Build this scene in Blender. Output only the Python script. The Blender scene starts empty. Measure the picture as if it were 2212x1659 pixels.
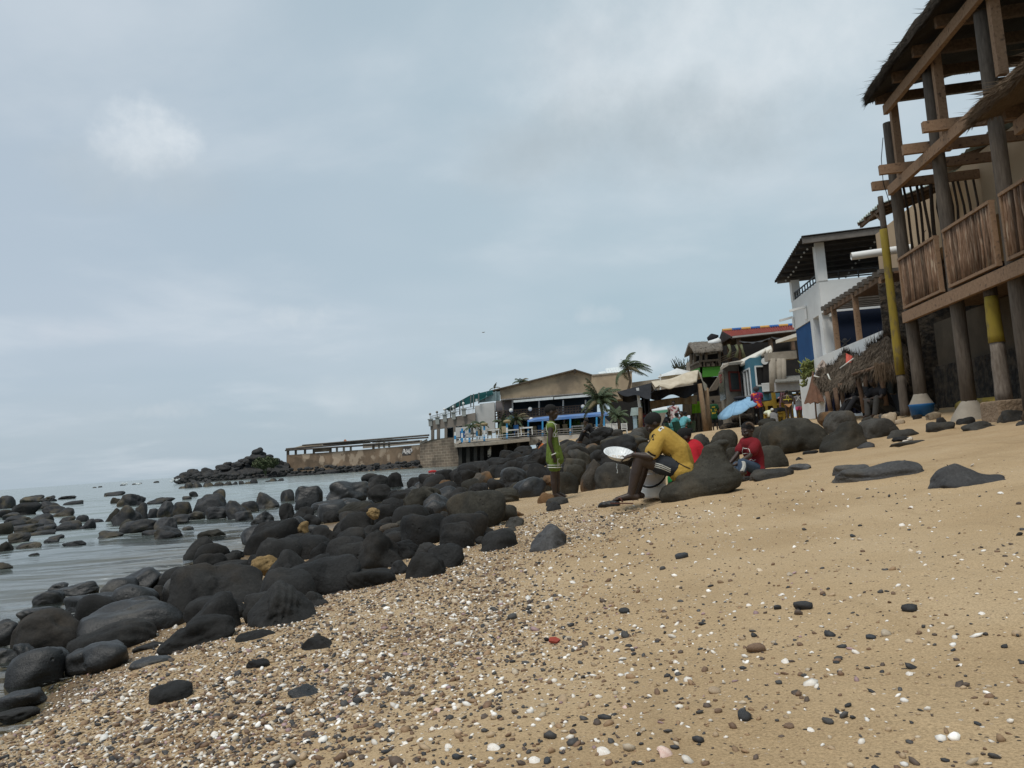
import bpy, bmesh, math, random
import numpy as np
from mathutils import Vector, Matrix, noise
from mathutils.bvhtree import BVHTree
V = Vector
rad = math.radians
SC = bpy.context.scene
COL = SC.collection
rng = random.Random(7)

# ------------------------------------------------------------------ camera
FPX = 1662.0
PITCH, ROLL = rad(5.14), rad(4.08)
_f = V((0, math.cos(PITCH), math.sin(PITCH)))
_r0 = V((1, 0, 0)); _u0 = V((0, -math.sin(PITCH), math.cos(PITCH)))
CR = _r0 * math.cos(ROLL) - _u0 * math.sin(ROLL)
CU = _r0 * math.sin(ROLL) + _u0 * math.cos(ROLL)
cam = bpy.data.cameras.new('camera'); camo = bpy.data.objects.new('camera', cam); COL.objects.link(camo)
m = Matrix((CR, CU, -_f)).transposed().to_4x4(); camo.matrix_world = m
cam.sensor_width = 36; cam.lens = 36 * FPX / 2212; cam.clip_end = 20000; cam.clip_start = 0.05
SC.camera = camo

def ray(u, v):
    return _f + CR * ((u - 1106) / FPX) - CU * ((v - 829.5) / FPX)
def at(u, v, Y):
    d = ray(u, v); return d * (Y / d.y)
def onz(u, v, z):
    d = ray(u, v); return d * (z / d.z)
def uv_of(p):
    p = V(p); w = p.dot(_f)
    return 1106 + FPX * p.dot(CR) / w, 829.5 - FPX * p.dot(CU) / w

# ------------------------------------------------------------------ materials
MATS = {}
def nn(nt, t, x=0, y=0, **kw):
    n = nt.nodes.new(t)
    for k, v in kw.items():
        setattr(n, k, v)
    return n
def rgba(c): return (c[0], c[1], c[2], 1)
def mat(name, c1, c2=None, scale=4.0, rough=0.85, bump=0.3, bscale=40.0, stretch=(1, 1, 1), spec=0.3,
        lo=0.35, hi=0.65, metal=0.0, dist=0.01, rnd=0.0, trans=0.0, c3=None, c3scale=1.0, c3lo=0.55, c3hi=0.7):
    if name in MATS: return MATS[name]
    m = bpy.data.materials.new(name); m.use_nodes = True
    nt = m.node_tree; L = nt.links.new
    b = nt.nodes['Principled BSDF']
    b.inputs['Roughness'].default_value = rough
    b.inputs['Metallic'].default_value = metal
    b.inputs['Specular IOR Level'].default_value = spec
    if trans: b.inputs['Transmission Weight'].default_value = trans
    tc = nn(nt, 'ShaderNodeTexCoord'); mp = nn(nt, 'ShaderNodeMapping')
    mp.inputs['Scale'].default_value = stretch
    oi = nn(nt, 'ShaderNodeObjectInfo'); mul = nn(nt, 'ShaderNodeMath', operation='MULTIPLY'); mul.inputs[1].default_value = 37.0
    L(oi.outputs['Random'], mul.inputs[0]); L(mul.outputs[0], mp.inputs['Location'])
    L(tc.outputs['Object'], mp.inputs['Vector'])
    n1 = nn(nt, 'ShaderNodeTexNoise'); n1.inputs['Scale'].default_value = scale; n1.inputs['Detail'].default_value = 8
    n1.inputs['Roughness'].default_value = 0.6
    L(mp.outputs[0], n1.inputs['Vector'])
    cr = nn(nt, 'ShaderNodeValToRGB')
    cr.color_ramp.elements[0].position = lo; cr.color_ramp.elements[1].position = hi
    cr.color_ramp.elements[0].color = rgba(c1); cr.color_ramp.elements[1].color = rgba(c2 or tuple(x * 0.75 for x in c1))
    L(n1.outputs['Fac'], cr.inputs['Fac'])
    out = cr.outputs['Color']
    if c3:
        n3 = nn(nt, 'ShaderNodeTexNoise'); n3.inputs['Scale'].default_value = c3scale; n3.inputs['Detail'].default_value = 5
        L(mp.outputs[0], n3.inputs['Vector'])
        r3 = nn(nt, 'ShaderNodeMapRange'); r3.inputs['From Min'].default_value = c3lo; r3.inputs['From Max'].default_value = c3hi
        L(n3.outputs['Fac'], r3.inputs['Value'])
        mx = nn(nt, 'ShaderNodeMix', data_type='RGBA'); mx.inputs[7].default_value = rgba(c3)
        L(r3.outputs[0], mx.inputs[0]); L(out, mx.inputs[6]); out = mx.outputs[2]
    if rnd:
        hs = nn(nt, 'ShaderNodeHueSaturation')
        mr = nn(nt, 'ShaderNodeMapRange'); mr.inputs['To Min'].default_value = 1 - rnd; mr.inputs['To Max'].default_value = 1 + rnd
        L(oi.outputs['Random'], mr.inputs['Value']); L(mr.outputs[0], hs.inputs['Value']); L(out, hs.inputs['Color']); out = hs.outputs['Color']
    L(out, b.inputs['Base Color'])
    if bump:
        n2 = nn(nt, 'ShaderNodeTexNoise'); n2.inputs['Scale'].default_value = bscale; n2.inputs['Detail'].default_value = 6
        L(mp.outputs[0], n2.inputs['Vector'])
        bp = nn(nt, 'ShaderNodeBump'); bp.inputs['Strength'].default_value = bump; bp.inputs['Distance'].default_value = dist
        L(n2.outputs['Fac'], bp.inputs['Height']); L(bp.outputs[0], b.inputs['Normal'])
    MATS[name] = m
    return m

# ------------------------------------------------------------------ objects
def label(o, lab, cat, group=None, kind=None):
    if lab: o['label'] = lab
    if cat: o['category'] = cat
    if group: o['group'] = group
    if kind: o['kind'] = kind
    return o
def thing(name, lab, cat, loc=(0, 0, 0), group=None):
    o = bpy.data.objects.new(name, None); COL.objects.link(o); o.location = V(loc); o.empty_display_size = 0.1
    return label(o, lab, cat, group)
def origin_of(o):
    p = V((0, 0, 0))
    while o is not None:
        p = p + o.location; o = o.parent
    return p
def mesh_obj(name, verts, faces, material, parent=None, smooth=False, loc=None, lab=None):
    off = origin_of(parent) if parent else (V(loc) if loc is not None else V((0, 0, 0)))
    me = bpy.data.meshes.new(name)
    if isinstance(verts, np.ndarray):
        verts = (verts - np.array(off)).tolist()
    else:
        verts = [(p[0] - off[0], p[1] - off[1], p[2] - off[2]) for p in verts]
    me.from_pydata(verts, [], faces); me.update()
    if smooth: me.polygons.foreach_set('use_smooth', [True] * len(me.polygons))
    if material: me.materials.append(material)
    o = bpy.data.objects.new(name, me); COL.objects.link(o)
    if parent: o.parent = parent
    elif loc is not None: o.location = off
    if lab: o['label'] = lab
    return o
def copy_tree(o, parent=None):
    c = o.copy(); COL.objects.link(c); c.parent = parent
    for ch in list(o.children): copy_tree(ch, c)
    return c

def frame_of(d, up=V((0, 0, 1))):
    d = V(d).normalized()
    if abs(d.dot(up)) > 0.98: up = V((1, 0, 0))
    x = up.cross(d).normalized(); y = d.cross(x).normalized()
    return x, y, d     # side, up, along

class MB:
    def __init__(s): s.v = []; s.f = []
    def add(s, vs, fs):
        n = len(s.v); s.v += [tuple(p) for p in vs]; s.f += [[i + n for i in f] for f in fs]; return s
    def hexa(s, p):   # p: 4 bottom (ccw) then 4 top
        return s.add(p, [(3, 2, 1, 0), (4, 5, 6, 7), (0, 1, 5, 4), (1, 2, 6, 5), (2, 3, 7, 6), (3, 0, 4, 7)])
    def box(s, c, sx, sy, sz, rz=0):
        c = V(c); ca, sa = math.cos(rz), math.sin(rz); P = []
        for z in (-sz / 2, sz / 2):
            for x, y in ((-1, -1), (1, -1), (1, 1), (-1, 1)):
                x *= sx / 2; y *= sy / 2
                P.append(c + V((x * ca - y * sa, x * sa + y * ca, z)))
        return s.hexa(P)
    def beam(s, p, q, w, h, up=V((0, 0, 1))):
        p, q = V(p), V(q); x, y, d = frame_of(q - p, V(up)); P = []
        for e in (p, q):
            for a, b in ((-1, -1), (1, -1), (1, 1), (-1, 1)):
                P.append(e + x * a * w / 2 + y * b * h / 2)
        return s.hexa(P)
    def tube(s, pts, r, n=8, cap=True, jit=0.0):
        pts = [V(p) for p in pts]
        if not hasattr(r, '__len__'): r = [r] * len(pts)
        vs = []; fs = []
        x0 = None
        for i, p in enumerate(pts):
            d = (pts[min(i + 1, len(pts) - 1)] - pts[max(i - 1, 0)])
            x, y, d = frame_of(d)
            if x0 is not None:
                x = (x0 - d * x0.dot(d)).normalized(); y = d.cross(x)
            x0 = x
            for k in range(n):
                a = 2 * math.pi * k / n; rr = r[i] * (1 + jit * rng.uniform(-1, 1))
                vs.append(p + x * math.cos(a) * rr + y * math.sin(a) * rr)
        for i in range(len(pts) - 1):
            for k in range(n):
                a, b = i * n + k, i * n + (k + 1) % n
                fs.append((a, b, b + n, a + n))
        if cap:
            fs.append(tuple(range(n - 1, -1, -1))); fs.append(tuple(range((len(pts) - 1) * n, len(pts) * n)))
        return s.add(vs, fs)
    def ell(s, c, r, ax=None, n=12, m=8):
        c = V(c)
        if not hasattr(r, '__len__'): r = (r, r, r)
        X, Y, Z = ax if ax else (V((1, 0, 0)), V((0, 1, 0)), V((0, 0, 1)))
        vs = [c - Z * r[2]]; fs = []
        for i in range(1, m):
            t = math.pi * i / m - math.pi / 2
            for k in range(n):
                a = 2 * math.pi * k / n
                vs.append(c + X * r[0] * math.cos(t) * math.cos(a) + Y * r[1] * math.cos(t) * math.sin(a) + Z * r[2] * math.sin(t))
        vs.append(c + Z * r[2])
        for k in range(n): fs.append((0, 1 + (k + 1) % n, 1 + k))
        for i in range(m - 2):
            for k in range(n):
                a, b = 1 + i * n + k, 1 + i * n + (k + 1) % n
                fs.append((a, b, b + n, a + n))
        e = len(vs) - 1; o = 1 + (m - 2) * n
        for k in range(n): fs.append((e, o + k, o + (k + 1) % n))
        return s.add(vs, fs)
    def cap(s, p, q, r0, r1, n=12):
        s.tube([p, q], [r0, r1], n); s.ell(p, r0, n=n, m=8); s.ell(q, r1, n=n, m=8); return s
    def slab(s, pts, th, d=None):
        pts = [V(p) for p in pts]
        if d is None:
            d = (pts[1] - pts[0]).cross(pts[2] - pts[0]).normalized() * -1
        d = V(d); n = len(pts)
        vs = pts + [p + d * th for p in pts]
        fs = [tuple(range(n)), tuple(range(2 * n - 1, n - 1, -1))]
        for k in range(n):
            j = (k + 1) % n; fs.append((k, k + n, j + n, j))
        return s.add(vs, fs)
    def lathe(s, c, prof, n=20):   # prof: list of (r,z)
        c = V(c); vs = []; fs = []
        for r, z in prof:
            for k in range(n):
                a = 2 * math.pi * k / n; vs.append(c + V((r * math.cos(a), r * math.sin(a), z)))
        for i in range(len(prof) - 1):
            for k in range(n):
                a, b = i * n + k, i * n + (k + 1) % n
                fs.append((a, b, b + n, a + n))
        return s.add(vs, fs)
    def grid(s, fn, nu, nv):   # fn(u,v)->point, u,v in 0..1
        vs = [fn(i / nu, j / nv) for j in range(nv + 1) for i in range(nu + 1)]
        fs = []
        for j in range(nv):
            for i in range(nu):
                a = j * (nu + 1) + i; fs.append((a, a + 1, a + nu + 2, a + nu + 1))
        return s.add(vs, fs)
    def build(s, name, material, parent=None, smooth=False, loc=None, lab=None):
        return mesh_obj(name, s.v, s.f, material, parent, smooth, loc, lab)

def fix_normals(o):
    bm = bmesh.new(); bm.from_mesh(o.data); bmesh.ops.recalc_face_normals(bm, faces=bm.faces); bm.to_mesh(o.data); bm.free()

def remesh(mb, name, material, parent, voxel, smooth=3, lab=None, subsurf=False):
    o = mb.build(name + '_raw', None, parent)
    md = o.modifiers.new('r', 'REMESH'); md.mode = 'VOXEL'; md.voxel_size = voxel; md.use_smooth_shade = True
    if smooth:
        ms = o.modifiers.new('s', 'SMOOTH'); ms.iterations = smooth; ms.factor = 0.5
    dg = bpy.context.evaluated_depsgraph_get()
    me = bpy.data.meshes.new_from_object(o.evaluated_get(dg)); me.name = name
    me.materials.clear(); me.materials.append(material)
    me.polygons.foreach_set('use_smooth', [True] * len(me.polygons))
    old = o.data
    n = bpy.data.objects.new(name, me); COL.objects.link(n); n.parent = o.parent
    bpy.data.objects.remove(o); bpy.data.meshes.remove(old)
    if lab: n['label'] = lab
    return n

class Frame:      # a building's own axes: s away along its front, t inland, z up
    def __init__(s, o, a):
        s.o = V((o[0], o[1], 0)); s.a = V((a[0], a[1], 0)).normalized(); s.c = V((s.a.y, -s.a.x, 0))
    def P(s, ss, t, z): p = s.o + s.a * ss + s.c * t; return V((p.x, p.y, z))
    def box(s, mb, s0, s1, t0, t1, z0, z1):
        p = [s.P(s0, t0, z0), s.P(s0, t1, z0), s.P(s1, t1, z0), s.P(s1, t0, z0)]
        q = [V((k.x, k.y, z1)) for k in p]
        return mb.hexa(p + q)
    def front(s, u, v, t):     # pixel -> (s,z) on the plane t=const
        d = ray(u, v); k = (t + s.o.dot(s.c)) / d.dot(s.c); p = d * k
        return (p - s.o).dot(s.a), p.z
    def end(s, u, v, ss):      # pixel -> (t,z) on the plane s=const
        d = ray(u, v); k = (ss + s.o.dot(s.a)) / d.dot(s.a); p = d * k
        return (p - s.o).dot(s.c), p.z

def text_mesh(txt, size=1.0, bold=0.0):
    c = bpy.data.curves.new('t', 'FONT'); c.body = txt; c.size = size; c.align_x = 'CENTER'; c.align_y = 'CENTER'; c.offset = bold
    c.resolution_u = 3
    o = bpy.data.objects.new('t', c); COL.objects.link(o)
    dg = bpy.context.evaluated_depsgraph_get()
    me = bpy.data.meshes.new_from_object(o.evaluated_get(dg))
    vs = [tuple(v.co) for v in me.vertices]; fs = [tuple(p.vertices) for p in me.polygons]
    bpy.data.objects.remove(o); bpy.data.curves.remove(c); bpy.data.meshes.remove(me)
    return vs, fs
def decal(target, vs, fs, o, ux, uy, n, name, material, parent, off=0.003):
    """lay flat 2-D shape (vs in x,y) onto target's surface by casting along -n"""
    bm = bmesh.new(); bm.from_mesh(target.data); tree = BVHTree.FromBMesh(bm); bm.free()
    base = origin_of(target); out = []
    o, ux, uy, n = V(o), V(ux).normalized(), V(uy).normalized(), V(n).normalized()
    last = None
    for p in vs:
        q = o + ux * p[0] + uy * p[1] + n * 0.4 - base
        h = tree.ray_cast(q, -n, 1.0)
        if h[0] is not None: last = h[0] + n * off + base; out.append(last)
        else:
            h = tree.find_nearest(o + ux * p[0] + uy * p[1] - base); out.append(h[0] + n * off + base)
    return mesh_obj(name, out, fs, material, parent)
def strip2d(pts, w, seg=4):
    """2-D polyline as a strip of quads"""
    P = []
    for i in range(len(pts) - 1):
        for k in range(seg):
            t = k / seg; P.append((pts[i][0] * (1 - t) + pts[i + 1][0] * t, pts[i][1] * (1 - t) + pts[i + 1][1] * t))
    P.append(pts[-1]); vs = []; fs = []
    for i, p in enumerate(P):
        a = P[max(i - 1, 0)]; b = P[min(i + 1, len(P) - 1)]
        dx, dy = b[0] - a[0], b[1] - a[1]; l = math.hypot(dx, dy) or 1
        nx, ny = -dy / l * w / 2, dx / l * w / 2
        vs += [(p[0] + nx, p[1] + ny), (p[0] - nx, p[1] - ny)]
    for i in range(len(P) - 1): fs.append((2 * i, 2 * i + 1, 2 * i + 3, 2 * i + 2))
    return vs, fs
# ------------------------------------------------------------------ world, sun
W = bpy.data.worlds.new('World'); SC.world = W; W.use_nodes = True
nt = W.node_tree; L = nt.links.new; bg = nt.nodes['Background']; bg.inputs['Strength'].default_value = 0.1
SUN_EL, SUN_AZ = rad(64), rad(-150)          # azimuth clockwise from +Y
sky = nn(nt, 'ShaderNodeTexSky', sky_type='NISHITA', sun_disc=False, sun_elevation=SUN_EL, sun_rotation=SUN_AZ)
sky.air_density = 1.0; sky.dust_density = 2.0
tc = nn(nt, 'ShaderNodeTexCoord')
sep = nn(nt, 'ShaderNodeSeparateXYZ'); L(tc.outputs['Generated'], sep.inputs[0])
def M_(op, a, b=None, clamp=False):
    n = nn(nt, 'ShaderNodeMath', operation=op); n.use_clamp = clamp
    for i, x in enumerate((a, b)):
        if x is None: continue
        if isinstance(x, (int, float)): n.inputs[i].default_value = x
        else: L(x, n.inputs[i])
    return n.outputs[0]
zz = M_('ADD', M_('MAXIMUM', sep.outputs[2], 0.0), 0.14)
cmb = nn(nt, 'ShaderNodeCombineXYZ'); L(M_('DIVIDE', sep.outputs[0], zz), cmb.inputs[0]); L(M_('DIVIDE', sep.outputs[1], zz), cmb.inputs[1])
def wnoise(scale, detail, rough, off, dist=0.0):
    mp = nn(nt, 'ShaderNodeMapping'); mp.inputs['Location'].default_value = off; L(cmb.outputs[0], mp.inputs[0])
    n = nn(nt, 'ShaderNodeTexNoise'); n.inputs['Scale'].default_value = scale; n.inputs['Detail'].default_value = detail
    n.inputs['Roughness'].default_value = rough; n.inputs['Distortion'].default_value = dist; L(mp.outputs[0], n.inputs[0]); return n.outputs['Fac']
def ramp(x, a, b, to0=0.0, to1=1.0):
    r = nn(nt, 'ShaderNodeMapRange', interpolation_type='SMOOTHSTEP'); L(x, r.inputs[0])
    r.inputs[1].default_value = a; r.inputs[2].default_value = b; r.inputs[3].default_value = to0; r.inputs[4].default_value = to1
    return r.outputs[0]
def mixc(f, a, b):
    n = nn(nt, 'ShaderNodeMix', data_type='RGBA')
    for i, x in ((0, f), (6, a), (7, b)):
        if isinstance(x, tuple): n.inputs[i].default_value = rgba(x)
        elif isinstance(x, (int, float)): n.inputs[i].default_value = x
        else: L(x, n.inputs[i])
    return n.outputs[2]
# a thin veil of stratus over the sky, in two greys, then brighter broken cloud
veil_lo, veil_hi = (3.45, 4.5, 5.05), (4.2, 5.05, 5.55)
veil = mixc(ramp(wnoise(0.55, 3, 0.5, (3, 1, 0)), 0.35, 0.65), veil_lo, veil_hi)
# paler and warmer to the left, over the open sea; greyer low down
veil = mixc(ramp(sep.outputs[0], 0.25, -0.65, 0, 0.55), veil, (4.3, 4.75, 5.6))
veil = mixc(ramp(sep.outputs[2], 0.16, 0.0, 0.0, 0.6), veil, (3.3, 4.1, 4.7))
col = mixc(0.9, sky.outputs[0], veil)
cl = ramp(wnoise(0.9, 7, 0.55, (1.2, 7.7, 0), 0.2), 0.47, 0.74)
col = mixc(M_('MULTIPLY', cl, 0.4), col, (6.1, 6.5, 6.9))
dk = ramp(wnoise(0.8, 5, 0.5, (9.2, 2.3, 0), 0.2), 0.5, 0.75)
col = mixc(M_('MULTIPLY', dk, 0.18), col, (3.3, 4.0, 4.4))
# individual clouds: direction (photo pixel), radius (rad), brightness
def cloud(u, v, r, c, amt, sq=1.0, ns=5.0, off=(0, 0, 0)):
    global col
    ns = max(ns, 1.15 / r)
    d = ray(u, v).normalized(); x = d.cross(V((0, 0, 1))).normalized(); y = x.cross(d)
    def dotv(a):
        n = nn(nt, 'ShaderNodeVectorMath', operation='DOT_PRODUCT'); L(tc.outputs['Generated'], n.inputs[0]); n.inputs[1].default_value = a; return n.outputs['Value']
    a = M_('DIVIDE', dotv(x), r); b = M_('DIVIDE', dotv(y), r * sq)
    rr = M_('ADD', M_('POWER', M_('ABSOLUTE', a), 2.0), M_('POWER', M_('ABSOLUTE', b), 2.0))
    front = M_('GREATER_THAN', dotv(d), 0.3)
    mp = nn(nt, 'ShaderNodeMapping'); mp.inputs['Location'].default_value = off; L(tc.outputs['Generated'], mp.inputs[0])
    n = nn(nt, 'ShaderNodeTexNoise'); n.inputs['Scale'].default_value = ns; n.inputs['Detail'].default_value = 7; n.inputs['Roughness'].default_value = 0.6; L(mp.outputs[0], n.inputs[0])
    e = M_('ADD', rr, M_('MULTIPLY', M_('SUBTRACT', n.outputs['Fac'], 0.5), 3.4))
    f = M_('MULTIPLY', M_('MULTIPLY', ramp(e, 1.3, -0.9), amt), front)
    col = mixc(f, col, c)
BR = (6.6, 7.0, 7.3)
cloud(1490, 110, 0.24, (6.4, 6.8, 7.1), 0.75, 0.42, 7)
cloud(1640, 60, 0.30, (6.2, 6.6, 6.9), 0.5, 0.5, 5, (4, 0, 0))
cloud(1400, 300, 0.22, (3.4, 4.0, 4.4), 0.85, 0.34, 7, (2, 0, 0))
cloud(1300, 60, 0.12, (3.9, 4.5, 5.0), 0.5, 0.6, 7, (2, 5, 0))
cloud(330, 295, 0.058, BR, 0.75, 0.7, 13)
cloud(300, 345, 0.1, (5.3, 5.8, 6.2), 0.35, 0.6, 9, (7, 1, 0))
cloud(330, 395, 0.12, (3.7, 4.3, 4.8), 0.45, 0.35, 9, (1, 1, 0))
cloud(1370, 775, 0.075, (6.0, 6.4, 6.7), 0.7, 0.3, 12)
cloud(640, 685, 0.045, (5.3, 5.8, 6.2), 0.6, 0.4, 14)
cloud(800, 850, 0.09, (4.9, 5.5, 5.9), 0.5, 0.3, 12, (3, 3, 0))
cloud(380, 885, 0.04, (4.9, 5.4, 5.8), 0.5, 0.3, 14)
cloud(170, 715, 0.05, (4.9, 5.3, 5.9), 0.4, 0.35, 12)
cloud(1290, 680, 0.03, (5.1, 5.6, 6.0), 0.4, 0.5, 14)
L(col, bg.inputs['Color'])
W.cycles.sampling_method = 'MANUAL'; W.cycles.sample_map_resolution = 256
sun = bpy.data.lights.new('sun', 'SUN'); sun.energy = 2.0; sun.angle = rad(20); sun.color = (1, 0.95, 0.87)
so = bpy.data.objects.new('sun', sun); COL.objects.link(so)
sd = V((math.sin(SUN_AZ) * math.cos(SUN_EL), math.cos(SUN_AZ) * math.cos(SUN_EL), math.sin(SUN_EL)))
so.rotation_euler = (-sd).to_track_quat('-Z', 'Y').to_euler()
SC.view_settings.view_transform = 'Standard'; SC.view_settings.look = 'None'
SC.view_settings.exposure = 0.3; SC.view_settings.gamma = 1.0
SC.render.engine = 'CYCLES'
SC.cycles.max_bounces = 5; SC.cycles.transparent_max_bounces = 6; SC.cycles.caustics_reflective = False; SC.cycles.caustics_refractive = False
SC.cycles.use_denoising = True

# ------------------------------------------------------------------ terrain height
WZ = -1.05
_E = np.array([(-6, -9), (0, -4), (2, -2.0), (2.8, -1.6), (3.4, -1.6), (4.0, -1.35), (5.0, -0.5), (6.3, -0.25), (9, 0.0), (13, 0.5), (30, 2.2), (60, 4), (100, 5), (160, 5)], float)
_W = np.array([(-6, -12), (0, -6.0), (2, -2.75), (2.8, -2.1), (3.4, -2.3), (4.2, -2.7), (5.0, -3.0), (7, -3.6), (11, -4.2), (20, -3.9), (40, -3.2), (70, -2.4), (100, -1.5), (140, -1.5)], float)
def plane_z(X, Y): return -0.605 + 0.0857 * X - 0.0102 * Y
_ctrl = []
for (x, y, z) in [(8.4, 16, 0.17), (11.2, 35, 0.46), (10, 40, 0.38), (9.0, 22, 0.3), (7, 30, 0.3), (3, 40, -0.1), (8, 70, 0.6), (3, 60, -0.2), (30, 30, 1.6), (40, 70, 2.0),
                  (14, 14, 0.9), (0, 1.5, -.62), (0, -6, -.55), (2, 1.5, -.45), (.58, 10.3, -.66), (1, 7.4, -.6), (1.6, 6.6, -.54), (2.7, 8.7, -.46),
                  (4.8, 13, -.33), (6.5, 10, -.15), (8.4, 13, 0.02), (4, 4, -.3), (-2.2, 3.3, -.84), (-1.4, 4.2, -.79), (-.3, 6, -.7), (0.4, 13, -.68), (1.5, 20, -.5), (12, 4, .35), (5, 100, .9), (-3, 0, -.86), (20, 130, 1.5)]:
    _ctrl.append((x, y, z - plane_z(x, y)))
_ctrl = np.array(_ctrl)
def _sc(X, Y):
    X, Y = np.asarray(X, float), np.asarray(Y, float)
    q = np.maximum(Y, -8) + 12
    return np.stack([X / q * 12, np.log(q) * 12], -1)
_cp = _sc(_ctrl[:, 0], _ctrl[:, 1])
_d = np.linalg.norm(_cp[:, None] - _cp[None], axis=-1)
_wts = np.linalg.solve(_d + 1e-6 * np.eye(len(_cp)), _ctrl[:, 2])
def land_z(X, Y):
    X, Y = np.asarray(X, float), np.asarray(Y, float)
    p = _sc(X, Y); d = np.linalg.norm(p[..., None, :] - _cp, axis=-1)
    far = np.clip(1 - (np.hypot(X, Y) - 160) / 60, 0, 1)
    return plane_z(np.clip(X, -20, 25), np.clip(Y, -10, 60)) + (d @ _wts) * far
def xE(Y): return np.interp(Y, _E[:, 0], _E[:, 1])
def xW(Y): return np.interp(Y, _W[:, 0], _W[:, 1])
def terrain(X, Y):
    X, Y = np.asarray(X, float), np.asarray(Y, float)
    e, w = xE(Y), xW(Y)
    zl = land_z(np.maximum(X, e), Y)
    t = (e - X) / np.maximum(e - w, 0.3)
    k = np.clip(t, 0, 1); k = k * k * (3 - 2 * k) * 0.5 + k * 0.5
    z = zl * (1 - k) + (WZ - 0.03) * k
    z = z - np.clip(t - 1, 0, None) * 0.28
    return np.maximum(z, -2.6)
def tz(x, y): return float(terrain(x, y))
def ground(u, v, zmin=None):
    """where the pixel's ray meets the ground (or the water, zmin)"""
    d = ray(u, v); prev = 0.5; k = 0.5
    while k < 400:
        p = d * k; g = tz(p.x, p.y)
        if zmin is not None: g = max(g, zmin)
        if p.z <= g:
            lo, hi = prev, k
            for _ in range(18):
                mid = (lo + hi) / 2; p = d * mid; g = tz(p.x, p.y)
                if zmin is not None: g = max(g, zmin)
                if p.z <= g: hi = mid
                else: lo = mid
            return d * hi
        prev = k; k *= 1.015
    return d * k

def sand_micro(x, y):
    r = math.hypot(x, y)
    f = max(0.0, min(1, (25 - r) / 15))
    n = noise.noise(V((x * 0.9, y * 0.9, 0))) * 0.025 + noise.noise(V((x * 2.6 + 9, y * 2.6, 3))) * 0.012
    n += noise.noise(V((x * 7, y * 7, 5))) * 0.005
    k = max(0.0, min(1.0, (y - 4) / 5)) * max(0.0, min(1.0, (x + .5) / 1.5))
    if k > 0: n += k * 0.028 * (abs(noise.noise(V((x * 2.1 + 3, y * 1.7, 8)))) + abs(noise.noise(V((x * 4.6, y * 4.2, 2)))) * .6 - .35)
    return n * f
def gz(x, y): return tz(x, y) + sand_micro(x, y)
# ---- the ground sheet, finer near the viewer
def axis(lims):
    out = []
    for a, b, n in lims: out += list(np.linspace(a, b, n, endpoint=False))
    return np.array(out + [lims[-1][1]])
gx = axis([(-3000, -200, 8), (-200, -30, 20), (-30, -8, 22), (-8, -3.5, 30), (-3.5, 3.5, 120), (3.5, 10, 70), (10, 30, 40), (30, 200, 25), (200, 3000, 8)])
gy = axis([(-60, -6, 12), (-6, 0.6, 14), (0.6, 6, 110), (6, 14, 90), (14, 30, 60), (30, 130, 60), (130, 400, 16), (400, 4000, 8)])
GX, GY = np.meshgrid(gx, gy); GZ = terrain(GX, GY)
mic = np.array([sand_micro(x, y) for x, y in zip(GX.ravel(), GY.ravel())]).reshape(GX.shape)
GZ = GZ + np.where(GX < xW(GY), 0, mic)
nvx = len(gx)
vv = np.stack([GX.ravel(), GY.ravel(), GZ.ravel()], -1)
ff = [(j * nvx + i, j * nvx + i + 1, (j + 1) * nvx + i + 1, (j + 1) * nvx + i) for j in range(len(gy) - 1) for i in range(nvx - 1)]
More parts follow.
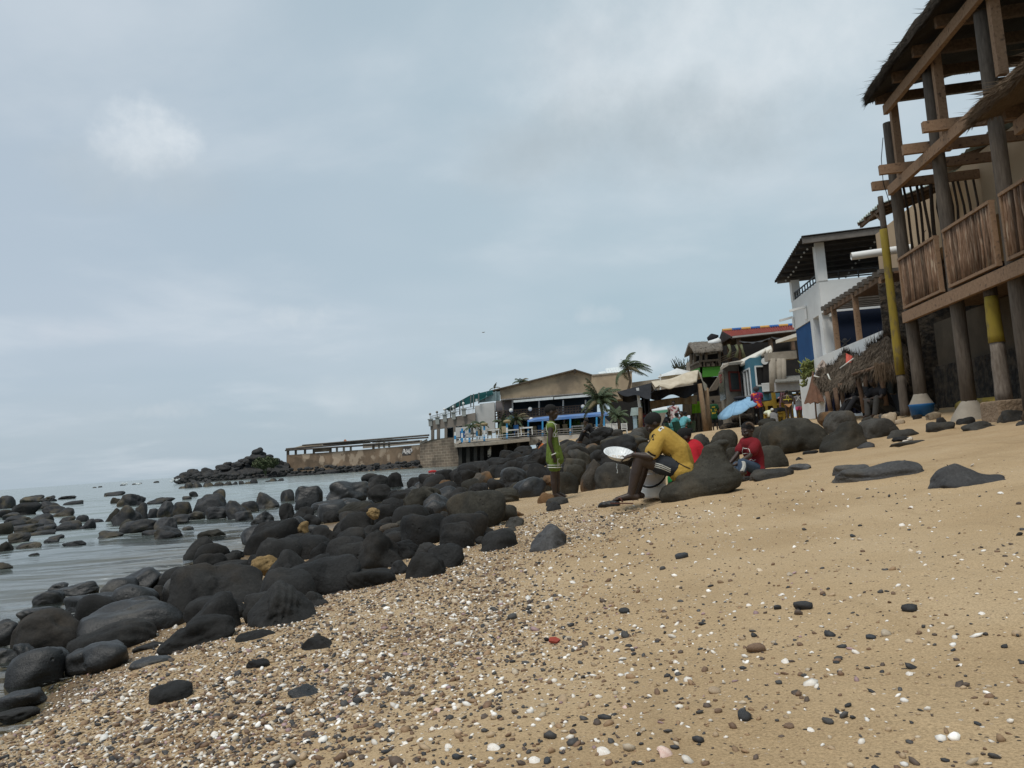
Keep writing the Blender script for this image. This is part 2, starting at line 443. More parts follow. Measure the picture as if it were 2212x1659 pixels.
def sand_mat():
    m = bpy.data.materials.new('sand'); m.use_nodes = True; nt = m.node_tree; L = nt.links.new; b = nt.nodes['Principled BSDF']
    b.inputs['Roughness'].default_value = 0.9; b.inputs['Specular IOR Level'].default_value = 0.15
    tc = nn(nt, 'ShaderNodeTexCoord')
    def noi(s, d=4, r=0.55):
        n = nn(nt, 'ShaderNodeTexNoise'); n.inputs['Scale'].default_value = s; n.inputs['Detail'].default_value = d; n.inputs['Roughness'].default_value = r
        L(tc.outputs['Object'], n.inputs[0]); return n
    def rmp(n, pts):
        r = nn(nt, 'ShaderNodeValToRGB'); e = r.color_ramp.elements
        while len(e) < len(pts): e.new(0.5)
        for i, (p, c) in enumerate(pts): e[i].position = p; e[i].color = rgba(c)
        L(n, r.inputs[0]); return r.outputs[0]
    def mx(f, a, c, blend='MIX'):
        n = nn(nt, 'ShaderNodeMix', data_type='RGBA', blend_type=blend)
        for i, x in ((0, f), (6, a), (7, c)):
            if isinstance(x, tuple): n.inputs[i].default_value = rgba(x)
            elif isinstance(x, (int, float)): n.inputs[i].default_value = x
            else: L(x, n.inputs[i])
        return n.outputs[2]
    base = rmp(noi(0.9, 6).outputs['Fac'], [(0.3, (0.33, 0.235, 0.135)), (0.5, (0.39, 0.285, 0.17)), (0.72, (0.43, 0.325, 0.205))])
    grain = rmp(noi(170, 3, 0.8).outputs['Fac'], [(0.3, (0.62, 0.6, 0.57)), (0.5, (0.98, 0.97, 0.95)), (0.68, (1.25, 1.24, 1.22))])
    c = mx(1.0, base, grain, 'MULTIPLY')
    # tiny specks of shell and basalt in the sand
    vo = nn(nt, 'ShaderNodeTexVoronoi'); vo.inputs['Scale'].default_value = 130; L(tc.outputs['Object'], vo.inputs[0])
    sc_ = nn(nt, 'ShaderNodeSeparateColor'); L(vo.outputs['Color'], sc_.inputs[0])
    sp = rmp(sc_.outputs[0], [(0.0, (0.03, 0.028, 0.027)), (0.28, (0.09, 0.07, 0.055)), (0.5, (0.27, 0.17, 0.1)), (0.75, (0.4, 0.3, 0.2)), (0.93, (0.62, 0.56, 0.48))])
    at_ = nn(nt, 'ShaderNodeAttribute'); at_.attribute_name = 'grit'
    gt = nn(nt, 'ShaderNodeMath', operation='LESS_THAN'); L(sc_.outputs[1], gt.inputs[0]); L(at_.outputs['Fac'], gt.inputs[1])
    dd = nn(nt, 'ShaderNodeMath', operation='LESS_THAN'); L(vo.outputs['Distance'], dd.inputs[0]); dd.inputs[1].default_value = 0.55
    g2 = nn(nt, 'ShaderNodeMath', operation='MULTIPLY'); L(gt.outputs[0], g2.inputs[0]); L(dd.outputs[0], g2.inputs[1])
    c = mx(g2.outputs[0], c, sp)
    # darker drag marks and old tide lines running along the shore
    mpt = nn(nt, 'ShaderNodeMapping'); mpt.inputs['Rotation'].default_value = (0, 0, rad(16)); mpt.inputs['Scale'].default_value = (1.6, .22, 1); L(tc.outputs['Object'], mpt.inputs[0])
    tn = nn(nt, 'ShaderNodeTexNoise'); tn.inputs['Scale'].default_value = 2.2; tn.inputs['Detail'].default_value = 7; tn.inputs['Roughness'].default_value = .65; L(mpt.outputs[0], tn.inputs[0])
    tm = nn(nt, 'ShaderNodeMapRange'); tm.inputs[1].default_value = .56; tm.inputs[2].default_value = .74; tm.inputs[4].default_value = .55; L(tn.outputs[0], tm.inputs[0])
    c = mx(tm.outputs[0], c, (0.24, 0.165, 0.09))
    # wet sand at the waterline (height band)
    ge = nn(nt, 'ShaderNodeSeparateXYZ'); L(tc.outputs['Object'], ge.inputs[0])
    wet = nn(nt, 'ShaderNodeMapRange'); wet.inputs[1].default_value = -0.93; wet.inputs[2].default_value = -1.02; L(ge.outputs[2], wet.inputs[0])
    c = mx(wet.outputs[0], c, mx(1.0, c, (0.5, 0.47, 0.43), 'MULTIPLY'))
    L(c, b.inputs['Base Color'])
    rg = nn(nt, 'ShaderNodeMapRange'); rg.inputs[3].default_value = 0.92; rg.inputs[4].default_value = 0.3; L(wet.outputs[0], rg.inputs[0]); L(rg.outputs[0], b.inputs['Roughness'])
    n1, n2 = noi(14, 4), noi(130, 2, 0.7)
    b1 = nn(nt, 'ShaderNodeBump'); b1.inputs['Strength'].default_value = 0.5; b1.inputs['Distance'].default_value = 0.02; L(n1.outputs[0], b1.inputs['Height'])
    b2 = nn(nt, 'ShaderNodeBump'); b2.inputs['Strength'].default_value = 0.6; b2.inputs['Distance'].default_value = 0.006; L(n2.outputs[0], b2.inputs['Height']); L(b1.outputs[0], b2.inputs['Normal'])
    b3 = nn(nt, 'ShaderNodeBump'); b3.inputs['Strength'].default_value = 0.9; b3.inputs['Distance'].default_value = 0.006
    inv = nn(nt, 'ShaderNodeMath', operation='MULTIPLY'); L(g2.outputs[0], inv.inputs[0])
    i2 = nn(nt, 'ShaderNodeMath', operation='SUBTRACT'); i2.inputs[0].default_value = 0.6; L(vo.outputs['Distance'], i2.inputs[1]); L(i2.outputs[0], inv.inputs[1])
    L(inv.outputs[0], b3.inputs['Height']); L(b2.outputs[0], b3.inputs['Normal'])
    L(b3.outputs[0], b.inputs['Normal'])
    return m
beach = mesh_obj('sand_beach', vv, ff, sand_mat(), smooth=True); label(beach, 'sloping tan sand beach with shell grit', None, kind='structure')
def gdens(X, Y):
    """share of loose pebbles and shells: a drift along the foot of the boulders, thinning up the beach"""
    X, Y = np.asarray(X, float), np.asarray(Y, float)
    s = X - (-0.75 + 0.28 * np.clip(Y, 0, 7) + 0.1 * np.clip(Y - 7, 0, 20)) + 0.25 * np.sin(Y * 1.7 + X)
    s = s + 0.5
    return (np.exp(-np.clip(s, 0, None) / 0.30) * 0.93 + 0.07 * np.exp(-np.clip(s, 0, None) / 2.2)) * np.clip(1.5 - Y / 14, 0.3, 1)
gr = 0.02 + gdens(GX.ravel(), GY.ravel()) * 0.42
atr = beach.data.attributes.new('grit', 'FLOAT', 'POINT'); atr.data.foreach_set('value', np.clip(gr, 0, 1).astype(np.float32))

# ------------------------------------------------------------------ sea
def water_mat():
    m = bpy.data.materials.new('sea_water'); m.use_nodes = True; nt = m.node_tree; L = nt.links.new
    b = nt.nodes['Principled BSDF']; out = nt.nodes['Material Output']
    b.inputs['Base Color'].default_value = (0.18, 0.215, 0.205, 1); b.inputs['Roughness'].default_value = 0.14; b.inputs['IOR'].default_value = 1.33; b.inputs['Specular IOR Level'].default_value = 0.42
    tc = nn(nt, 'ShaderNodeTexCoord'); prev = None
    for s, st, d, stre in ((0.22, (0.45, 1, 1), 2.2, 1.0), (0.9, (0.35, 1, 1), 0.34, 1.0), (3.2, (0.4, 1, 1), 0.055, 0.9), (11, (0.55, 1, 1), 0.008, 0.7)):
        mp = nn(nt, 'ShaderNodeMapping'); mp.inputs['Scale'].default_value = st; mp.inputs['Rotation'].default_value = (0, 0, rad(8 + s)); L(tc.outputs['Object'], mp.inputs[0])
        n = nn(nt, 'ShaderNodeTexNoise'); n.inputs['Scale'].default_value = s; n.inputs['Detail'].default_value = 3; L(mp.outputs[0], n.inputs[0])
        bp = nn(nt, 'ShaderNodeBump'); bp.inputs['Strength'].default_value = stre * 0.5; bp.inputs['Distance'].default_value = d; L(n.outputs[0], bp.inputs['Height'])
        if prev: L(prev.outputs[0], bp.inputs['Normal'])
        prev = bp
    L(prev.outputs[0], b.inputs['Normal'])
    tr = nn(nt, 'ShaderNodeBsdfTransparent'); tr.inputs[0].default_value = (0.86, 0.93, 0.92, 1)
    gl = nn(nt, 'ShaderNodeBsdfGlossy'); gl.inputs['Roughness'].default_value = 0.08; L(prev.outputs[0], gl.inputs['Normal'])
    fr = nn(nt, 'ShaderNodeFresnel'); fr.inputs[0].default_value = 1.33; L(prev.outputs[0], fr.inputs['Normal'])
    sh = nn(nt, 'ShaderNodeMixShader'); L(fr.outputs[0], sh.inputs[0]); L(tr.outputs[0], sh.inputs[1]); L(gl.outputs[0], sh.inputs[2])
    a = nn(nt, 'ShaderNodeAttribute'); a.attribute_name = 'depth'
    mr = nn(nt, 'ShaderNodeMapRange'); mr.inputs[1].default_value = 0.02; mr.inputs[2].default_value = 0.42; L(a.outputs['Fac'], mr.inputs[0])
    mix = nn(nt, 'ShaderNodeMixShader'); L(mr.outputs[0], mix.inputs[0]); L(sh.outputs[0], mix.inputs[1]); L(b.outputs[0], mix.inputs[2])
    # foam where the swash breaks in the shallows
    n = nn(nt, 'ShaderNodeTexNoise'); n.inputs['Scale'].default_value = 5; n.inputs['Detail'].default_value = 8; n.inputs['Roughness'].default_value = 0.7; L(tc.outputs['Object'], n.inputs[0])
    f1 = nn(nt, 'ShaderNodeMapRange'); f1.inputs[1].default_value = 0.6; f1.inputs[2].default_value = 0.7; L(n.outputs[0], f1.inputs[0])
    f2 = nn(nt, 'ShaderNodeMapRange'); f2.inputs[1].default_value = 0.16; f2.inputs[2].default_value = 0.02; L(a.outputs['Fac'], f2.inputs[0])
    f3 = nn(nt, 'ShaderNodeMath', operation='MULTIPLY'); L(f1.outputs[0], f3.inputs[0]); L(f2.outputs[0], f3.inputs[1])
    fa = nn(nt, 'ShaderNodeAttribute'); fa.attribute_name = 'foam'
    nf = nn(nt, 'ShaderNodeTexNoise'); nf.inputs['Scale'].default_value = 9; nf.inputs['Detail'].default_value = 6; nf.inputs['Roughness'].default_value = .7; L(tc.outputs['Object'], nf.inputs[0])
    f4 = nn(nt, 'ShaderNodeMath', operation='ADD'); L(nf.outputs[0], f4.inputs[0]); L(fa.outputs['Fac'], f4.inputs[1])
    f5 = nn(nt, 'ShaderNodeMapRange'); f5.inputs[1].default_value = .82; f5.inputs[2].default_value = 1.1; f5.inputs[4].default_value = .75; L(f4.outputs[0], f5.inputs[0])
    f6 = nn(nt, 'ShaderNodeMath', operation='MAXIMUM'); L(f3.outputs[0], f6.inputs[0]); L(f5.outputs[0], f6.inputs[1]); f3 = f6
    fo = nn(nt, 'ShaderNodeBsdfDiffuse'); fo.inputs[0].default_value = (0.7, 0.72, 0.7, 1)
    m2 = nn(nt, 'ShaderNodeMixShader'); L(f3.outputs[0], m2.inputs[0]); L(mix.outputs[0], m2.inputs[1]); L(fo.outputs[0], m2.inputs[2])
    L(m2.outputs[0], out.inputs['Surface'])
    return m
wx = axis([(-9000, -300, 10), (-300, -30, 30), (-30, -14, 30), (-14, 0, 150), (0, 12, 20), (12, 60, 6)])
wy = axis([(-40, 0, 10), (0, 4, 20), (4, 24, 170), (24, 60, 50), (60, 200, 30), (200, 1000, 12), (1000, 9000, 10)])
WX, WY = np.meshgrid(wx, wy)
swell = 0.02 * np.sin(WX * 0.5 + WY * 1.9) + 0.015 * np.sin(WX * -0.7 + WY * 3.1 + 1)
swell = np.where((np.abs(WX) < 30) & (WY < 60), swell, 0) * np.clip((xW(WY) - WX) / 2.5, 0, 1)
WV = np.stack([WX.ravel(), WY.ravel(), (WZ + swell).ravel()], -1)
nwx = len(wx)
wf = [(j * nwx + i, j * nwx + i + 1, (j + 1) * nwx + i + 1, (j + 1) * nwx + i) for j in range(len(wy) - 1) for i in range(nwx - 1)]
sea = mesh_obj('sea', WV, wf, water_mat(), smooth=True); label(sea, 'grey green sea with small ripples', None, kind='structure')
da = sea.data.attributes.new('depth', 'FLOAT', 'POINT')
da.data.foreach_set('value', (WZ - terrain(WX.ravel(), WY.ravel())).astype(np.float32))
# ------------------------------------------------------------------ boulders
def rock_mat(name, a, b, brown, blo=0.56, bhi=0.72, rough=0.85, spec=0.22, pits=0.8, bumpd=0.018):
    m = bpy.data.materials.new(name); m.use_nodes = True; nt = m.node_tree; L = nt.links.new; p = nt.nodes['Principled BSDF']
    p.inputs['Roughness'].default_value = rough; p.inputs['Specular IOR Level'].default_value = spec
    tc = nn(nt, 'ShaderNodeTexCoord'); oi = nn(nt, 'ShaderNodeObjectInfo'); mp = nn(nt, 'ShaderNodeMapping')
    mu = nn(nt, 'ShaderNodeMath', operation='MULTIPLY'); mu.inputs[1].default_value = 91.0; L(oi.outputs['Random'], mu.inputs[0]); L(mu.outputs[0], mp.inputs['Location']); L(tc.outputs['Object'], mp.inputs[0])
    def noi(s, d=6, r=0.6):
        n = nn(nt, 'ShaderNodeTexNoise'); n.inputs['Scale'].default_value = s; n.inputs['Detail'].default_value = d; n.inputs['Roughness'].default_value = r; L(mp.outputs[0], n.inputs[0]); return n.outputs['Fac']
    def mr(x, f0, f1, t0=0, t1=1):
        n = nn(nt, 'ShaderNodeMapRange'); n.inputs[1].default_value = f0; n.inputs[2].default_value = f1; n.inputs[3].default_value = t0; n.inputs[4].default_value = t1; L(x, n.inputs[0]); return n.outputs[0]
    def mx(f, x, y, bt='MIX'):
        n = nn(nt, 'ShaderNodeMix', data_type='RGBA', blend_type=bt)
        for i, q in ((0, f), (6, x), (7, y)):
            if isinstance(q, tuple): n.inputs[i].default_value = rgba(q)
            elif isinstance(q, (int, float)): n.inputs[i].default_value = q
            else: L(q, n.inputs[i])
        return n.outputs[2]
    c = mx(mr(noi(3.0, 8), 0.35, 0.68), a, b)
    c = mx(mr(noi(1.6, 4), blo, bhi), c, brown)
    c = mx(mr(noi(7, 9, 0.72), 0.56, 0.74, 0, .55), c, tuple(x * 2.1 for x in b))
    c = mx(mr(noi(60, 3, 0.7), 0.3, 0.75), mx(1.0, c, (0.72, 0.72, 0.72), 'MULTIPLY'), mx(1.0, c, (1.25, 1.25, 1.25), 'MULTIPLY'))
    hv = nn(nt, 'ShaderNodeHueSaturation'); L(mr(oi.outputs['Random'], 0, 1, 0.72, 1.3), hv.inputs['Value']); L(c, hv.inputs['Color'])
    L(hv.outputs[0], p.inputs['Base Color'])
    vo = nn(nt, 'ShaderNodeTexVoronoi'); vo.inputs['Scale'].default_value = 16; vo.inputs['Randomness'].default_value = 1; L(mp.outputs[0], vo.inputs[0])
    pit = mr(vo.outputs['Distance'], 0.0, 0.22)
    pm = mr(noi(4, 2), 0.52, 0.62)
    inv = nn(nt, 'ShaderNodeMath', operation='SUBTRACT'); inv.inputs[0].default_value = 1; L(pit, inv.inputs[1])
    pp = nn(nt, 'ShaderNodeMath', operation='MULTIPLY'); L(inv.outputs[0], pp.inputs[0]); L(pm, pp.inputs[1])
    b0 = nn(nt, 'ShaderNodeBump', invert=True); b0.inputs['Strength'].default_value = pits; b0.inputs['Distance'].default_value = 0.015; L(pp.outputs[0], b0.inputs['Height'])
    b1 = nn(nt, 'ShaderNodeBump'); b1.inputs['Strength'].default_value = 0.85; b1.inputs['Distance'].default_value = bumpd; L(noi(9, 8, 0.65), b1.inputs['Height']); L(b0.outputs[0], b1.inputs['Normal'])
    b2 = nn(nt, 'ShaderNodeBump'); b2.inputs['Strength'].default_value = 0.7; b2.inputs['Distance'].default_value = 0.004; L(noi(90, 3, 0.7), b2.inputs['Height']); L(b1.outputs[0], b2.inputs['Normal'])
    L(b2.outputs[0], p.inputs['Normal'])
    return m
RM = {
    'dark': rock_mat('basalt_dark', (0.0125, 0.0125, 0.0125), (0.026, 0.0255, 0.0245), (0.036, 0.03, 0.024), rough=.85, spec=.22),
    'black': rock_mat('basalt_black', (0.011, 0.0115, 0.012), (0.023, 0.023, 0.023), (0.026, 0.023, 0.02), rough=0.8, pits=1.0, bumpd=0.03),
    'wet': rock_mat('basalt_wet', (0.012, 0.0125, 0.013), (0.024, 0.024, 0.0245), (0.05, 0.045, 0.036), rough=0.48, spec=0.4),
    'grey': rock_mat('basalt_grey', (0.034, 0.033, 0.03), (0.062, 0.059, 0.053), (0.09, 0.075, 0.055)),
    'slate': rock_mat('basalt_slate', (0.042, 0.042, 0.044), (0.07, 0.069, 0.068), (0.08, 0.07, 0.055), rough=.75),
    'olive': rock_mat('basalt_olive', (0.022, 0.021, 0.017), (0.042, 0.039, 0.031), (0.075, 0.06, 0.04), blo=0.5),
    'brown': rock_mat('basalt_rusty', (0.05, 0.045, 0.038), (0.075, 0.062, 0.048), (0.15, 0.085, 0.04), blo=0.42, bhi=0.58),
    'sea': rock_mat('basalt_sea', (0.02, 0.021, 0.023), (0.04, 0.04, 0.041), (0.085, 0.07, 0.045), blo=0.5, bhi=0.65, rough=0.6),
    'ochre': rock_mat('ochre_stone', (0.16, 0.11, 0.05), (0.3, 0.2, 0.09), (0.06, 0.05, 0.04), blo=0.55, bhi=0.65, rough=0.9),
    'tan': rock_mat('tan_rubble', (0.2, 0.16, 0.11), (0.3, 0.24, 0.17), (0.12, 0.095, 0.07), rough=0.95),
    'pale': rock_mat('pale_stone', (0.4, 0.36, 0.3), (0.55, 0.5, 0.44), (0.3, 0.26, 0.2), rough=0.9),
}
_ico = {}
def ico(k):
    if k not in _ico:
        bm = bmesh.new(); bmesh.ops.create_icosphere(bm, subdivisions=k, radius=1)
        _ico[k] = (np.array([v.co for v in bm.verts]), [tuple(v.index for v in f.verts) for f in bm.faces]); bm.free()
    return _ico[k]
def rock_verts(seed, shape='round', sub=4, rough=1.0):
    g = np.random.default_rng(seed); d, fs = ico(sub); d = d.copy()
    npl, p, hl, hh = {'round': (11, 15, 0.58, 1.0), 'egg': (7, 8, 0.74, 1.05), 'block': (9, 18, 0.6, 0.95), 'jag': (12, 16, 0.5, 1.0), 'wedge': (9, 16, 0.6, 1.0),
                      'flat': (9, 14, 0.6, 1.0), 'tri': (7, 16, 0.66, 1.0), 'pit': (10, 11, 0.62, 1.0), 'fin': (6, 9, 0.75, 1.0), 'dome': (7, 8, 0.74, 1.0), 'wave': (6, 6, 0.85, 1.0)}[shape]
    N = g.normal(size=(npl, 3)); N /= np.linalg.norm(N, axis=1)[:, None]
    H = g.uniform(hl, hh, npl)
    sgn = 1 if g.random() < 0.5 else -1
    N = np.vstack([N, [[1, 0, 0], [-1, 0, 0], [0, -1, 0], [0, 1, 0], [0, .1, 1]]]); H = np.append(H, g.uniform(.74, 1.0, 5))
    if shape == 'tri': N = np.vstack([N, [[.62, -.2, .78], [-.66, -.2, .72], [0.1, -.85, .45]]]); H = np.append(H, [.5, .5, .55])
    if shape == 'wedge': N = np.vstack([N, [[sgn * .55, -.2, .8], [0, -.85, .5]]]); H = np.append(H, [.45, .62])
    if shape == 'block': N = np.vstack([N, [[0, .1, 1], [.95, -.2, .25], [-.95, -.2, .25], [0, -.95, .3]]]); H = np.append(H, [.75, .8, .8, .7])
    if shape == 'flat': N = np.vstack([N, [[sgn * .12, -.1, 1]]]); H = np.append(H, [.6])
    base = np.ones(len(d)) ** -p
    acc = base.copy()
    for n, h in zip(N / np.linalg.norm(N, axis=1)[:, None], H):
        acc = acc + np.maximum(0, d @ n / h) ** p
    r = acc ** (-1 / p)
    for k, (f, a) in enumerate(((1.6, .10), (3.2, .05), (6.5, .022))):
        for _ in range(3):
            w = g.normal(size=3) * f; r = r + a * 0.6 * np.sin(d @ w + g.uniform(0, 6.28)) * rough
    if shape in ('jag', 'pit'):
        q = np.array([noise.fractal(V(x * 2.2 + seed), 0.9, 2.1, 5) for x in d]); r = r + q * (0.13 if shape == 'jag' else 0.09)
        if shape == 'pit':
            for _ in range(16):
                c = g.normal(size=3); c /= np.linalg.norm(c); s = g.uniform(0.12, 0.28)
                r = r - 0.10 * np.exp(-((d - c) ** 2).sum(1) / s ** 2 * 2.2)
    else:
        for _ in range(5 if sub > 3 else 2):
            c = g.normal(size=3); c /= np.linalg.norm(c); s = g.uniform(0.25, 0.6)
            r = r - 0.07 * rough * np.exp(-((d - c) ** 2).sum(1) / s ** 2 * 2)
    if len(d) > 2000:
        o3 = V((seed * 1.7 % 50, seed * .9 % 31, seed * .3 % 17)); am = 0.022 * rough
        q = np.array([noise.fractal(V(x) * 4.5 + o3, 0.8, 2.1, 4) for x in d]); r = r + q * am
        c1 = np.array([noise.noise(V(x) * 1.3 + o3) for x in d]); r = r - 0.03 * np.exp(-(c1 / .022) ** 2) * (0.4 + 0.6 * (q > 0))
    v = d * r[:, None]
    if shape == 'fin':       # a shark-fin ridge leaning right
        z = v[:, 2]; v[:, 0] += np.clip(z, 0, None) * 0.15; v[:, 1] *= 1 - 0.5 * np.clip(z, 0, 1); v[:, 2] = np.where(z > 0, z * (0.35 + 0.65 * np.exp(-((v[:, 0] + .45) ** 2) / .25)), z)
    if shape == 'wave':
        z = v[:, 2]; x = v[:, 0]; v[:, 2] = np.where(z > 0, z * (0.45 + 0.35 * np.exp(-((x - .3) ** 2) / .18) + .2 * np.exp(-((x + .75) ** 2) / .1)), z)
    return v, fs
ROCKS = []          # (u, v, w_px, h_px, name) of every boulder, for the descriptions
_seed = [100]
def fit(v):
    v = v - (v.max(0) + v.min(0)) / 2
    return v / (np.abs(v).max(0) + 1e-9)
def boulder(u, vb, w, h, shape='round', m='dark', lab=None, zmin=WZ, Y=None, dep=None, yaw=None, name='boulder', sub=None, short=None, bury=None, seed=None, group=None, tilt=None, cat='boulder'):
    _seed[0] += 1; sd = seed or _seed[0]; g = np.random.default_rng(sd + 5000)
    if bury is None: bury = {'dome': 0.9, 'flat': 1.1, 'wave': 1.0, 'fin': 1.0, 'wedge': 0.75, 'tri': 0.8, 'block': 0.6}.get(shape, 0.5)
    p = ground(u, vb, zmin) if Y is None else at(u, vb, Y)
    if Y is None and math.hypot(p.x, p.y) > 300: p = at(u, vb, 120)
    px = p.y / FPX
    dep = dep if dep is not None else g.uniform(0.7, 0.95)
    hw = w * px / 2; dd = hw * min(dep, max(0.5, 1.6 * h / w + .3)); 
    k = (p.y + dd * 0.7) / p.y; hw *= k; hh = max(at(u, vb - h, p.y + dd * .7).z - p.z, .13 * w * px)
    half = hh * (1 + bury) / 2
    c = V((p.x * k, p.y + dd * 0.7, p.z + hh - half + (0.0)))
    sub = sub or (5 if w > 46 else 4 if w > 24 else 3)
    v, fs = rock_verts(sd, shape, sub)
    a = yaw if yaw is not None else g.uniform(-0.5, 0.5)
    ca, sa = math.cos(a), math.sin(a); v = v @ np.array([[ca, sa, 0], [-sa, ca, 0], [0, 0, 1]])
    v = fit(v) * np.array([hw, dd, half])
    tl = ROLL if tilt is None else tilt
    # lean a little with the fall of the beach
    ct, st = math.cos(tl * 0.6), math.sin(tl * 0.6)
    v = v @ np.array([[ct, 0, st], [0, 1, 0], [-st, 0, ct]])
    o = mesh_obj(name, v + np.array(c), fs, RM[m], smooth=True, loc=c)
    o['category'] = cat
    if group: o['group'] = group
    ROCKS.append([o, u, vb - h / 2, w, h, lab, short, shape, m])
    if lab: o['label'] = lab
    return o
G1, G2, G3 = 'boulders between the sand and the water', 'rocks standing in the shallow sea', 'boulders lying on the sand'
B = boulder
# ---- nearest belt, lower left
for a in [
    (101.7, 1400, 164, 84, 'egg', 'dark', 'large smooth egg-shaped dark boulder at the left end of the belt', 'the egg-shaped boulder'),
    (15, 1397, 80, 60, 'round', 'wet', 'smooth dark boulder cut by the left edge, beside the egg-shaped boulder', None),
    (242, 1411, 193, 64, 'flat', 'dark', 'long low flat-topped boulder lying on the gravel right of the egg-shaped boulder', 'the long low boulder'),
    (290, 1378, 225, 79, 'flat', 'wet', 'broad smooth wet boulder behind the long low boulder', 'the broad wet boulder'),
    (470, 1322, 200, 108, 'wedge', 'dark', 'big dark overhanging boulder leaning over two paler ones', 'the overhanging boulder'),
    (472, 1352, 140, 66, 'dome', 'dark', 'grey pitted dome boulder tucked under the overhanging boulder', 'the tucked dome boulder'),
    (436, 1397, 160, 68, 'wedge', 'dark', 'low wedge-shaped boulder in front of the tucked dome, on the gravel edge', 'the low wedge boulder'),
    (103, 1453, 107, 58, 'dome', 'wet', 'dome boulder at the water edge in front of the egg-shaped boulder', 'the waterside dome'),
    (206, 1448, 110, 53, 'round', 'wet', 'tilted pitted boulder on the gravel edge, right of the waterside dome', 'the tilted pitted boulder'),
    (605.6, 1352, 147, 95, 'tri', 'dark', 'triangular rough-faced dark boulder standing on the gravel', 'the triangular boulder'),
    (704, 1286, 165, 83, 'block', 'black', 'big blocky black boulder with a flat front behind the triangular boulder', 'the blocky black boulder'),
    (822, 1230, 97, 87, 'tri', 'dark', 'tall cone-shaped dark boulder in the front row of the belt', 'the cone-shaped boulder'),
    (919, 1243, 87, 52, 'dome', 'dark', 'smooth dome boulder half buried at the sand edge, foot of the belt', 'the buried dome'),
    (800, 1265, 113, 36, 'flat', 'dark', 'low flat dark boulder on the gravel between the blocky and the buried dome boulders', 'the low flat boulder'),
    (685, 1310, 50, 35, 'wedge', 'dark', 'small wedge stone leaning beside the triangular boulder', None),
    (591, 1192, 122, 69, 'flat', 'dark', 'large flat-topped dark boulder with dimples, standing at the water', 'the flat-topped boulder'),
    (621, 1263, 99, 75, 'tri', 'dark', 'steep dark boulder left behind the blocky black boulder', 'the steep boulder'),
    (753, 1203, 85, 62, 'round', 'dark', 'slanting smooth boulder left of the cone-shaped boulder', 'the slanting boulder'),
    (885, 1171, 123, 42, 'flat', 'dark', 'wide overhanging slab boulder in the middle of the belt', 'the overhanging slab'),
    (879, 1208, 56, 42, 'block', 'black', 'black block under the overhanging slab, right of the cone-shaped boulder', None),
    (934, 1210, 71, 40, 'block', 'dark', 'squarish dark boulder behind the buried dome', 'the squarish boulder'),
    (988, 1189, 82, 62, 'dome', 'black', 'round black boulder with a bumpy top at the sand edge', 'the round black boulder'),
    (1079, 1186, 83, 43, 'dome', 'dark', 'half-buried dome boulder on sand right of the round black boulder', 'the half-buried dome'),
    (1185, 1185, 83, 52, 'wedge', 'slate', 'lone wedge boulder on open sand with its steep side to the right', 'the lone wedge'),
    (1033, 1142, 128, 84, 'round', 'olive', 'biggest rounded boulder of the belt with a rusty top', 'the big rusty-topped boulder'),
    (1081, 1116, 43, 33, 'dome', 'dark', 'small dark dome boulder right of the big rusty-topped boulder', None),
    (1095, 1086, 57, 33, 'egg', 'olive', 'grey oval boulder left of the standing boy, on the pebbles', 'the grey oval boulder'),
    (1124, 1074, 49, 33, 'egg', 'olive', 'dark oval boulder nearest the standing boy on his left', None),
    (914, 1112, 83, 62, 'pit', 'olive', 'tall deeply pitted boulder left behind the big rusty-topped boulder', 'the tall pitted boulder'),
    (923, 1132, 40, 38, 'pit', 'dark', 'small rough pitted boulder in front of the tall pitted boulder', None),
    (958, 1132, 26, 28, 'round', 'dark', 'small round dark boulder wedged left of the big rusty-topped boulder', None),
    (773, 1119, 87, 36, 'round', 'olive', 'broad brownish boulder with a pale streak in the middle of the belt', 'the streaked boulder'),
    (786, 1142, 55, 45, 'round', 'dark', 'dark boulder carrying the yellow lump on its right shoulder', 'the boulder with the yellow lump'),
    (837, 1144, 61, 56, 'round', 'dark', 'dark boulder right of the yellow lump', None),
    (751, 1084, 92, 47, 'block', 'wet', 'huge flat-sided boulder on the far side of the belt against the water', 'the huge far boulder'),
    (668, 1097, 61, 49, 'block', 'wet', 'cracked split boulder on the far side of the belt against the water', 'the split boulder'),
    (621, 1083, 33, 26, 'dome', 'sea', 'small dome boulder with brown foot left of the split boulder', None),
    (577, 1098, 49, 37, 'wedge', 'sea', 'pointed boulder with brown foot at the left end of the far row', 'the pointed boulder'),
    (567, 1135, 50, 31, 'wedge', 'wet', 'angular wet boulder left behind the flat-topped boulder, in the water', None),
]:
    B(*a[:6], lab=a[6], short=a[7], group=G1)
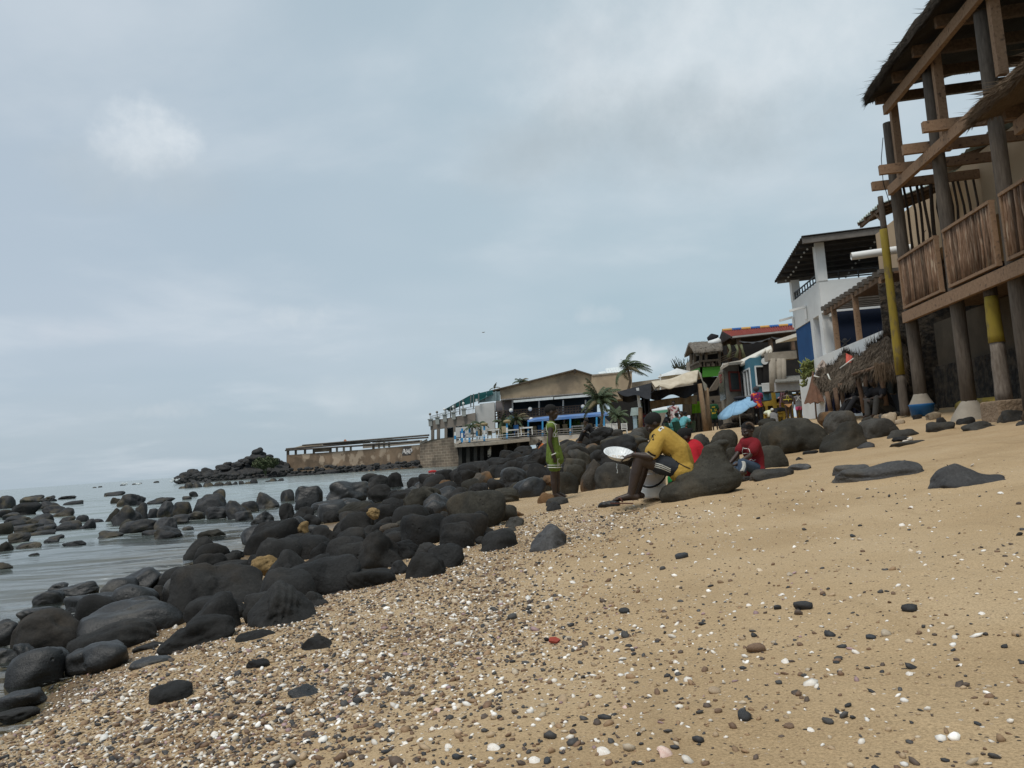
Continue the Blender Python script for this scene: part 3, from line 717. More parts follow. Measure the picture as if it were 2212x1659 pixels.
# ---- more of the belt, described by what they lie beside
for a in [
    (17, 1430, 60, 32, 'round', 'wet'), (52, 1424, 46, 35, 'round', 'wet'), (77, 1334, 68, 22, 'egg', 'wet'), (108, 1304, 58, 30, 'dome', 'wet'), (170, 1286, 83, 28, 'round', 'wet'),
    (125, 1276, 45, 17, 'round', 'wet'), (215, 1316, 145, 36, 'flat', 'wet'), (295, 1283, 111, 54, 'wedge', 'wet'), (212, 1329, 83, 28, 'round', 'wet'), (371, 1274, 70, 38, 'round', 'wet'),
    (311, 1309, 53, 25, 'dome', 'wet'), (345, 1299, 45, 36, 'round', 'dark'), (463, 1236, 76, 43, 'dome', 'dark'), (500, 1237, 100, 25, 'flat', 'dark'), (509, 1208, 33, 20, 'jag', 'black'),
    (340, 1262, 60, 24, 'round', 'wet'), (420, 1252, 60, 26, 'round', 'wet'), (555, 1225, 60, 28, 'round', 'dark'), (620, 1121, 30, 35, 'round', 'dark'), (655, 1121, 45, 26, 'wedge', 'dark'),
    (701, 1102, 64, 20, 'egg', 'wet'), (759, 1095, 49, 21, 'wedge', 'wet'), (851, 1053, 42, 33, 'round', 'dark'), (929, 1061, 52, 40, 'egg', 'dark'), (961, 1040, 44, 26, 'round', 'dark'),
    (993, 1057, 26, 40, 'jag', 'black'), (1041, 1050, 49, 31, 'round', 'brown'), (1107, 1053, 64, 42, 'pit', 'black'), (1035, 1078, 49, 36, 'pit', 'black'), (1164, 1043, 48, 44, 'dome', 'dark'),
    (675, 1138, 40, 28, 'round', 'dark'), (716, 1130, 35, 28, 'pit', 'dark'), (707, 1175, 73, 43, 'round', 'dark'), (652, 1189, 50, 38, 'round', 'dark'), (649, 1203, 50, 26, 'egg', 'olive'),
    (743, 1208, 55, 17, 'egg', 'dark'), (602, 1194, 40, 26, 'round', 'wet'), (695, 1220, 44, 49, 'round', 'black'), (1048, 1159, 43, 21, 'block', 'dark'), (1038, 1177, 23, 19, 'round', 'dark'),
    (945, 1142, 26, 20, 'round', 'dark'), (860, 1175, 36, 30, 'round', 'dark'), (800, 1168, 56, 34, 'round', 'dark'), (640, 1160, 56, 26, 'round', 'dark'), (740, 1152, 40, 26, 'round', 'dark'),
    (820, 1082, 54, 36, 'round', 'dark'), (870, 1092, 60, 34, 'round', 'dark'), (900, 1058, 40, 28, 'round', 'dark'), (815, 1062, 50, 36, 'round', 'dark'), (1000, 1082, 44, 30, 'round', 'olive'),
    (960, 1066, 40, 30, 'round', 'brown'), (1074, 1062, 40, 30, 'round', 'dark'), (1075, 1092, 30, 20, 'round', 'dark'), (1010, 1040, 40, 26, 'round', 'dark'), (800, 1040, 40, 18, 'round', 'dark'),
    (1112, 1135, 42, 19, 'wedge', 'grey'), (1105, 1146, 24, 9, 'flat', 'grey'), (1150, 1030, 44, 36, 'pit', 'dark'), (1066, 1034, 44, 30, 'pit', 'dark'), (1110, 1024, 50, 30, 'round', 'dark'),
    (840, 1110, 50, 30, 'round', 'dark'), (560, 1165, 50, 22, 'round', 'wet'), (1200, 1016, 46, 34, 'round', 'dark'), (1160, 1010, 64, 44, 'jag', 'black'), (1082, 1014, 50, 28, 'round', 'dark'), (1040, 1022, 50, 26, 'round', 'dark'),
    (1020, 1024, 34, 24, 'round', 'olive'), (560, 1290, 60, 30, 'round', 'black'), (640, 1295, 60, 34, 'round', 'black'), (740, 1262, 70, 40, 'round', 'black'), (860, 1240, 44, 30, 'round', 'black')]:
    B(*a, group=G1)
# ---- boulders behind and right of the standing boy
for a in [
    (1229, 1057, 43, 40, 'dome', 'olive', 'plain dark dome boulder just right of the boy in green', 'the dome beside the boy', 11.4),
    (1282, 1050, 58, 58, 'round', 'brown', 'rust-brown boulder behind the plate, leaning on the grey dome', 'the rust-brown boulder', 11.6),
    (1330, 1056, 92, 60, 'dome', 'grey', 'big grey dome boulder behind the plate and the knee', 'the grey dome behind the plate', 11.3),
    (1242, 1018, 50, 30, 'round', 'olive', None, None, 14), (1243, 1032, 40, 30, 'dome', 'olive', None, None, 13), (1247, 986, 58, 28, 'egg', 'grey', None, None, 20),
    (1242, 992, 33, 22, 'dome', 'grey', None, None, 19), (1260, 1008, 38, 36, 'pit', 'olive', None, None, 16), (1279, 974, 35, 16, 'egg', 'brown', None, None, 24),
    (1340, 990, 93, 50, 'pit', 'black', 'huge craggy black boulder shaped like a head above the plate', 'the craggy black boulder', 15),
    (1350, 968, 104, 28, 'round', 'olive', 'broad olive boulder lying behind the craggy black boulder', 'the broad olive boulder', 18),
    (1299, 950, 54, 28, 'jag', 'black', 'jagged black rock below the blue awning posts', 'the jagged black rock', 26),
    (1332, 946, 34, 19, 'dome', 'grey', None, None, 27), (1366, 955, 50, 22, 'round', 'grey', None, None, 24), (1377, 944, 32, 20, 'dome', 'grey', None, None, 27), (1387, 969, 32, 26, 'round', 'grey', None, None, 20),
    (1400, 985, 40, 30, 'round', 'olive', None, None, 17), (1185, 1041, 26, 15, 'round', 'brown', None, None, 12.2), (1300, 1000, 50, 30, 'round', 'dark', None, None, 17), (1290, 985, 40, 24, 'round', 'olive', None, None, 21),
    (1215, 1000, 40, 26, 'round', 'olive', None, None, 18), (1265, 960, 44, 18, 'round', 'dark', None, None, 34), (1225, 965, 44, 16, 'round', 'dark', None, None, 40), (1190, 975, 44, 20, 'round', 'dark', None, None, 36),
    (1150, 988, 50, 20, 'round', 'dark', None, None, 38), (1110, 998, 46, 22, 'round', 'dark', None, None, 33), (1066, 1004, 40, 16, 'round', 'dark', None, None, 42), (1030, 1010, 40, 14, 'round', 'dark', None, None, 45), (1005, 1012, 36, 12, 'round', 'dark', None, None, 48), (1096, 985, 36, 14, 'round', 'dark', None, None, 60), (1130, 975, 40, 12, 'round', 'dark', None, None, 62), (1420, 968, 40, 22, 'round', 'grey', None, None, 22)]:
    B(*a[:6], lab=a[6], short=a[7], Y=a[8], group=G1, bury=.7)
# ---- boulders on the sand, right
for a in [
    (1562, 968, 64, 40, 'dome', 'olive', 'tall dark dome boulder behind the red jacket', 'the dome behind the red jacket', 14.5), (1517, 968, 38, 32, 'pit', 'grey', 'grey boulder with a hollow, left of the dome behind the red jacket', None, 14.8),
    (1646, 965, 50, 46, 'round', 'olive', 'brown rounded boulder between the child in red and the great slab', None, 14.6),
    (1716, 980, 137, 78, 'block', 'olive', 'great smooth slab-like boulder with a groove, largest on the sand', 'the great slab', None), (1660, 926, 40, 23, 'round', 'olive', 'low boulder peeping over the left end of the great slab', None, 17),
    (1824, 975, 97, 64, 'wedge', 'olive', 'leaning boulder with a pointed left foot, right of the great slab', 'the leaning boulder', None), (1817, 920, 69, 34, 'dome', 'grey', 'round grey boulder behind the leaning boulder', None, 15.5),
    (1790, 914, 40, 26, 'round', 'brown', 'rusty boulder half hidden left of the round grey boulder', None, 16), (1896, 948, 88, 46, 'dome', 'grey', 'wide grey hump boulder right of the leaning boulder', 'the wide grey hump', None),
    (1948, 946, 76, 19, 'flat', 'grey', 'low double-humped stone in front of the wide grey hump', None, None), (1948, 953, 40, 10, 'jag', 'black', 'thin rough black stone in front of the wide grey hump', None, None),
    (1962, 963, 77, 11, 'flat', 'grey', 'thin flat grey stone with a sand tail beside two white lumps', None, None), (1870, 969, 41, 14, 'wedge', 'slate', 'small grey wedge stone at the foot of the leaning boulder', None, None),
    (1751, 979, 33, 6, 'flat', 'dark', 'thin dark sliver of stone in front of the great slab', None, None), (1727, 994, 15, 7, 'tri', 'dark', 'tiny dark pyramid stone on open sand', None, None),
    (1660, 1008, 84, 46, 'dome', 'olive', 'smooth tail-shaped boulder behind the child in the red tee', None, 9.9), (1581, 1000, 34, 34, 'round', 'olive', 'dark boulder between the seat rock and the child in the red tee', None, 10),
    (1728, 1019, 52, 18, 'round', 'slate', 'small humped stone right of the child in the red tee', None, None), (1672, 1037, 100, 26, 'flat', 'grey', 'long low stone at the feet of the child in the red tee', None, None),
    (1611, 1038, 24, 9, 'flat', 'dark', 'small flat stone beside the bare foot of the child in the red tee', None, None), (1700, 1024, 28, 8, 'jag', 'dark', 'low rough stone behind the long low stone', None, None),
    (1841, 1026, 78, 24, 'flat', 'slate', 'low grey stone behind the long wave-shaped ridge', None, None), (1904, 1041, 197, 44, 'wave', 'slate', 'long wave-shaped grey ridge of rock in the sand', 'the wave-shaped ridge', None),
    (2090, 1051, 158, 54, 'fin', 'slate', 'sharp fin-shaped grey rock rising from the sand at right', 'the fin-shaped rock', None), (2032, 932, 66, 23, 'dome', 'grey', 'smooth grey dome stone in sand before the stilt house', None, None),
    (2087, 917, 34, 16, 'dome', 'dark', 'small grey dome stone nearest the middle stilt', None, None), (2116, 929, 74, 20, 'wedge', 'grey', 'long grey wedge stone in sand at right', None, None),
    (2190, 911, 60, 27, 'block', 'grey', 'squared grey block stone at the right edge', None, None), (2119, 900, 40, 24, 'dome', 'dark', 'dark round stone at the foot of the middle stilt', None, None), (2206, 921, 20, 12, 'wedge', 'grey', 'little stone cut by the right edge', None, None),
    (1181, 1087, 40, 24, 'dome', 'brown', 'brown stone behind the heels of the boy in green', None, None), (1204, 1091, 50, 17, 'flat', 'grey', 'flat grey stone under the feet of the boy in green', None, None),
    (1197, 1105, 33, 21, 'tri', 'dark', 'small pointed stone in front of the boy in green', None, None), (1316, 1097, 48, 16, 'dome', 'wet', "smooth grey stone under the toes of the teenager in yellow", None, None),
    (1119, 1118, 27, 14, 'jag', 'brown', 'rough brown lump on the sand left of the lone wedge', None, None)]:
    B(*a[:6], lab=a[6], short=a[7], Y=a[8], group=G3)
# ---- flat stones in the gravel, lower left
for a in [(322, 1405, 64, 16, 'flat', 'dark', 'low dark stone in gravel in front of the low wedge boulder'), (332, 1441, 96, 24, 'flat', 'wet', 'long flat stone in gravel right of the tilted pitted boulder'),
          (370, 1517, 95, 42, 'dome', 'dark', 'pitted dome stone alone in the gravel at lower left'), (50, 1524, 106, 34, 'flat', 'wet', 'flat wet slab at the water edge, lower left'),
          (35, 1552, 90, 20, 'flat', 'dark', 'thin dark stone in gravel at the left edge'), (552, 1389, 86, 26, 'flat', 'dark', 'flat dark stone in gravel below the triangular boulder'),
          (570, 1383, 40, 14, 'flat', 'dark', 'small flat stone touching the one below the triangular boulder'), (684, 1404, 66, 28, 'wedge', 'dark', 'wedge-shaped dark stone alone in the gravel'),
          (657, 1510, 66, 28, 'wedge', 'wet', 'slanted slate-like stone in the gravel, nearest of its kind'), (560, 1442, 56, 17, 'flat', 'dark', 'low dark stone in gravel between two wedge stones'), (490, 1322, 40, 12, 'flat', 'dark', 'flat stone at the gravel edge')]:
    B(*a[:6], lab=a[6], group='flat stones in the gravel')
# ---- rocks standing in the sea
for a in [
    (16, 1098, 33, 28, 'round'), (73, 1086, 48, 16, 'round'), (105, 1084, 33, 13, 'jag'), (145, 1078, 47, 7, 'jag'), (58, 1112, 63, 27, 'round', 'black'), (105, 1100, 49, 18, 'round'), (14, 1118, 32, 18, 'round'),
    (26, 1121, 40, 14, 'round'), (38, 1130, 55, 17, 'round'), (87, 1134, 52, 24, 'round'), (38, 1138, 45, 15, 'round'), (107, 1141, 45, 22, 'wedge'), (115, 1108, 45, 17, 'wedge'), (136, 1115, 54, 18, 'wedge'),
    (157, 1091, 46, 9, 'flat'), (145, 1129, 32, 13, 'block'), (148, 1143, 56, 18, 'flat'), (178, 1128, 26, 16, 'dome'), (189, 1141, 34, 20, 'wedge'), (60, 1148, 60, 16, 'round'), (100, 1147, 40, 13, 'round'),
    (8, 1156, 40, 27, 'round', 'olive'), (91, 1156, 58, 10, 'flat'), (43, 1170, 51, 20, 'round'), (112, 1170, 32, 9, 'flat'), (123, 1163, 35, 8, 'flat'), (160, 1178, 51, 10, 'flat'), (60, 1184, 55, 12, 'flat'),
    (8, 1192, 34, 22, 'wedge', 'olive'), (8, 1229, 36, 15, 'wedge', 'olive'), (74, 1200, 22, 5, 'flat', 'black'), (214, 1129, 24, 9, 'dome'), (246, 1071, 44, 9, 'block'), (251, 1087, 23, 13, 'dome', 'olive'),
    (284, 1093, 57, 27, 'block'), (349, 1089, 60, 15, 'jag'), (244, 1129, 39, 31, 'wedge', 'olive'), (271, 1133, 67, 42, 'wedge'), (307, 1124, 31, 39, 'block'), (332, 1117, 21, 19, 'block'), (360, 1117, 36, 36, 'block'),
    (274, 1145, 32, 24, 'wedge', 'olive'), (305, 1150, 76, 29, 'round'), (358, 1147, 53, 31, 'round'), (236, 1161, 59, 16, 'wedge'), (326, 1156, 44, 11, 'flat'), (362, 1159, 57, 24, 'wedge'), (395, 1117, 37, 34, 'block'),
    (452, 1114, 76, 47, 'block'), (474, 1081, 30, 25, 'dome'), (389, 1129, 43, 18, 'round'), (421, 1124, 40, 20, 'round'), (471, 1121, 50, 28, 'round'), (515, 1119, 50, 40, 'wedge'), (528, 1124, 40, 20, 'flat'),
    (407, 1147, 30, 10, 'flat'), (458, 1159, 53, 15, 'flat', 'olive'), (418, 1073, 17, 12, 'jag'), (404, 1080, 22, 9, 'flat'), (440, 1104, 34, 30, 'block'), (540, 1106, 36, 24, 'dome')]:
    B(*a[:5], m=a[5] if len(a) > 5 else 'sea', group=G2, Y=None, zmin=WZ)
for a in [(407, 1055, 25, 13), (426, 1053, 25, 12), (451, 1052, 24, 12), (472, 1050, 22, 9), (490, 1049, 22, 9), (508, 1048, 20, 8), (522, 1047, 13, 9), (536, 1046, 16, 6), (548, 1044.5, 16, 12), (578, 1043, 16, 5), (592, 1041, 20, 8), (606, 1040, 18, 7), (395, 1056, 16, 6)]:
    B(a[0], a[1], a[2], a[3], 'jag', 'sea', Y=70 if a[0] < 560 else 74, group='low reef rocks off the headland', sub=3, bury=2.0)
for a in [(265, 1049, 12, 3), (290, 1047, 10, 3), (302, 1045.5, 9, 2.5), (338, 1043, 12, 4), (205, 1054, 9, 2.5), (216, 1053, 9, 3)]:
    B(a[0], a[1], a[2], a[3], 'flat', 'sea', group='low reef rocks off the headland', sub=2, bury=1.2)
# ---- smaller filler boulders inside the belt, each its own object
frng = random.Random(21); placed = []
for o, *_ in ROCKS: placed.append((o.location.x, o.location.y, o.dimensions.x))
n_fill = 0
for k in range(900):
    Y = 4.2 * math.exp(frng.uniform(0, 1) * math.log(9)); e, w = float(xE(Y)), float(xW(Y))
    if Y > 13: e = 1.5 + (Y - 13) * 0.22
    if Y > 34: continue
    x = frng.uniform(w - 0.1, e); r = frng.uniform(0.08, 0.15) * (1 + Y / 14)
    if any((x - a) ** 2 + (Y - b) ** 2 < (r * 0.9 + c * 0.28) ** 2 for a, b, c in placed): continue
    z = max(tz(x, Y), WZ); u, v = uv_of((x, Y, z))
    if u < -10 or v > 1700: continue
    px = FPX / Y
    B(u, v, 2 * r * px, r * frng.uniform(1.0, 1.5) * px, frng.choice(['round', 'round', 'egg', 'dome', 'wedge', 'pit']), frng.choice(['dark', 'dark', 'wet', 'dark', 'olive', 'black'] if x > w + 1 else ['wet', 'dark']), Y=Y, group=G1, sub=3)
    placed.append((x, Y, 2 * r)); n_fill += 1
    if n_fill > 105: break
# yellow lump on a boulder, ochre patches
B(807, 1124, 28, 28, 'jag', 'ochre', lab='yellow spongy lump stuck between dark boulders', short='the yellow lump', Y=8.1, cat='rock', name='yellow_lump', bury=0.0)
B(573, 1233, 60, 34, 'pit', 'ochre', lab='ochre-stained rough rock behind the steep boulder', short='the ochre rock', Y=6.5, group=G1)
B(655, 1150, 26, 24, 'jag', 'ochre', lab='small yellow-brown rock behind the flat-topped boulder', Y=9.4, group=G1)
B(841, 1146, 42, 16, 'egg', 'brown', lab='rust-brown oval stone above the overhanging slab', Y=8.0, group=G1)
for u, v, w, h in [(1966, 952, 14, 9), (1958, 959, 16, 9)]:
    B(u, v, w, h, 'jag', 'pale', lab='white lump of coral stone on the sand, ' + ('upper' if u == 1966 else 'lower') + ' of the pair', cat='stone', name='white_stone')

# ---- the rock he sits on: a low hull with a horn at its right end
SY = 7.35
rows = [(1100, 1448, 1535, .15), (1084, 1438, 1548, .2), (1072, 1427, 1578, .25), (1058, 1424, 1596, .28), (1045, 1432, 1601, .28), (1032, 1454, 1596, .26), (1020, 1476, 1588, .22), (1010, 1492, 1580, .18), (1000, 1503, 1574, .15),
        (990, 1511, 1571, .12), (981, 1516, 1569, .10), (972, 1518, 1568, .095), (964, 1521, 1570, .09), (958, 1536, 1574, .075), (953, 1545, 1573, .06), (950, 1552, 1566, .03)]
NS = 56; sv = []; sf = []
for i, (v_, xl, xr, dp) in enumerate(rows):
    for k in range(NS):
        a = 2 * math.pi * k / NS; u_ = (xl + xr) / 2 + (xr - xl) / 2 * math.cos(a)
        vt = v_ - 0.11 * (u_ - 1512) * (1 if v_ > 1030 else max(0, (v_ - 960) / 70)) 
        p = at(u_, vt, SY); p.y += dp * math.sin(a) * (1 + 0.15 * math.cos(a)); sv.append(p)
for i in range(len(rows) - 1):
    for k in range(NS):
        a, b = i * NS + k, i * NS + (k + 1) % NS; sf.append((a, b, b + NS, a + NS))
sf.append(tuple(range(NS - 1, -1, -1))); sf.append(tuple(range((len(rows) - 1) * NS, len(rows) * NS)))
mb = MB().add(sv, sf)
mb.ell(at(1560, 957, SY - .02), (.06, .1, .03), n=16, m=10); mb.cap(at(1470, 1035, SY - .1), at(1572, 1012, SY - .16), .05, .05, 16)
SEAT = at(1512, 1080, SY)
seat = remesh(mb, 'seat_rock', RM['olive'], None, 0.012, 3)
for v in seat.data.vertices:
    n = noise.fractal(v.co * 5, 0.9, 2, 5); v.co += v.normal * n * 0.014
    n = noise.noise(v.co * 22); v.co -= v.normal * max(0, n - .25) * 0.03 * (1 if v.co.z > -0.25 else 0.3)
seat.data.transform(Matrix.Translation(-SEAT)); seat.location = SEAT
label(seat, 'carved low dark rock with an upright horn, seat of the teenager in yellow', 'boulder', G3)
ROCKS.append([seat, 1512, 1020, 175, 130, seat['label'], 'the horned seat rock', 'x', 'olive'])

# ---- wash where the sea meets the rocks, and sand banked against the boulders lying on it
wxy = WV[:, :2]; foam = np.zeros(len(wxy))
near = (wxy[:, 0] > -32) & (wxy[:, 0] < 1) & (wxy[:, 1] > 3) & (wxy[:, 1] < 62); idx = np.where(near)[0]; pts = wxy[idx]
for r in ROCKS:
    o = r[0]
    if o.location.x > float(xW(o.location.y)) + .6 or o.location.y > 60: continue
    dx = (pts[:, 0] - o.location.x) / (o.dimensions.x / 2 + .01); dy = (pts[:, 1] - o.location.y) / (o.dimensions.y / 2 + .01); d = np.hypot(dx, dy)
    foam[idx] = np.maximum(foam[idx], .42 * np.exp(-((d - 1) / .22) ** 2))
fa_ = sea.data.attributes.new('foam', 'FLOAT', 'POINT'); fa_.data.foreach_set('value', foam.astype(np.float32))
co = np.empty(len(beach.data.vertices) * 3, np.float32); beach.data.vertices.foreach_get('co', co); co = co.reshape(-1, 3)
for r in ROCKS:
    o = r[0]
    if o.get('group') not in (G3, 'flat stones in the gravel'): continue
    rx, ry = o.dimensions.x / 2, o.dimensions.y / 2; dx, dy = co[:, 0] - o.location.x, co[:, 1] - o.location.y
    d = np.hypot(dx / (rx + .01), dy / (ry + .01)); co[:, 2] += (min(.022, .07 * rx + .004) if o.get('group') == G3 else .006) * np.exp(-np.clip(d - .95, 0, None) ** 2 / .06) * (d < 3)
    co[:, 2] -= min(.02, .04 * rx) * np.exp(-((d - 1.75) / .3) ** 2)
beach.data.vertices.foreach_set('co', co.reshape(-1)); beach.data.update()

# ---- descriptions for the boulders still without one: size, form, and the landmark they lie beside
_used = set()
_marks = [r for r in ROCKS if r[6]] 
_marks += [[None, 1200, 980, 40, 200, '', 'the boy in green', '', ''], [None, 1000, 975, 200, 60, '', 'the pier columns', '', ''], [None, 800, 1000, 300, 50, '', 'the ruined sea wall', '', '']]
_form = {'round': 'rounded', 'egg': 'oval', 'block': 'blocky', 'jag': 'jagged', 'wedge': 'wedge-shaped', 'flat': 'low flat', 'tri': 'pointed', 'pit': 'pitted', 'fin': 'ridged', 'dome': 'domed', 'wave': 'wavy'}
_tone = {'dark': 'dark', 'black': 'black', 'wet': 'wet grey', 'grey': 'pale grey', 'olive': 'olive-grey', 'brown': 'rusty brown', 'slate': 'slate grey', 'sea': 'sea-worn', 'ochre': 'ochre'}
def _rel(r, k):
    dx, dy = r[1] - k[1], r[2] - k[2]
    if abs(dx) > abs(dy) * 1.3: return 'left of' if dx < 0 else 'right of'
    return 'behind' if dy < 0 else 'in front of'
for r in ROCKS:
    if r[5]: _used.add(r[5])
_todo = sorted([r for r in ROCKS if not r[5]], key=lambda r: -r[3] * r[4])
for r in _todo:
    g = r[0].get('group', '')
    near = sorted(_marks, key=lambda k: math.hypot(r[1] - k[1], 1.6 * (r[2] - k[2])))
    size = 'large' if r[3] > 70 else ('middling' if r[3] > 42 else 'small')
    noun = 'rock' if 'sea' in g or 'reef' in g else ('stone' if 'flat stones' in g else 'boulder')
    extra = ' in the sea' if 'sea' in g or 'reef' in g else ''
    base = '%s %s %s%s' % (_tone.get(r[8], 'dark'), _form[r[7]], noun, extra)
    cands = ['%s %s %s' % (base, _rel(r, near[0]), near[0][6]), '%s %s %s %s' % (size, base, _rel(r, near[0]), near[0][6])]
    cands += ['%s %s, %s %s and %s %s' % (size, base, _rel(r, near[0]), near[0][6], _rel(r, k), k[6]) for k in near[1:5]]
    if ('sea' in g or 'reef' in g):
        vert = 'far' if r[2] < 1085 else ('middle' if r[2] < 1135 else 'near')
        side = 'left edge' if r[1] < 60 else ('left group' if r[1] < 215 else ('right group' if r[1] < 560 else 'far reef'))
        cands = ['%s in the %s of the %s of sea rocks' % (base.replace(' in the sea', ''), vert, side), '%s %s in the %s of the %s of sea rocks' % (size, base.replace(' in the sea', ''), vert, side)]
        others = sorted([k for k in ROCKS if k is not r and k[5] and ('sea' in k[0].get('group', '') or 'reef' in k[0].get('group', '')) and len(k[5].split()) < 8], key=lambda k: math.hypot(r[1] - k[1], 1.6 * (r[2] - k[2])))
        cands += ['%s %s of the %s, %s the %s one' % (size, base.replace(' in the sea', ''), side, _rel(r, k), ' '.join(k[5].split()[:2])) for k in others[:4]]
    lab = next((c for c in cands if c not in _used and len(c.split()) <= 16), None)
    if lab is None:      # look-alikes nothing tells apart
        lab = {G1: 'little nondescript boulder wedged in the crowd of the dark belt', G2: 'little wet rock among the many in the shallow sea'}.get(g, 'small dark rock breaking the far water beside the low reef')
        r[0]['group'] = g if g in (G1, G2) else 'low reef rocks off the headland'
    r[5] = lab; _used.add(lab); r[0]['label'] = lab
# ------------------------------------------------------------------ pebbles and shells
def attr_mat(name, rough=0.7):
    m = bpy.data.materials.new(name); m.use_nodes = True; nt = m.node_tree; L = nt.links.new; b = nt.nodes['Principled BSDF']
    b.inputs['Roughness'].default_value = rough
    a = nn(nt, 'ShaderNodeAttribute'); a.attribute_name = 'pebble_colour'
    n = nn(nt, 'ShaderNodeTexNoise'); n.inputs['Scale'].default_value = 160; n.inputs['Detail'].default_value = 4
    tc = nn(nt, 'ShaderNodeTexCoord'); L(tc.outputs['Object'], n.inputs[0])
    mr = nn(nt, 'ShaderNodeMapRange'); mr.inputs[3].default_value = 0.7; mr.inputs[4].default_value = 1.25; L(n.outputs[0], mr.inputs[0])
    h = nn(nt, 'ShaderNodeHueSaturation'); L(mr.outputs[0], h.inputs['Value']); L(a.outputs['Color'], h.inputs['Color']); L(h.outputs[0], b.inputs['Base Color'])
    return m
g = np.random.default_rng(3)
def micro(xy): return np.array([sand_micro(x, y) for x, y in xy])
def sample(n, rmin, rmax, power):
    r = np.exp(g.uniform(math.log(rmin), math.log(rmax), n)); th = g.uniform(-0.78, 0.78, n)
    X, Y = r * np.sin(th), r * np.cos(th)
    d = gdens(X, Y) ** power
    k = (g.uniform(0, 1, n) < d) & (X > xW(Y) + 0.08)
    return X[k], Y[k]
PAL = np.array([(.03, .03, .032), (.055, .052, .05), (.085, .06, .045), (.16, .095, .055), (.26, .165, .09), (.36, .26, .16), (.46, .38, .28), (.68, .63, .56), (.8, .77, .72), (.3, .2, .2)])
def pebble_mesh(name, X, Y, size, lab, sub=0, pw=None):
    n = len(X); v0, f0 = (ico(sub) if sub else ico(1))
    if not sub:
        bm = bmesh.new(); bmesh.ops.create_icosphere(bm, subdivisions=1, radius=1); v0 = np.array([v.co for v in bm.verts]); f0 = [tuple(x.index for x in f.verts) for f in bm.faces]; bm.free()
    Z = terrain(X, Y) + micro(np.stack([X, Y], 1))
    sx = size * g.uniform(0.8, 1.5, n); sy = size * g.uniform(0.6, 1.1, n); sz = size * g.uniform(0.35, 0.8, n)
    a = g.uniform(0, 6.28, n); ca, sa = np.cos(a), np.sin(a)
    jit = 1 + g.normal(size=(n, len(v0))) * 0.12
    P = v0[None] * jit[..., None] * np.stack([sx, sy, sz], 1)[:, None]
    tl = g.normal(size=(n, 2)) * 0.25
    P[..., 2] += P[..., 0] * tl[:, :1] + P[..., 1] * tl[:, 1:]
    Q = np.empty_like(P); Q[..., 0] = P[..., 0] * ca[:, None] - P[..., 1] * sa[:, None] + X[:, None]; Q[..., 1] = P[..., 0] * sa[:, None] + P[..., 1] * ca[:, None] + Y[:, None]
    Q[..., 2] = P[..., 2] + (Z + sz * 0.35)[:, None]
    F = (np.array(f0)[None] + (np.arange(n) * len(v0))[:, None, None]).reshape(-1, 3)
    me = bpy.data.meshes.new(name); me.vertices.add(n * len(v0)); me.vertices.foreach_set('co', Q.reshape(-1).astype(np.float32))
    me.loops.add(F.size); me.loops.foreach_set('vertex_index', F.reshape(-1).astype(np.int32))
    me.polygons.add(len(F)); me.polygons.foreach_set('loop_start', (np.arange(len(F)) * 3).astype(np.int32)); me.polygons.foreach_set('loop_total', np.full(len(F), 3, np.int32))
    me.update(); me.validate()
    me.polygons.foreach_set('use_smooth', [True] * len(me.polygons))
    ci = g.choice(len(PAL), n, p=pw); c = PAL[ci] * g.uniform(0.8, 1.2, (n, 1)); c = np.concatenate([c, np.ones((n, 1))], 1)
    at_ = me.attributes.new('pebble_colour', 'FLOAT_COLOR', 'POINT'); at_.data.foreach_set('color', np.repeat(c, len(v0), 0).reshape(-1).astype(np.float32))
    me.materials.append(PM); o = bpy.data.objects.new(name, me); COL.objects.link(o); label(o, lab, None, kind='stuff'); return o
PM = attr_mat('pebble')
pd = np.array([.08, .08, .12, .14, .15, .15, .10, .09, .07, .02]); pd /= pd.sum()
X, Y = sample(125000, 1.0, 8.5, 1.0)
pebble_mesh('shell_grit', X, Y, np.clip(g.lognormal(math.log(0.0042), 0.46, len(X)), .0025, .014) * np.clip(0.85 + Y * 0.07, 1, 1.4), 'drift of fine pebbles and broken shell along the boulders', 0, pd)
X, Y = sample(11000, 1.0, 9, 0.55)
ps = np.array([.16, .14, .09, .08, .07, .06, .05, .18, .16, .01]); ps /= ps.sum()
pebble_mesh('scattered_pebbles', X, Y, np.clip(g.lognormal(math.log(0.0058), 0.42, len(X)), .003, .016), 'pebbles and shell bits strewn over the sand', 1, ps)
# ---- the larger shells and pebbles, each an object of its own
def shell_bm(seed):
    q = np.random.default_rng(seed); mb = MB(); na, nr = 22, 6; ribs = q.integers(9, 13)
    vs = []; asp = q.uniform(0.75, 1.0)
    def top(i, j, inner):
        a = -1.25 + 2.5 * i / na; r = (j / nr); rr = r * (1 - 0.18 * (abs(a) / 1.25) ** 2)
        x = math.sin(a) * rr * asp * 0.62; y = math.cos(a) * rr - 0.45
        z = 0.34 * math.sin(math.pi * min(1, 0.12 + 0.88 * r)) ** 0.7 * math.cos(a * 0.95) * (1 + 0.10 * math.cos(a * ribs * 2.2)) * (1 if not inner else 0.85)
        return (x, y, z - (0.05 if inner else 0))
    for inner in (False, True):
        b = len(mb.v); vs = [top(i, j, inner) for j in range(nr + 1) for i in range(na + 1)]
        fs = [(j * (na + 1) + i, j * (na + 1) + i + 1, (j + 1) * (na + 1) + i + 1, (j + 1) * (na + 1) + i) for j in range(nr) for i in range(na)]
        if inner: fs = [f[::-1] for f in fs]
        mb.add(vs, fs)
    return mb
SHM = [mat('shell_white', (.8, .77, .72), (.66, .6, .53), 6, 0.5, 0.2, 30), mat('shell_cream', (.66, .56, .42), (.52, .4, .28), 6, 0.55, 0.2, 30), mat('shell_pink', (.62, .42, .36), (.7, .55, .48), 6, 0.5, 0.2, 30)]
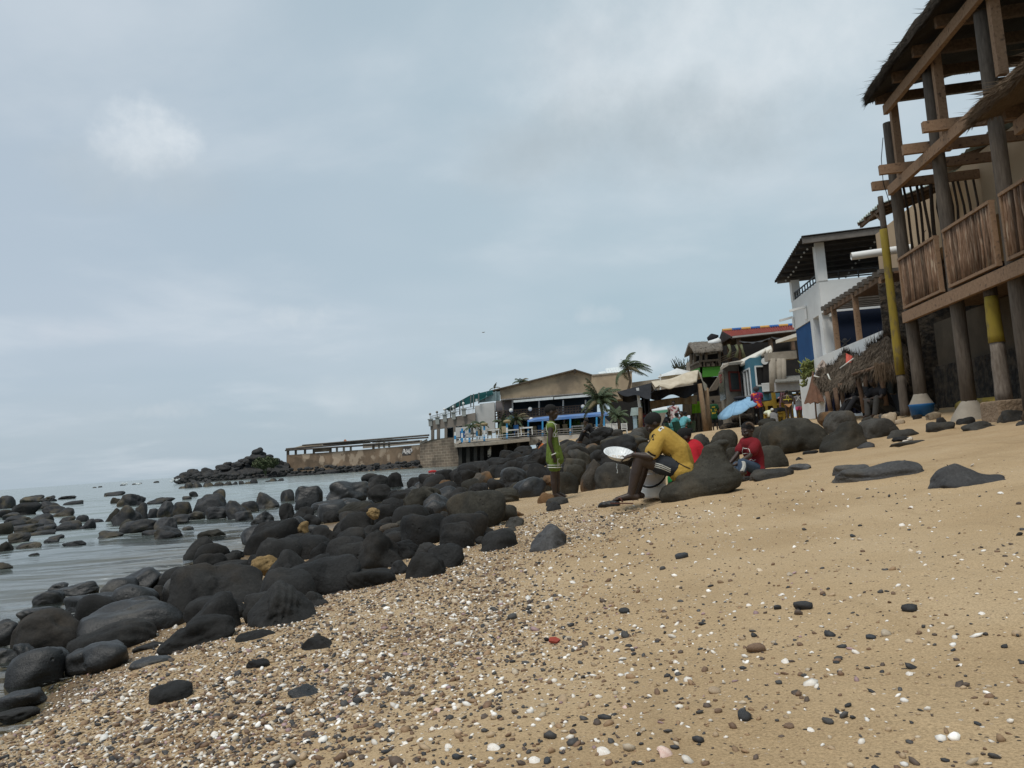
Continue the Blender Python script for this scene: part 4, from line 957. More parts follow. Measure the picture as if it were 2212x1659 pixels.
shell_src = []
for k in range(5):
    o = shell_bm(k).build('cockle_shell', SHM[0 if k < 3 else k - 2], None, True); shell_src.append(o)
peb_src = []
for k, (c1, c2) in enumerate([((.022, .023, .025), (.04, .04, .04)), ((.05, .05, .05), (.075, .07, .065)), ((.13, .08, .05), (.2, .13, .085)), ((.3, .22, .14), (.38, .29, .2)), ((.03, .034, .04), (.05, .055, .06))]):
    v, f = rock_verts(900 + k, 'egg' if k % 2 else 'round', 2); v = fit(v)
    o = mesh_obj('pebble', v, f, mat('pebble_%d' % k, c1, c2, 5, 0.6, 0.3, 60), None, True); peb_src.append(o)
used_src = set()
def place_src(src, x, y, s, flat, lab, cat, grp, zlift=0.3):
    o = src if src.name not in used_src else src.copy()
    if src.name in used_src: COL.objects.link(o)
    used_src.add(src.name)
    o.location = (x, y, gz(x, y) + s * flat * zlift); a = g.uniform(0, 6.28)
    o.rotation_euler = (g.normal() * 0.22 + math.atan(-0.0), g.normal() * 0.22, a); o.scale = (s, s * (1 if flat > 0.9 else g.uniform(.6, .95)), s * flat)
    return label(o, lab, cat, grp)
SH_L, PB_L = 'small pale cockle shell scattered loose on the sand', 'small smooth sea-worn pebble lying loose on the sand'
SH_G, PB_G = 'shells scattered on the sand', 'pebbles scattered on the sand'
occupied = []
def free(x, y, r):
    if any((x - a) ** 2 + (y - b) ** 2 < (r + c) ** 2 for a, b, c in occupied): return False
    occupied.append((x, y, r)); return True
ns = npb = 0
while ns < 170 or npb < 190:
    r = math.exp(g.uniform(math.log(1.15), math.log(7))); th = g.uniform(-0.75, 0.72); x, y = r * math.sin(th), r * math.cos(th)
    if x < float(xE(y)) + 0.2: continue
    if g.uniform() > 0.4 + 0.6 * float(gdens(x, y)): continue
    s = float(np.clip(g.lognormal(math.log(0.0165 if r < 3.5 else .02), 0.28), 0.009, 0.034))
    if g.uniform() < 0.47 and ns < 170:
        if free(x, y, s * .6): place_src(shell_src[int(g.choice(5, p=[.28, .28, .24, .14, .06]))], x, y, s * 1.05, 1.0, SH_L, 'shell', SH_G, 0.0); ns += 1
    elif npb < 190:
        if free(x, y, s * .6): place_src(peb_src[int(g.choice(5, p=[.3, .2, .2, .1, .2]))], x, y, s * 0.58, float(g.uniform(.45, .75)), PB_L, 'pebble', PB_G, 0.45); npb += 1
# a few that stand out
for (u, v, k, s, lab) in [(1350, 1329, 0, .022, 'black pebble standing out on the pebble drift, upper middle'), (1735, 1316, 0, .03, 'largest dark pebble on open sand at right, rounded'), (1967, 1322, 0, .024, 'dark pebble beside a white shell on the right of the sand'),
                          (1633, 1406, 2, .026, 'brown pebble with a pale shell edge, lower right middle'), (1108, 1340, 1, .024, 'dark grey pebble in the middle of the drift'), (1475, 1207, 4, .036, 'small dark stone on sand below the seat rock')]:
    p = ground(u, v); place_src(peb_src[k], p.x, p.y, s, .6, lab, 'pebble', PB_G, .4)
p = ground(1437, 1650); place_src(shell_src[4], p.x, p.y, .038, 1.0, 'large pinkish white shell at the bottom edge of the beach', 'shell', SH_G, 0)
p = ground(945, 1540); place_src(shell_src[4], p.x, p.y, .03, 1.0, 'brown and pink whelk-like shell in the lower middle', 'shell', SH_G, 0)
p = ground(1196, 1388); mb = MB(); mb.slab([V((-.02, -.006, 0)), V((.006, -.012, 0)), V((.022, 0, .004)), V((.008, .012, .006)), V((-.014, .01, .004))], .007, (0, 0, 1))
o = mb.build('red_shard', mat('terracotta', (.33, .06, .035), (.24, .045, .03), 8, .7, .2, 50), None, loc=(0, 0, 0)); o.location = (p.x, p.y, gz(p.x, p.y) + .004); o.rotation_euler = (.3, .2, .3); label(o, 'red tile shard lying on the pebble drift', 'shard')
# ------------------------------------------------------------------ people
SKIN = mat('skin_dark', (.028, .017, .012), (.04, .024, .017), 9, .5, .15, 60, spec=.4)
SKIN2 = mat('skin_brown', (.05, .029, .019), (.065, .04, .027), 9, .5, .15, 60, spec=.4)
SOLE = mat('skin_sole', (.14, .075, .05), (.1, .055, .038), 9, .6, .15, 60)
HAIR = mat('hair_black', (.006, .006, .006), (.012, .011, .01), 60, .9, .8, 160, dist=.006)
EYEW = mat('eye_white', (.2, .18, .16), (.16, .15, .14), 5, .3, 0)
def cloth(name, c, d=None, k=1.0): return mat(name, c, d or tuple(x * .72 for x in c), 7, .9, .5 * k, 22, dist=.012)
def limb(mb, pts, rs, n=14):
    for i in range(len(pts) - 1): mb.cap(pts[i], pts[i + 1], rs[i], rs[i + 1], n)
def lerp(a, b, t): return V(a) * (1 - t) + V(b) * t
def head_prims(mb, hair, c, fwd, up, h, ears=True):
    """c: centre of the head, h: chin-to-crown height"""
    f = V(fwd).normalized(); up = V(up); s = f.cross(up).normalized(); u = s.cross(f).normalized(); ax = (s, f, u)
    P = lambda a, b, d: V(c) + s * a * h + f * b * h + u * d * h
    mb.ell(P(0, -.06, .13), (.345 * h, .42 * h, .37 * h), ax, 20, 14)
    mb.ell(P(0, .10, -.16), (.26 * h, .29 * h, .33 * h), ax, 18, 12)
    mb.ell(P(0, .24, -.33), (.15 * h, .13 * h, .11 * h), ax, 14, 10)          # chin
    mb.ell(P(0, .33, .10), (.24 * h, .07 * h, .06 * h), ax, 14, 8)            # brow
    mb.ell(P(0, .40, -.04), (.065 * h, .075 * h, .11 * h), ax, 12, 8)         # nose
    mb.ell(P(0, .41, -.09), (.10 * h, .06 * h, .05 * h), ax, 12, 8)
    mb.ell(P(0, .36, -.205), (.13 * h, .06 * h, .035 * h), ax, 12, 8)         # lips
    mb.ell(P(0, .355, -.255), (.12 * h, .055 * h, .035 * h), ax, 12, 8)
    for k in (-1, 1):
        mb.ell(P(.17 * k, .30, -.08), (.1 * h, .09 * h, .09 * h), ax, 10, 8)  # cheeks
        if ears:
            mb.ell(P(.345 * k, -.04, -.02), (.035 * h, .09 * h, .13 * h), ax, 10, 8)
    hair.ell(P(0, -.09, .18), (.365 * h, .43 * h, .375 * h), ax, 22, 16)
    return P, ax
def hand_prims(mb, w, d, n, k, curl=.5, thumb=1):
    """w wrist, d along the palm, n the way the palm faces, k hand length"""
    d = V(d).normalized(); n = (V(n) - d * V(n).dot(d)).normalized(); s = d.cross(n).normalized()
    pl = k * .5; ax = (s, n, d)
    mb.ell(V(w) + d * pl * .55, (k * .2, k * .085, pl * .62), ax, 14, 10)
    for i, (o, ln) in enumerate(((-.15, .40), (-.05, .46), (.05, .43), (.145, .34))):
        a = V(w) + d * pl * .98 + s * o * k; l = ln * k * .5
        d1 = (d + n * curl).normalized(); d2 = (d + n * curl * 2.6).normalized(); b = a + d1 * l; e = b + d2 * l
        mb.cap(a - d * .1 * k, b, k * .05, k * .046, 8); mb.cap(b, e, k * .046, k * .038, 8)
    a = V(w) + d * pl * .3 + s * thumb * -.16 * k; b = a + (d * .55 + n * .5 - s * thumb * .5).normalized() * k * .24; e = b + (d * .8 + n * .5).normalized() * k * .19
    mb.cap(a, b, k * .062, k * .054, 8); mb.cap(b, e, k * .052, k * .042, 8)
def foot_prims(mb, an, toe, up, k, side=1):
    """an ankle, toe: ball-of-foot direction point, k foot length"""
    up = V(up); d = V(toe) - V(an); d = (d - up * d.dot(up)).normalized(); s = d.cross(up).normalized()
    z = V(toe) - up * V(toe - V(an)).dot(up) ; base = V(an) + up * (V(toe) - V(an)).dot(up)
    heel = base - d * k * .24 + up * k * .14; ball = base + d * k * .52 + up * k * .09
    mb.cap(V(an), heel + d * k * .1, k * .15, k * .135, 12); mb.cap(V(an) + d * k * .05, ball, k * .15, k * .095, 12); mb.cap(heel + up * -.02 * k, ball, k * .125, k * .1, 12)
    for i in range(5):
        o = (i - 2) * .075 * k; l = (.17, .165, .15, .135, .115)[i if side > 0 else 4 - i] * k
        a = ball + s * o; mb.cap(a, a + d * l - up * k * .02, k * .046, k * .038, 8)

def person(lab, J, k, top, bottom, skin=SKIN, hair=HAIR, voxel=.012, hs=None, fwd=None, group=None, sleeve=.55, leg=.45, torso_w=1.0, base=None, fine=True, extra=None, feet=True, hands=True, headup=None, hairgrow=1.0, topmul=1.0, topdrop=.08, ear=True, bare_top=False, flare=1.3):
    """a continuous body through the joints J (world points), with clothes, hair and eyes as its children. k = stature in metres"""
    J = {a: V(b) for a, b in J.items()}
    hs = hs or .135 * k
    sh, hp = (J['shL'] + J['shR']) / 2, (J['hipL'] + J['hipR']) / 2
    side = (J['shR'] - J['shL']).normalized()
    base = V(base) if base is not None else V((hp.x, hp.y, min(J['anL'].z, J['anR'].z) - .04 * k))
    root = thing('person', lab, 'person', base, group)
    b, hr = MB(), MB()
    spine = J.get('spine') or None
    sp = [sh] + ([V(J['back'])] if 'back' in J else [lerp(sh, hp, .5)]) + [hp]
    w = .058 * k * torso_w
    def trunk(mb, g):
        for o, r in ((-1, .86), (0, 1.0), (1, .86)):
            pts = [sp[0] + side * o * .062 * k * torso_w, sp[1] + side * o * .05 * k * torso_w, sp[2] + side * o * .045 * k * torso_w]
            limb(mb, pts, [w * r * g * 1.02, w * r * g, w * r * g * 1.12])
        mb.cap(J['shL'] + side * .01 * k, J['shR'] - side * .01 * k, .036 * k * g, .036 * k * g, 14)
    trunk(b, 1.0)
    nk = J['neck']; b.cap(sh, nk, .034 * k, .031 * k); 
    hd = J['head']; f = V(fwd if fwd is not None else J['look'] - hd).normalized(); upv = V(headup) if headup is not None else (hd - nk)
    b.cap(nk, hd - upv.normalized() * hs * .2, .031 * k, .03 * k)
    P, ax = head_prims(b, hr, hd, f, upv, hs, ear)
    for s in 'LR':
        a, e, wr = J['sh' + s], J['el' + s], J['wr' + s]
        limb(b, [a, lerp(a, e, .5), e], [.031 * k, .027 * k, .022 * k]); limb(b, [e, lerp(e, wr, .3), wr], [.022 * k, .0225 * k, .0155 * k])
        if hands:
            hd_ = J.get('ha' + s); dr = (hd_ - wr) if hd_ is not None else (wr - e)
            pn = J.get('palm' + s, (hp - wr))
            hand_prims(b, wr, dr, pn, .108 * k, J.get('curl', V((.35, 0, 0))).x, 1 if s == 'L' else -1)
        h, kn, an = J['hip' + s], J['kn' + s], J['an' + s]
        limb(b, [h, lerp(h, kn, .5), kn], [.055 * k, .045 * k, .034 * k]); limb(b, [kn, lerp(kn, an, .35), an], [.033 * k, .034 * k, .021 * k])
        if feet: foot_prims(b, an, J['toe' + s], J.get('footup', V((0, 0, 1))), .15 * k, 1 if s == 'L' else -1)
    body = remesh(b, 'body', skin, root, voxel, 2 if fine else 1)
    if hair:
        hm = remesh(hr, 'hair', hair, root, voxel * .8, 1)
        c0 = hd - origin_of(hm)      # trim the face and neck side of the cap
        fl, ul = ax[1], ax[2]
        bm = bmesh.new(); bm.from_mesh(hm.data)
        for pc, pn in ((c0 + fl * hs * .27 + ul * hs * .22, (fl * 1.0 - ul * .55)), (c0 - fl * .1 * hs - ul * .10 * hs, -ul * 1.0 - fl * -.25)):
            ge = bmesh.ops.bisect_plane(bm, geom=bm.verts[:] + bm.edges[:] + bm.faces[:], plane_co=pc, plane_no=V(pn).normalized(), clear_outer=True)
            ed = [x for x in ge['geom_cut'] if isinstance(x, bmesh.types.BMEdge)]
            if ed: bmesh.ops.holes_fill(bm, edges=ed)
        bm.to_mesh(hm.data); bm.free()
        if hairgrow != 1.0:
            for v in hm.data.vertices: v.co = c0 + (v.co - c0) * hairgrow
    if fine:
        for s in (-1, 1):
            e = MB(); e.ell(P(.135 * s, .335, .015), .036 * hs, n=10, m=8); eo = e.build('eye', EYEW, root, True)
            e = MB(); e.ell(P(.135 * s, .358, .015), .027 * hs, n=10, m=8); e.build('iris', HAIR, eo, True)
    if top:
        t = MB(); trunk(t, 1.2 * topmul)
        low = hp + (hp - sp[1]).normalized() * topdrop * k
        if flare > 1.3:
            fl = side.cross(V((0, 0, 1)))
            for o in (-1, 1): t.cap(lerp(sh, hp, .45) + fl * o * .012 * k, low + fl * o * .042 * k, w * 1.15, w * 1.25, 14)
        for o in (-1, 0, 1): t.cap(hp + side * o * .045 * k * torso_w, low + side * o * .05 * k * torso_w, w * 1.22 * topmul, w * flare * topmul, 14)
        t.cap(sh, lerp(sh, nk, .55), .045 * k, .04 * k)
        if sleeve:
            for s in 'LR':
                a, e = J['sh' + s], J['el' + s]
                limb(t, [a, lerp(a, e, sleeve * .6), lerp(a, e, min(sleeve, 1.0))], [.043 * k * topmul, .043 * k * topmul, .045 * k * topmul])
                if sleeve > 1: limb(t, [e, lerp(e, J['wr' + s], sleeve - 1)], [.036 * k * topmul, .03 * k * topmul])
        root_top = remesh(t, 'shirt' if not isinstance(top, tuple) else top[1], top if not isinstance(top, tuple) else top[0], root, voxel, 3)
        nv = len(root_top.data.vertices); co = np.empty(nv * 3, np.float32); no = np.empty(nv * 3, np.float32)
        root_top.data.vertices.foreach_get('co', co); root_top.data.vertex_normals.foreach_get('vector', no)
        co = co.reshape(-1, 3); no = no.reshape(-1, 3); gq = np.random.default_rng(int(k * 1000)); nz = np.zeros(nv)
        for fq, am in ((9, .5), (9, .5), (20, .35), (20, .35), (34, .18)):
            nz += am * np.sin(co @ (gq.normal(size=3) * fq / k * np.array([1.3, 1.3, .6])) + gq.uniform(0, 6))
        co = co + no * (nz * .0042 * k)[:, None]; root_top.data.vertices.foreach_set('co', co.reshape(-1).astype(np.float32))
    else: root_top = None
    if bottom:
        t = MB(); t.cap(J['hipL'], J['hipR'], .06 * k, .06 * k, 14); t.cap(hp, lerp(hp, sp[1], .35), w * 1.2, w * 1.16, 14)
        for s in 'LR':
            h, kn, an = J['hip' + s], J['kn' + s], J['an' + s]
            if leg <= 1: limb(t, [h, lerp(h, kn, leg * .5), lerp(h, kn, leg)], [.062 * k, .06 * k, .058 * k])
            else: limb(t, [h, lerp(h, kn, .5), kn, lerp(kn, an, leg - 1)], [.062 * k, .054 * k, .045 * k, .038 * k])
        root_bot = remesh(t, 'shorts' if leg <= 1 else 'trousers', bottom, root, voxel, 3)
    else: root_bot = None
    return root, body, root_top, root_bot

# ---- the boy in green, standing on a stone, seen from the side
YB = 10.47
def q(u, v, dy=0.0): return at(u, v, YB + dy)
GREEN = cloth('jersey_green', (.125, .18, .03), (.09, .135, .022))
WHITE = cloth('trim_white', (.62, .63, .58), (.5, .5, .46), .4)
J = dict(head=q(1191.8, 891, 0), neck=q(1191.5, 911), look=q(1260, 896), shL=q(1190, 922, -.125), shR=q(1190, 922, .125), elL=q(1187.5, 955, -.17), elR=q(1196, 955, .17), wrL=q(1196, 981, -.175), wrR=q(1213, 979, .15),
         haL=q(1200, 1000, -.175), haR=q(1219, 996, .15), palmL=V((0, 1, .1)), palmR=V((0, -1, .1)), hipL=q(1197.5, 984, -.06), hipR=q(1197.5, 984, .06), knL=q(1195.5, 1031, -.055), knR=q(1203, 1030, .065), anL=q(1198, 1068.5, -.05), anR=q(1204.5, 1066, .07),
         toeL=q(1216, 1077.5, -.05), toeR=q(1219, 1074, .07), back=q(1195, 950))
boy, body, jersey, shorts = person('boy in a green basketball jersey and shorts standing barefoot on a stone', J, 1.25, (GREEN, 'jersey'), GREEN, voxel=.008, hs=.205, sleeve=0, leg=.55, topmul=1.0, topdrop=.05, torso_w=.8, flare=1.4)
def loop_tube(mb, c, ax1, ax2, r, n=28):
    pts = [V(c) + V(ax1) * math.cos(2 * math.pi * i / n) + V(ax2) * math.sin(2 * math.pi * i / n) for i in range(n + 1)]; mb.tube(pts, r, 8, False)
ux = V((1, 0, -.07)).normalized(); uz = V((.07, 0, 1)).normalized()
mb = MB()
for s, y in ((-1, -.105), (1, .105)):
    c = q(1190.5, 925, y); loop_tube(mb, c, ux * .062 + V((0, -.012, 0)), uz * .08, .0052)
loop_tube(mb, q(1192.5, 914.5), ux * .066 + uz * -.02, V((0, .066, 0)), .0055)
mb.build('trim', WHITE, jersey, True)
# the hems and side stripe of the shorts
mb = MB()
for s, (u, v) in (('L', (1196.5, 1013)), ('R', (1201.5, 1012))):
    c = J['hip' + s].lerp(J['kn' + s], .55) - V((0, 0, .008))
    for dz in (-.012, .02): loop_tube(mb, c + V((0, 0, dz + .02)), ux * .08, V((0, .079, 0)), .006 if dz < 0 else .0045)
mb.build('hem', WHITE, shorts, True)
vs, fs = strip2d([(0, 0), (0.004, -.06), (.012, -.125)], .055, 8)
decal(shorts, vs, fs, q(1206, 990.5, -.1), V((.8, .6, 0)), uz, V((.6, -.8, 0)), 'stripe', WHITE, shorts, .006)
tv, tf = text_mesh('BOSTON', .088, .0025)
tv = [(x * .95, y, z) for x, y, z in tv]
nrm = V((.80, -.60, 0)); decal(jersey, tv, tf, q(1207, 939.5, -.06), V((.60, .80, 0)), uz, nrm, 'lettering', WHITE, jersey, .006)
tv, tf = text_mesh('1', .12, .003); decal(jersey, tv, tf, q(1209, 955.5, -.05), V((.60, .80, 0)), uz, nrm, 'number', WHITE, jersey, .006)
mb = MB(); loop_tube(mb, J['wrL'], V((.028, 0, .01)), V((0, .027, 0)), .007); mb.build('bracelet', WHITE, boy, True)

# ---- the teenager in yellow on the seat rock, bent over a colander plate
YM = 7.45
def q(u, v, dy=0.0): return at(u, v, YM + dy)
YEL = cloth('shirt_yellow', (.42, .27, .055), (.34, .215, .04), 1.4); NAVY = cloth('shorts_black', (.018, .022, .028), (.03, .034, .04)); BLK = cloth('trim_black', (.012, .012, .014))
J = dict(head=q(1411, 916.5), neck=q(1426, 936), look=q(1375, 940), shL=q(1427, 948, -.14), shR=q(1432, 944, .15), elL=q(1404, 987, -.20), elR=q(1407, 985, .2), wrL=q(1369, 982, -.17), wrR=q(1366, 983, .12),
         haL=q(1352, 987, -.13), haR=q(1352, 989, .06), palmL=V((0.1, .4, -1)), palmR=V((.1, -.4, 1)), hipL=q(1470, 1012, -.085), hipR=q(1472, 1012, .085), knL=q(1380, 994, -.15), knR=q(1392, 1000, .17), anL=q(1362, 1072, -.14), anR=q(1374, 1070, .15),
         toeL=q(1335, 1083, -.14), toeR=q(1350, 1080, .14), back=q(1464, 972))
man, body, shirt, shorts = person('teenager in a yellow football shirt sitting on the horned rock holding a plate', J, 1.62, (YEL, 'shirt'), NAVY, voxel=.008, hs=.198, sleeve=.72, leg=.5, torso_w=1.05, topmul=1.02, topdrop=.01, headup=V((.25, 0, 1)), hairgrow=1.03)
wu = V((1, 0, -.07)).normalized(); n0 = V((0, -1, .15))
def stroke(pts, w, target, name, m, parent, off=.005, seg=6):
    o = q(1420, 960, -.2); P = []
    for (u, v) in pts:
        d = q(u, v, -.2) - o; P.append((d.dot(CR), d.dot(CU)))
    vs, fs = strip2d(P, w, seg); return decal(target, vs, fs, o, CR, CU, V((0, -1, 0)), name, m, parent, off)
for i in range(3): stroke([(1409.5, 999 + i * 4.2), (1428, 1004 + i * 4.1), (1449, 1013.5 + i * 3.7)], .009, shorts, 'stripe', WHITE, shorts)
stroke([(1431, 975), (1438, 985), (1446, 991.5)], .017, shirt, 'trim', BLK, shirt); stroke([(1447, 1014), (1457, 1003), (1463, 996)], .017, shirt, 'trim', BLK, shirt)
stroke([(1462, 998), (1480, 1008), (1492, 1013)], .008, shirt, 'trim', BLK, shirt)
stroke([(1398, 975), (1406, 982), (1415, 985.5)], .014, shirt, 'trim', BLK, shirt); stroke([(1394.5, 977.5), (1404, 985), (1413, 988.5)], .008, shirt, 'trim', WHITE, shirt)
stroke([(1413, 935), (1411.5, 943), (1411, 951)], .012, shirt, 'trim', BLK, shirt); stroke([(1425, 930), (1432, 924), (1440, 921)], .022, shirt, 'collar', WHITE, shirt); stroke([(1428, 927), (1433, 922.5), (1440, 920)], .008, shirt, 'trim', BLK, shirt)
mb = MB(); loop_tube(mb, J['wrL'] + V((.015, 0, 0)), V((.004, .024, 0)), V((0.004, 0, .024)), .003); mb.build('bracelet', mat('bracelet_red', (.12, .03, .02)), man, True)
# sandals under his near foot
mb = MB(); a, t = J['anL'], J['toeL']
mb.slab([q(1368, 1086, -.2), q(1368, 1086, -.08), q(1318, 1085.5, -.08), q(1318, 1085.5, -.2)], .012, (0, 0, -1)); so_ = mb.build('sandal', mat('sandal_red', (.09, .035, .025)), man)
mb = MB(); mb.tube([q(1345, 1084, -.2), q(1340, 1075.5, -.18), q(1330, 1079, -.14), q(1340, 1075.5, -.1), q(1345, 1084, -.085)], .008, 6); mb.build('strap', mat('sandal_red', (.09, .035, .025)), so_, True)
# the plastic plate with water running out of it
PL = mat('clear_plastic', (.72, .74, .74), (.6, .62, .63), 30, .25, .3, 60, spec=.6)
pc = q(1337, 988, .0); mb = MB(); n = 40
tiltf = lambda x, y, z: pc + CR * x + V((0, 1, 0)) * y * .98 + CU * (z + y * .38 - x * .06)
prof = [(.005, 0), (.075, .0), (.10, .012), (.132, .045), (.146, .05), (.148, .044), (.136, .038), (.104, .004), (.078, -.008), (.005, -.008)]
vs = [tiltf(r * math.cos(2 * math.pi * k / n), r * math.sin(2 * math.pi * k / n), z) for r, z in prof for k in range(n)]
fs = [(i * n + k, i * n + (k + 1) % n, (i + 1) * n + (k + 1) % n, (i + 1) * n + k) for i in range(len(prof) - 1) for k in range(n)]
mb.add(vs, fs); plate = thing('plate', 'clear plastic plate of small shells held out over the pebbles', 'plate', pc); mb.build('dish', PL, plate, True)
mb = MB()
for k in range(24):
    a = 2 * math.pi * k / 24; mb.beam(tiltf(.098 * math.cos(a), .098 * math.sin(a), .014), tiltf(.134 * math.cos(a), .134 * math.sin(a), .05), .003, .003)
mb.build('rib', PL, plate)
mb = MB()
for k in range(12):
    mb.ell(tiltf(rng.uniform(-.06, .05), rng.uniform(-.05, .05), .006), (.012, .009, .006), n=8, m=6)
mb.build('contents', SHM[0], plate, True)
mb = MB(); z0 = q(1332, 1001); pts = [z0 + V((math.sin(i * 1.3) * .003, 0, -i * .012)) for i in range(9)]; mb.tube(pts, [.003, .0045, .003, .005, .003, .0045, .003, .006, .004], 6)
label(mb.build('water_trickle', mat('water_drop', (.8, .85, .85), (.7, .75, .75), 20, .1, 0, spec=.7), None, True, loc=z0), 'thin trickle of water falling from the plastic plate', 'water')
# ---- the white bucket between his legs
bc = at(1412, 1074, 7.85); PB = mat('bucket_plastic', (.78, .79, .82), (.72, .73, .76), 3, .35, .05, 30, spec=.5); BW = mat('bucket_water', (.8, .81, .79), (.72, .74, .73), 6, .4, .1, 30)
bk = thing('bucket', 'translucent white plastic bucket with a black handle beside the leg of the teenager in yellow', 'bucket', bc)
mb = MB(); mb.lathe(bc, [(.001, 0), (.118, 0), (.124, .02), (.141, .27), (.15, .272), (.15, .285), (.138, .287), (.132, .27), (.116, .02), (.001, .012)], 36); mb.build('pail', PB, bk, True)
mb = MB(); mb.lathe(bc, [(.1185, .004), (.1255, .022), (.1325, .125), (.1315, .127), (.124, .022)], 36); mb.build('filling', BW, bk, True)
mb = MB(); mb.lathe(bc + V((0, 0, .225)), [(.1385, 0), (.146, .003), (.146, .013), (.1395, .016)], 36); mb.build('rim_band', PB, bk, True)
mb = MB(); R_ = .15
pts = [bc + V((R_ * math.cos(a), -R_ * abs(math.sin(a)) * 1.02 - .0, .245 - .125 * math.sin(a) + .05 * math.cos(a))) for a in [math.pi * i / 18 for i in range(19)]]
mb.tube(pts, [.004] * 3 + [.010] * 13 + [.004] * 3, 8); mb.build('handle', mat('handle_black', (.015, .016, .018), None, 5, .4, 0), bk, True)
mb = MB(); gp = at(1449, 1038, 7.95); mb.lathe(gp + V((0, 0, -.05)), [(.001, 0), (.03, 0), (.033, .01), (.033, .08), (.02, .1), (.02, .115), (.001, .115)], 16)
label(mb.build('green_bottle', mat('bottle_green', (.02, .35, .1), (.02, .28, .08), 5, .3, 0), None, True, loc=gp - V((0, 0, .05))), 'bright green plastic bottle behind the white bucket', 'bottle')

# ---- the boy in the red jacket crouching behind him
YR = 8.3
def q(u, v, dy=0.0): return at(u, v, YR + dy)
RED = cloth('jacket_red', (.42, .012, .022), (.33, .008, .016)); JEAN = cloth('jeans_blue', (.045, .07, .11), (.03, .05, .08))
J = dict(head=q(1478, 946), neck=q(1491, 962), look=q(1450, 962), shL=q(1494, 974, -.13), shR=q(1502, 968, .13), elL=q(1500, 1004, -.19), elR=q(1488, 1000, .18), wrL=q(1478, 1022, -.14), wrR=q(1470, 1018, .1),
         haL=q(1466, 1030, -.1), haR=q(1460, 1026, .08), hipL=q(1514, 1030, -.07), hipR=q(1514, 1030, .07), knL=q(1462, 1012, -.13), knR=q(1466, 1012, .14), anL=q(1476, 1052, -.12), anR=q(1480, 1052, .13), toeL=q(1462, 1056, -.12), toeR=q(1466, 1056, .13), back=q(1513, 996))
rb, body, jk, _ = person('boy in a red jacket crouching behind the teenager in yellow', J, 1.4, (RED, 'jacket'), JEAN, voxel=.009, hs=.195, sleeve=1.8, leg=1.8, topmul=1.1, headup=V((.35, 0, 1)), topdrop=.02)
mb = MB(); mb.ell(at(1502, 1005, YR - .26), (.017, .006, .017), n=14, m=8); mb.build('badge', mat('badge_grey', (.35, .35, .36)), jk, True)
# ---- the child in a red tee sitting on the sand, facing left
YC = 9.1
def q(u, v, dy=0.0): return at(u, v, YC + dy)
RED2 = cloth('tee_red', (.17, .008, .014), (.125, .006, .01))
J = dict(head=q(1615.5, 931.5), neck=q(1620, 949), look=q(1585, 946, -.12), shL=q(1632, 960, -.11), shR=q(1606, 957, .1), elL=q(1619, 985, -.2), elR=q(1591, 984, .0), wrL=q(1588, 1004, -.25), wrR=q(1577, 1000, -.05),
         haL=q(1575, 1009, -.22), haR=q(1570, 1006, -.07), palmL=V((0, .3, 1)), palmR=V((0, -.3, 1)), hipL=q(1634, 1013, -.08), hipR=q(1622, 1011, .08), knL=q(1603, 1000, -.26), knR=q(1592, 1006, .18), anL=q(1604, 1022, -.34), anR=q(1600, 1022, -.12),
         toeL=q(1594, 1027, -.38), toeR=q(1596, 1026, -.2), back=q(1628, 985, .03))
ch, body, tee, jeans = person('child in a dark red tee and jeans sitting cross-legged on the sand', J, 1.2, (RED2, 'tee'), JEAN, voxel=.008, hs=.20, sleeve=.55, leg=1.72, topmul=1.12, topdrop=.02)
# braids: pale partings across the hair
mb = MB(); hc = J['head']; hf = (J['look'] - hc).normalized(); 
for k in range(14):
    t = k / 13; p = q(1611 + 17 * t, 915.5 - 3 * math.sin(t * 3.1) + 4 * t * t, -.085 + .01 * t); mb.cap(p - CU * .012, p + CU * .008 + CR * .004, .0055, .0045, 6)
mb.build('braid', mat('braid_pale', (.14, .1, .07), (.06, .045, .035), 40), ch, True)
def stroke(pts, w, target, name, m, parent, off=.005, seg=6):
    o = q(1610, 990, -.25); P = []
    for (u, v) in pts:
        d = q(u, v, -.25) - o; P.append((d.dot(CR), d.dot(CU)))
    vs, fs = strip2d(P, w, seg); return decal(target, vs, fs, o, CR, CU, V((0, -1, 0)), name, m, parent, off)
for k in range(9): stroke([(1598.5 + .6 * math.sin(k * .5) * 3 - k * .5, 997.5 + k * 2.4), (1602 + 1.6 * math.sin(k * .5) - k * .4, 996.5 + k * 2.4), (1606.5 + 1.5 * math.sin(k * .5) - k * .5, 998.5 + k * 2.35)], .008, jeans, 'zebra_stripe', WHITE, jeans)
for pts in ([(1603, 983), (1605, 973), (1608, 978), (1609, 984)], [(1603, 983), (1605, 987), (1610, 985.5)], [(1605.5, 985), (1604, 990)]): stroke([(a + 13, b - 7) for a, b in pts], .006, tee, 'print', WHITE, tee)
for pts in ([(1622, 991), (1625, 988), (1628, 992), (1632, 989)], [(1624, 995), (1629, 996)]): stroke([(a + 8, b + 4) for a, b in pts], .005, tee, 'print', WHITE, tee)
mb = MB(); p = q(1569.5, 1000, -.12); mb.lathe(p - V((0, 0, .025)), [(.001, 0), (.022, 0), (.028, .055), (.025, .055), (.02, .004)], 14)
label(mb.build('cup', mat('cup_turquoise', (.18, .42, .38), (.14, .36, .33)), None, True, loc=p), 'small turquoise cup in the hands of the child in the red tee', 'cup')
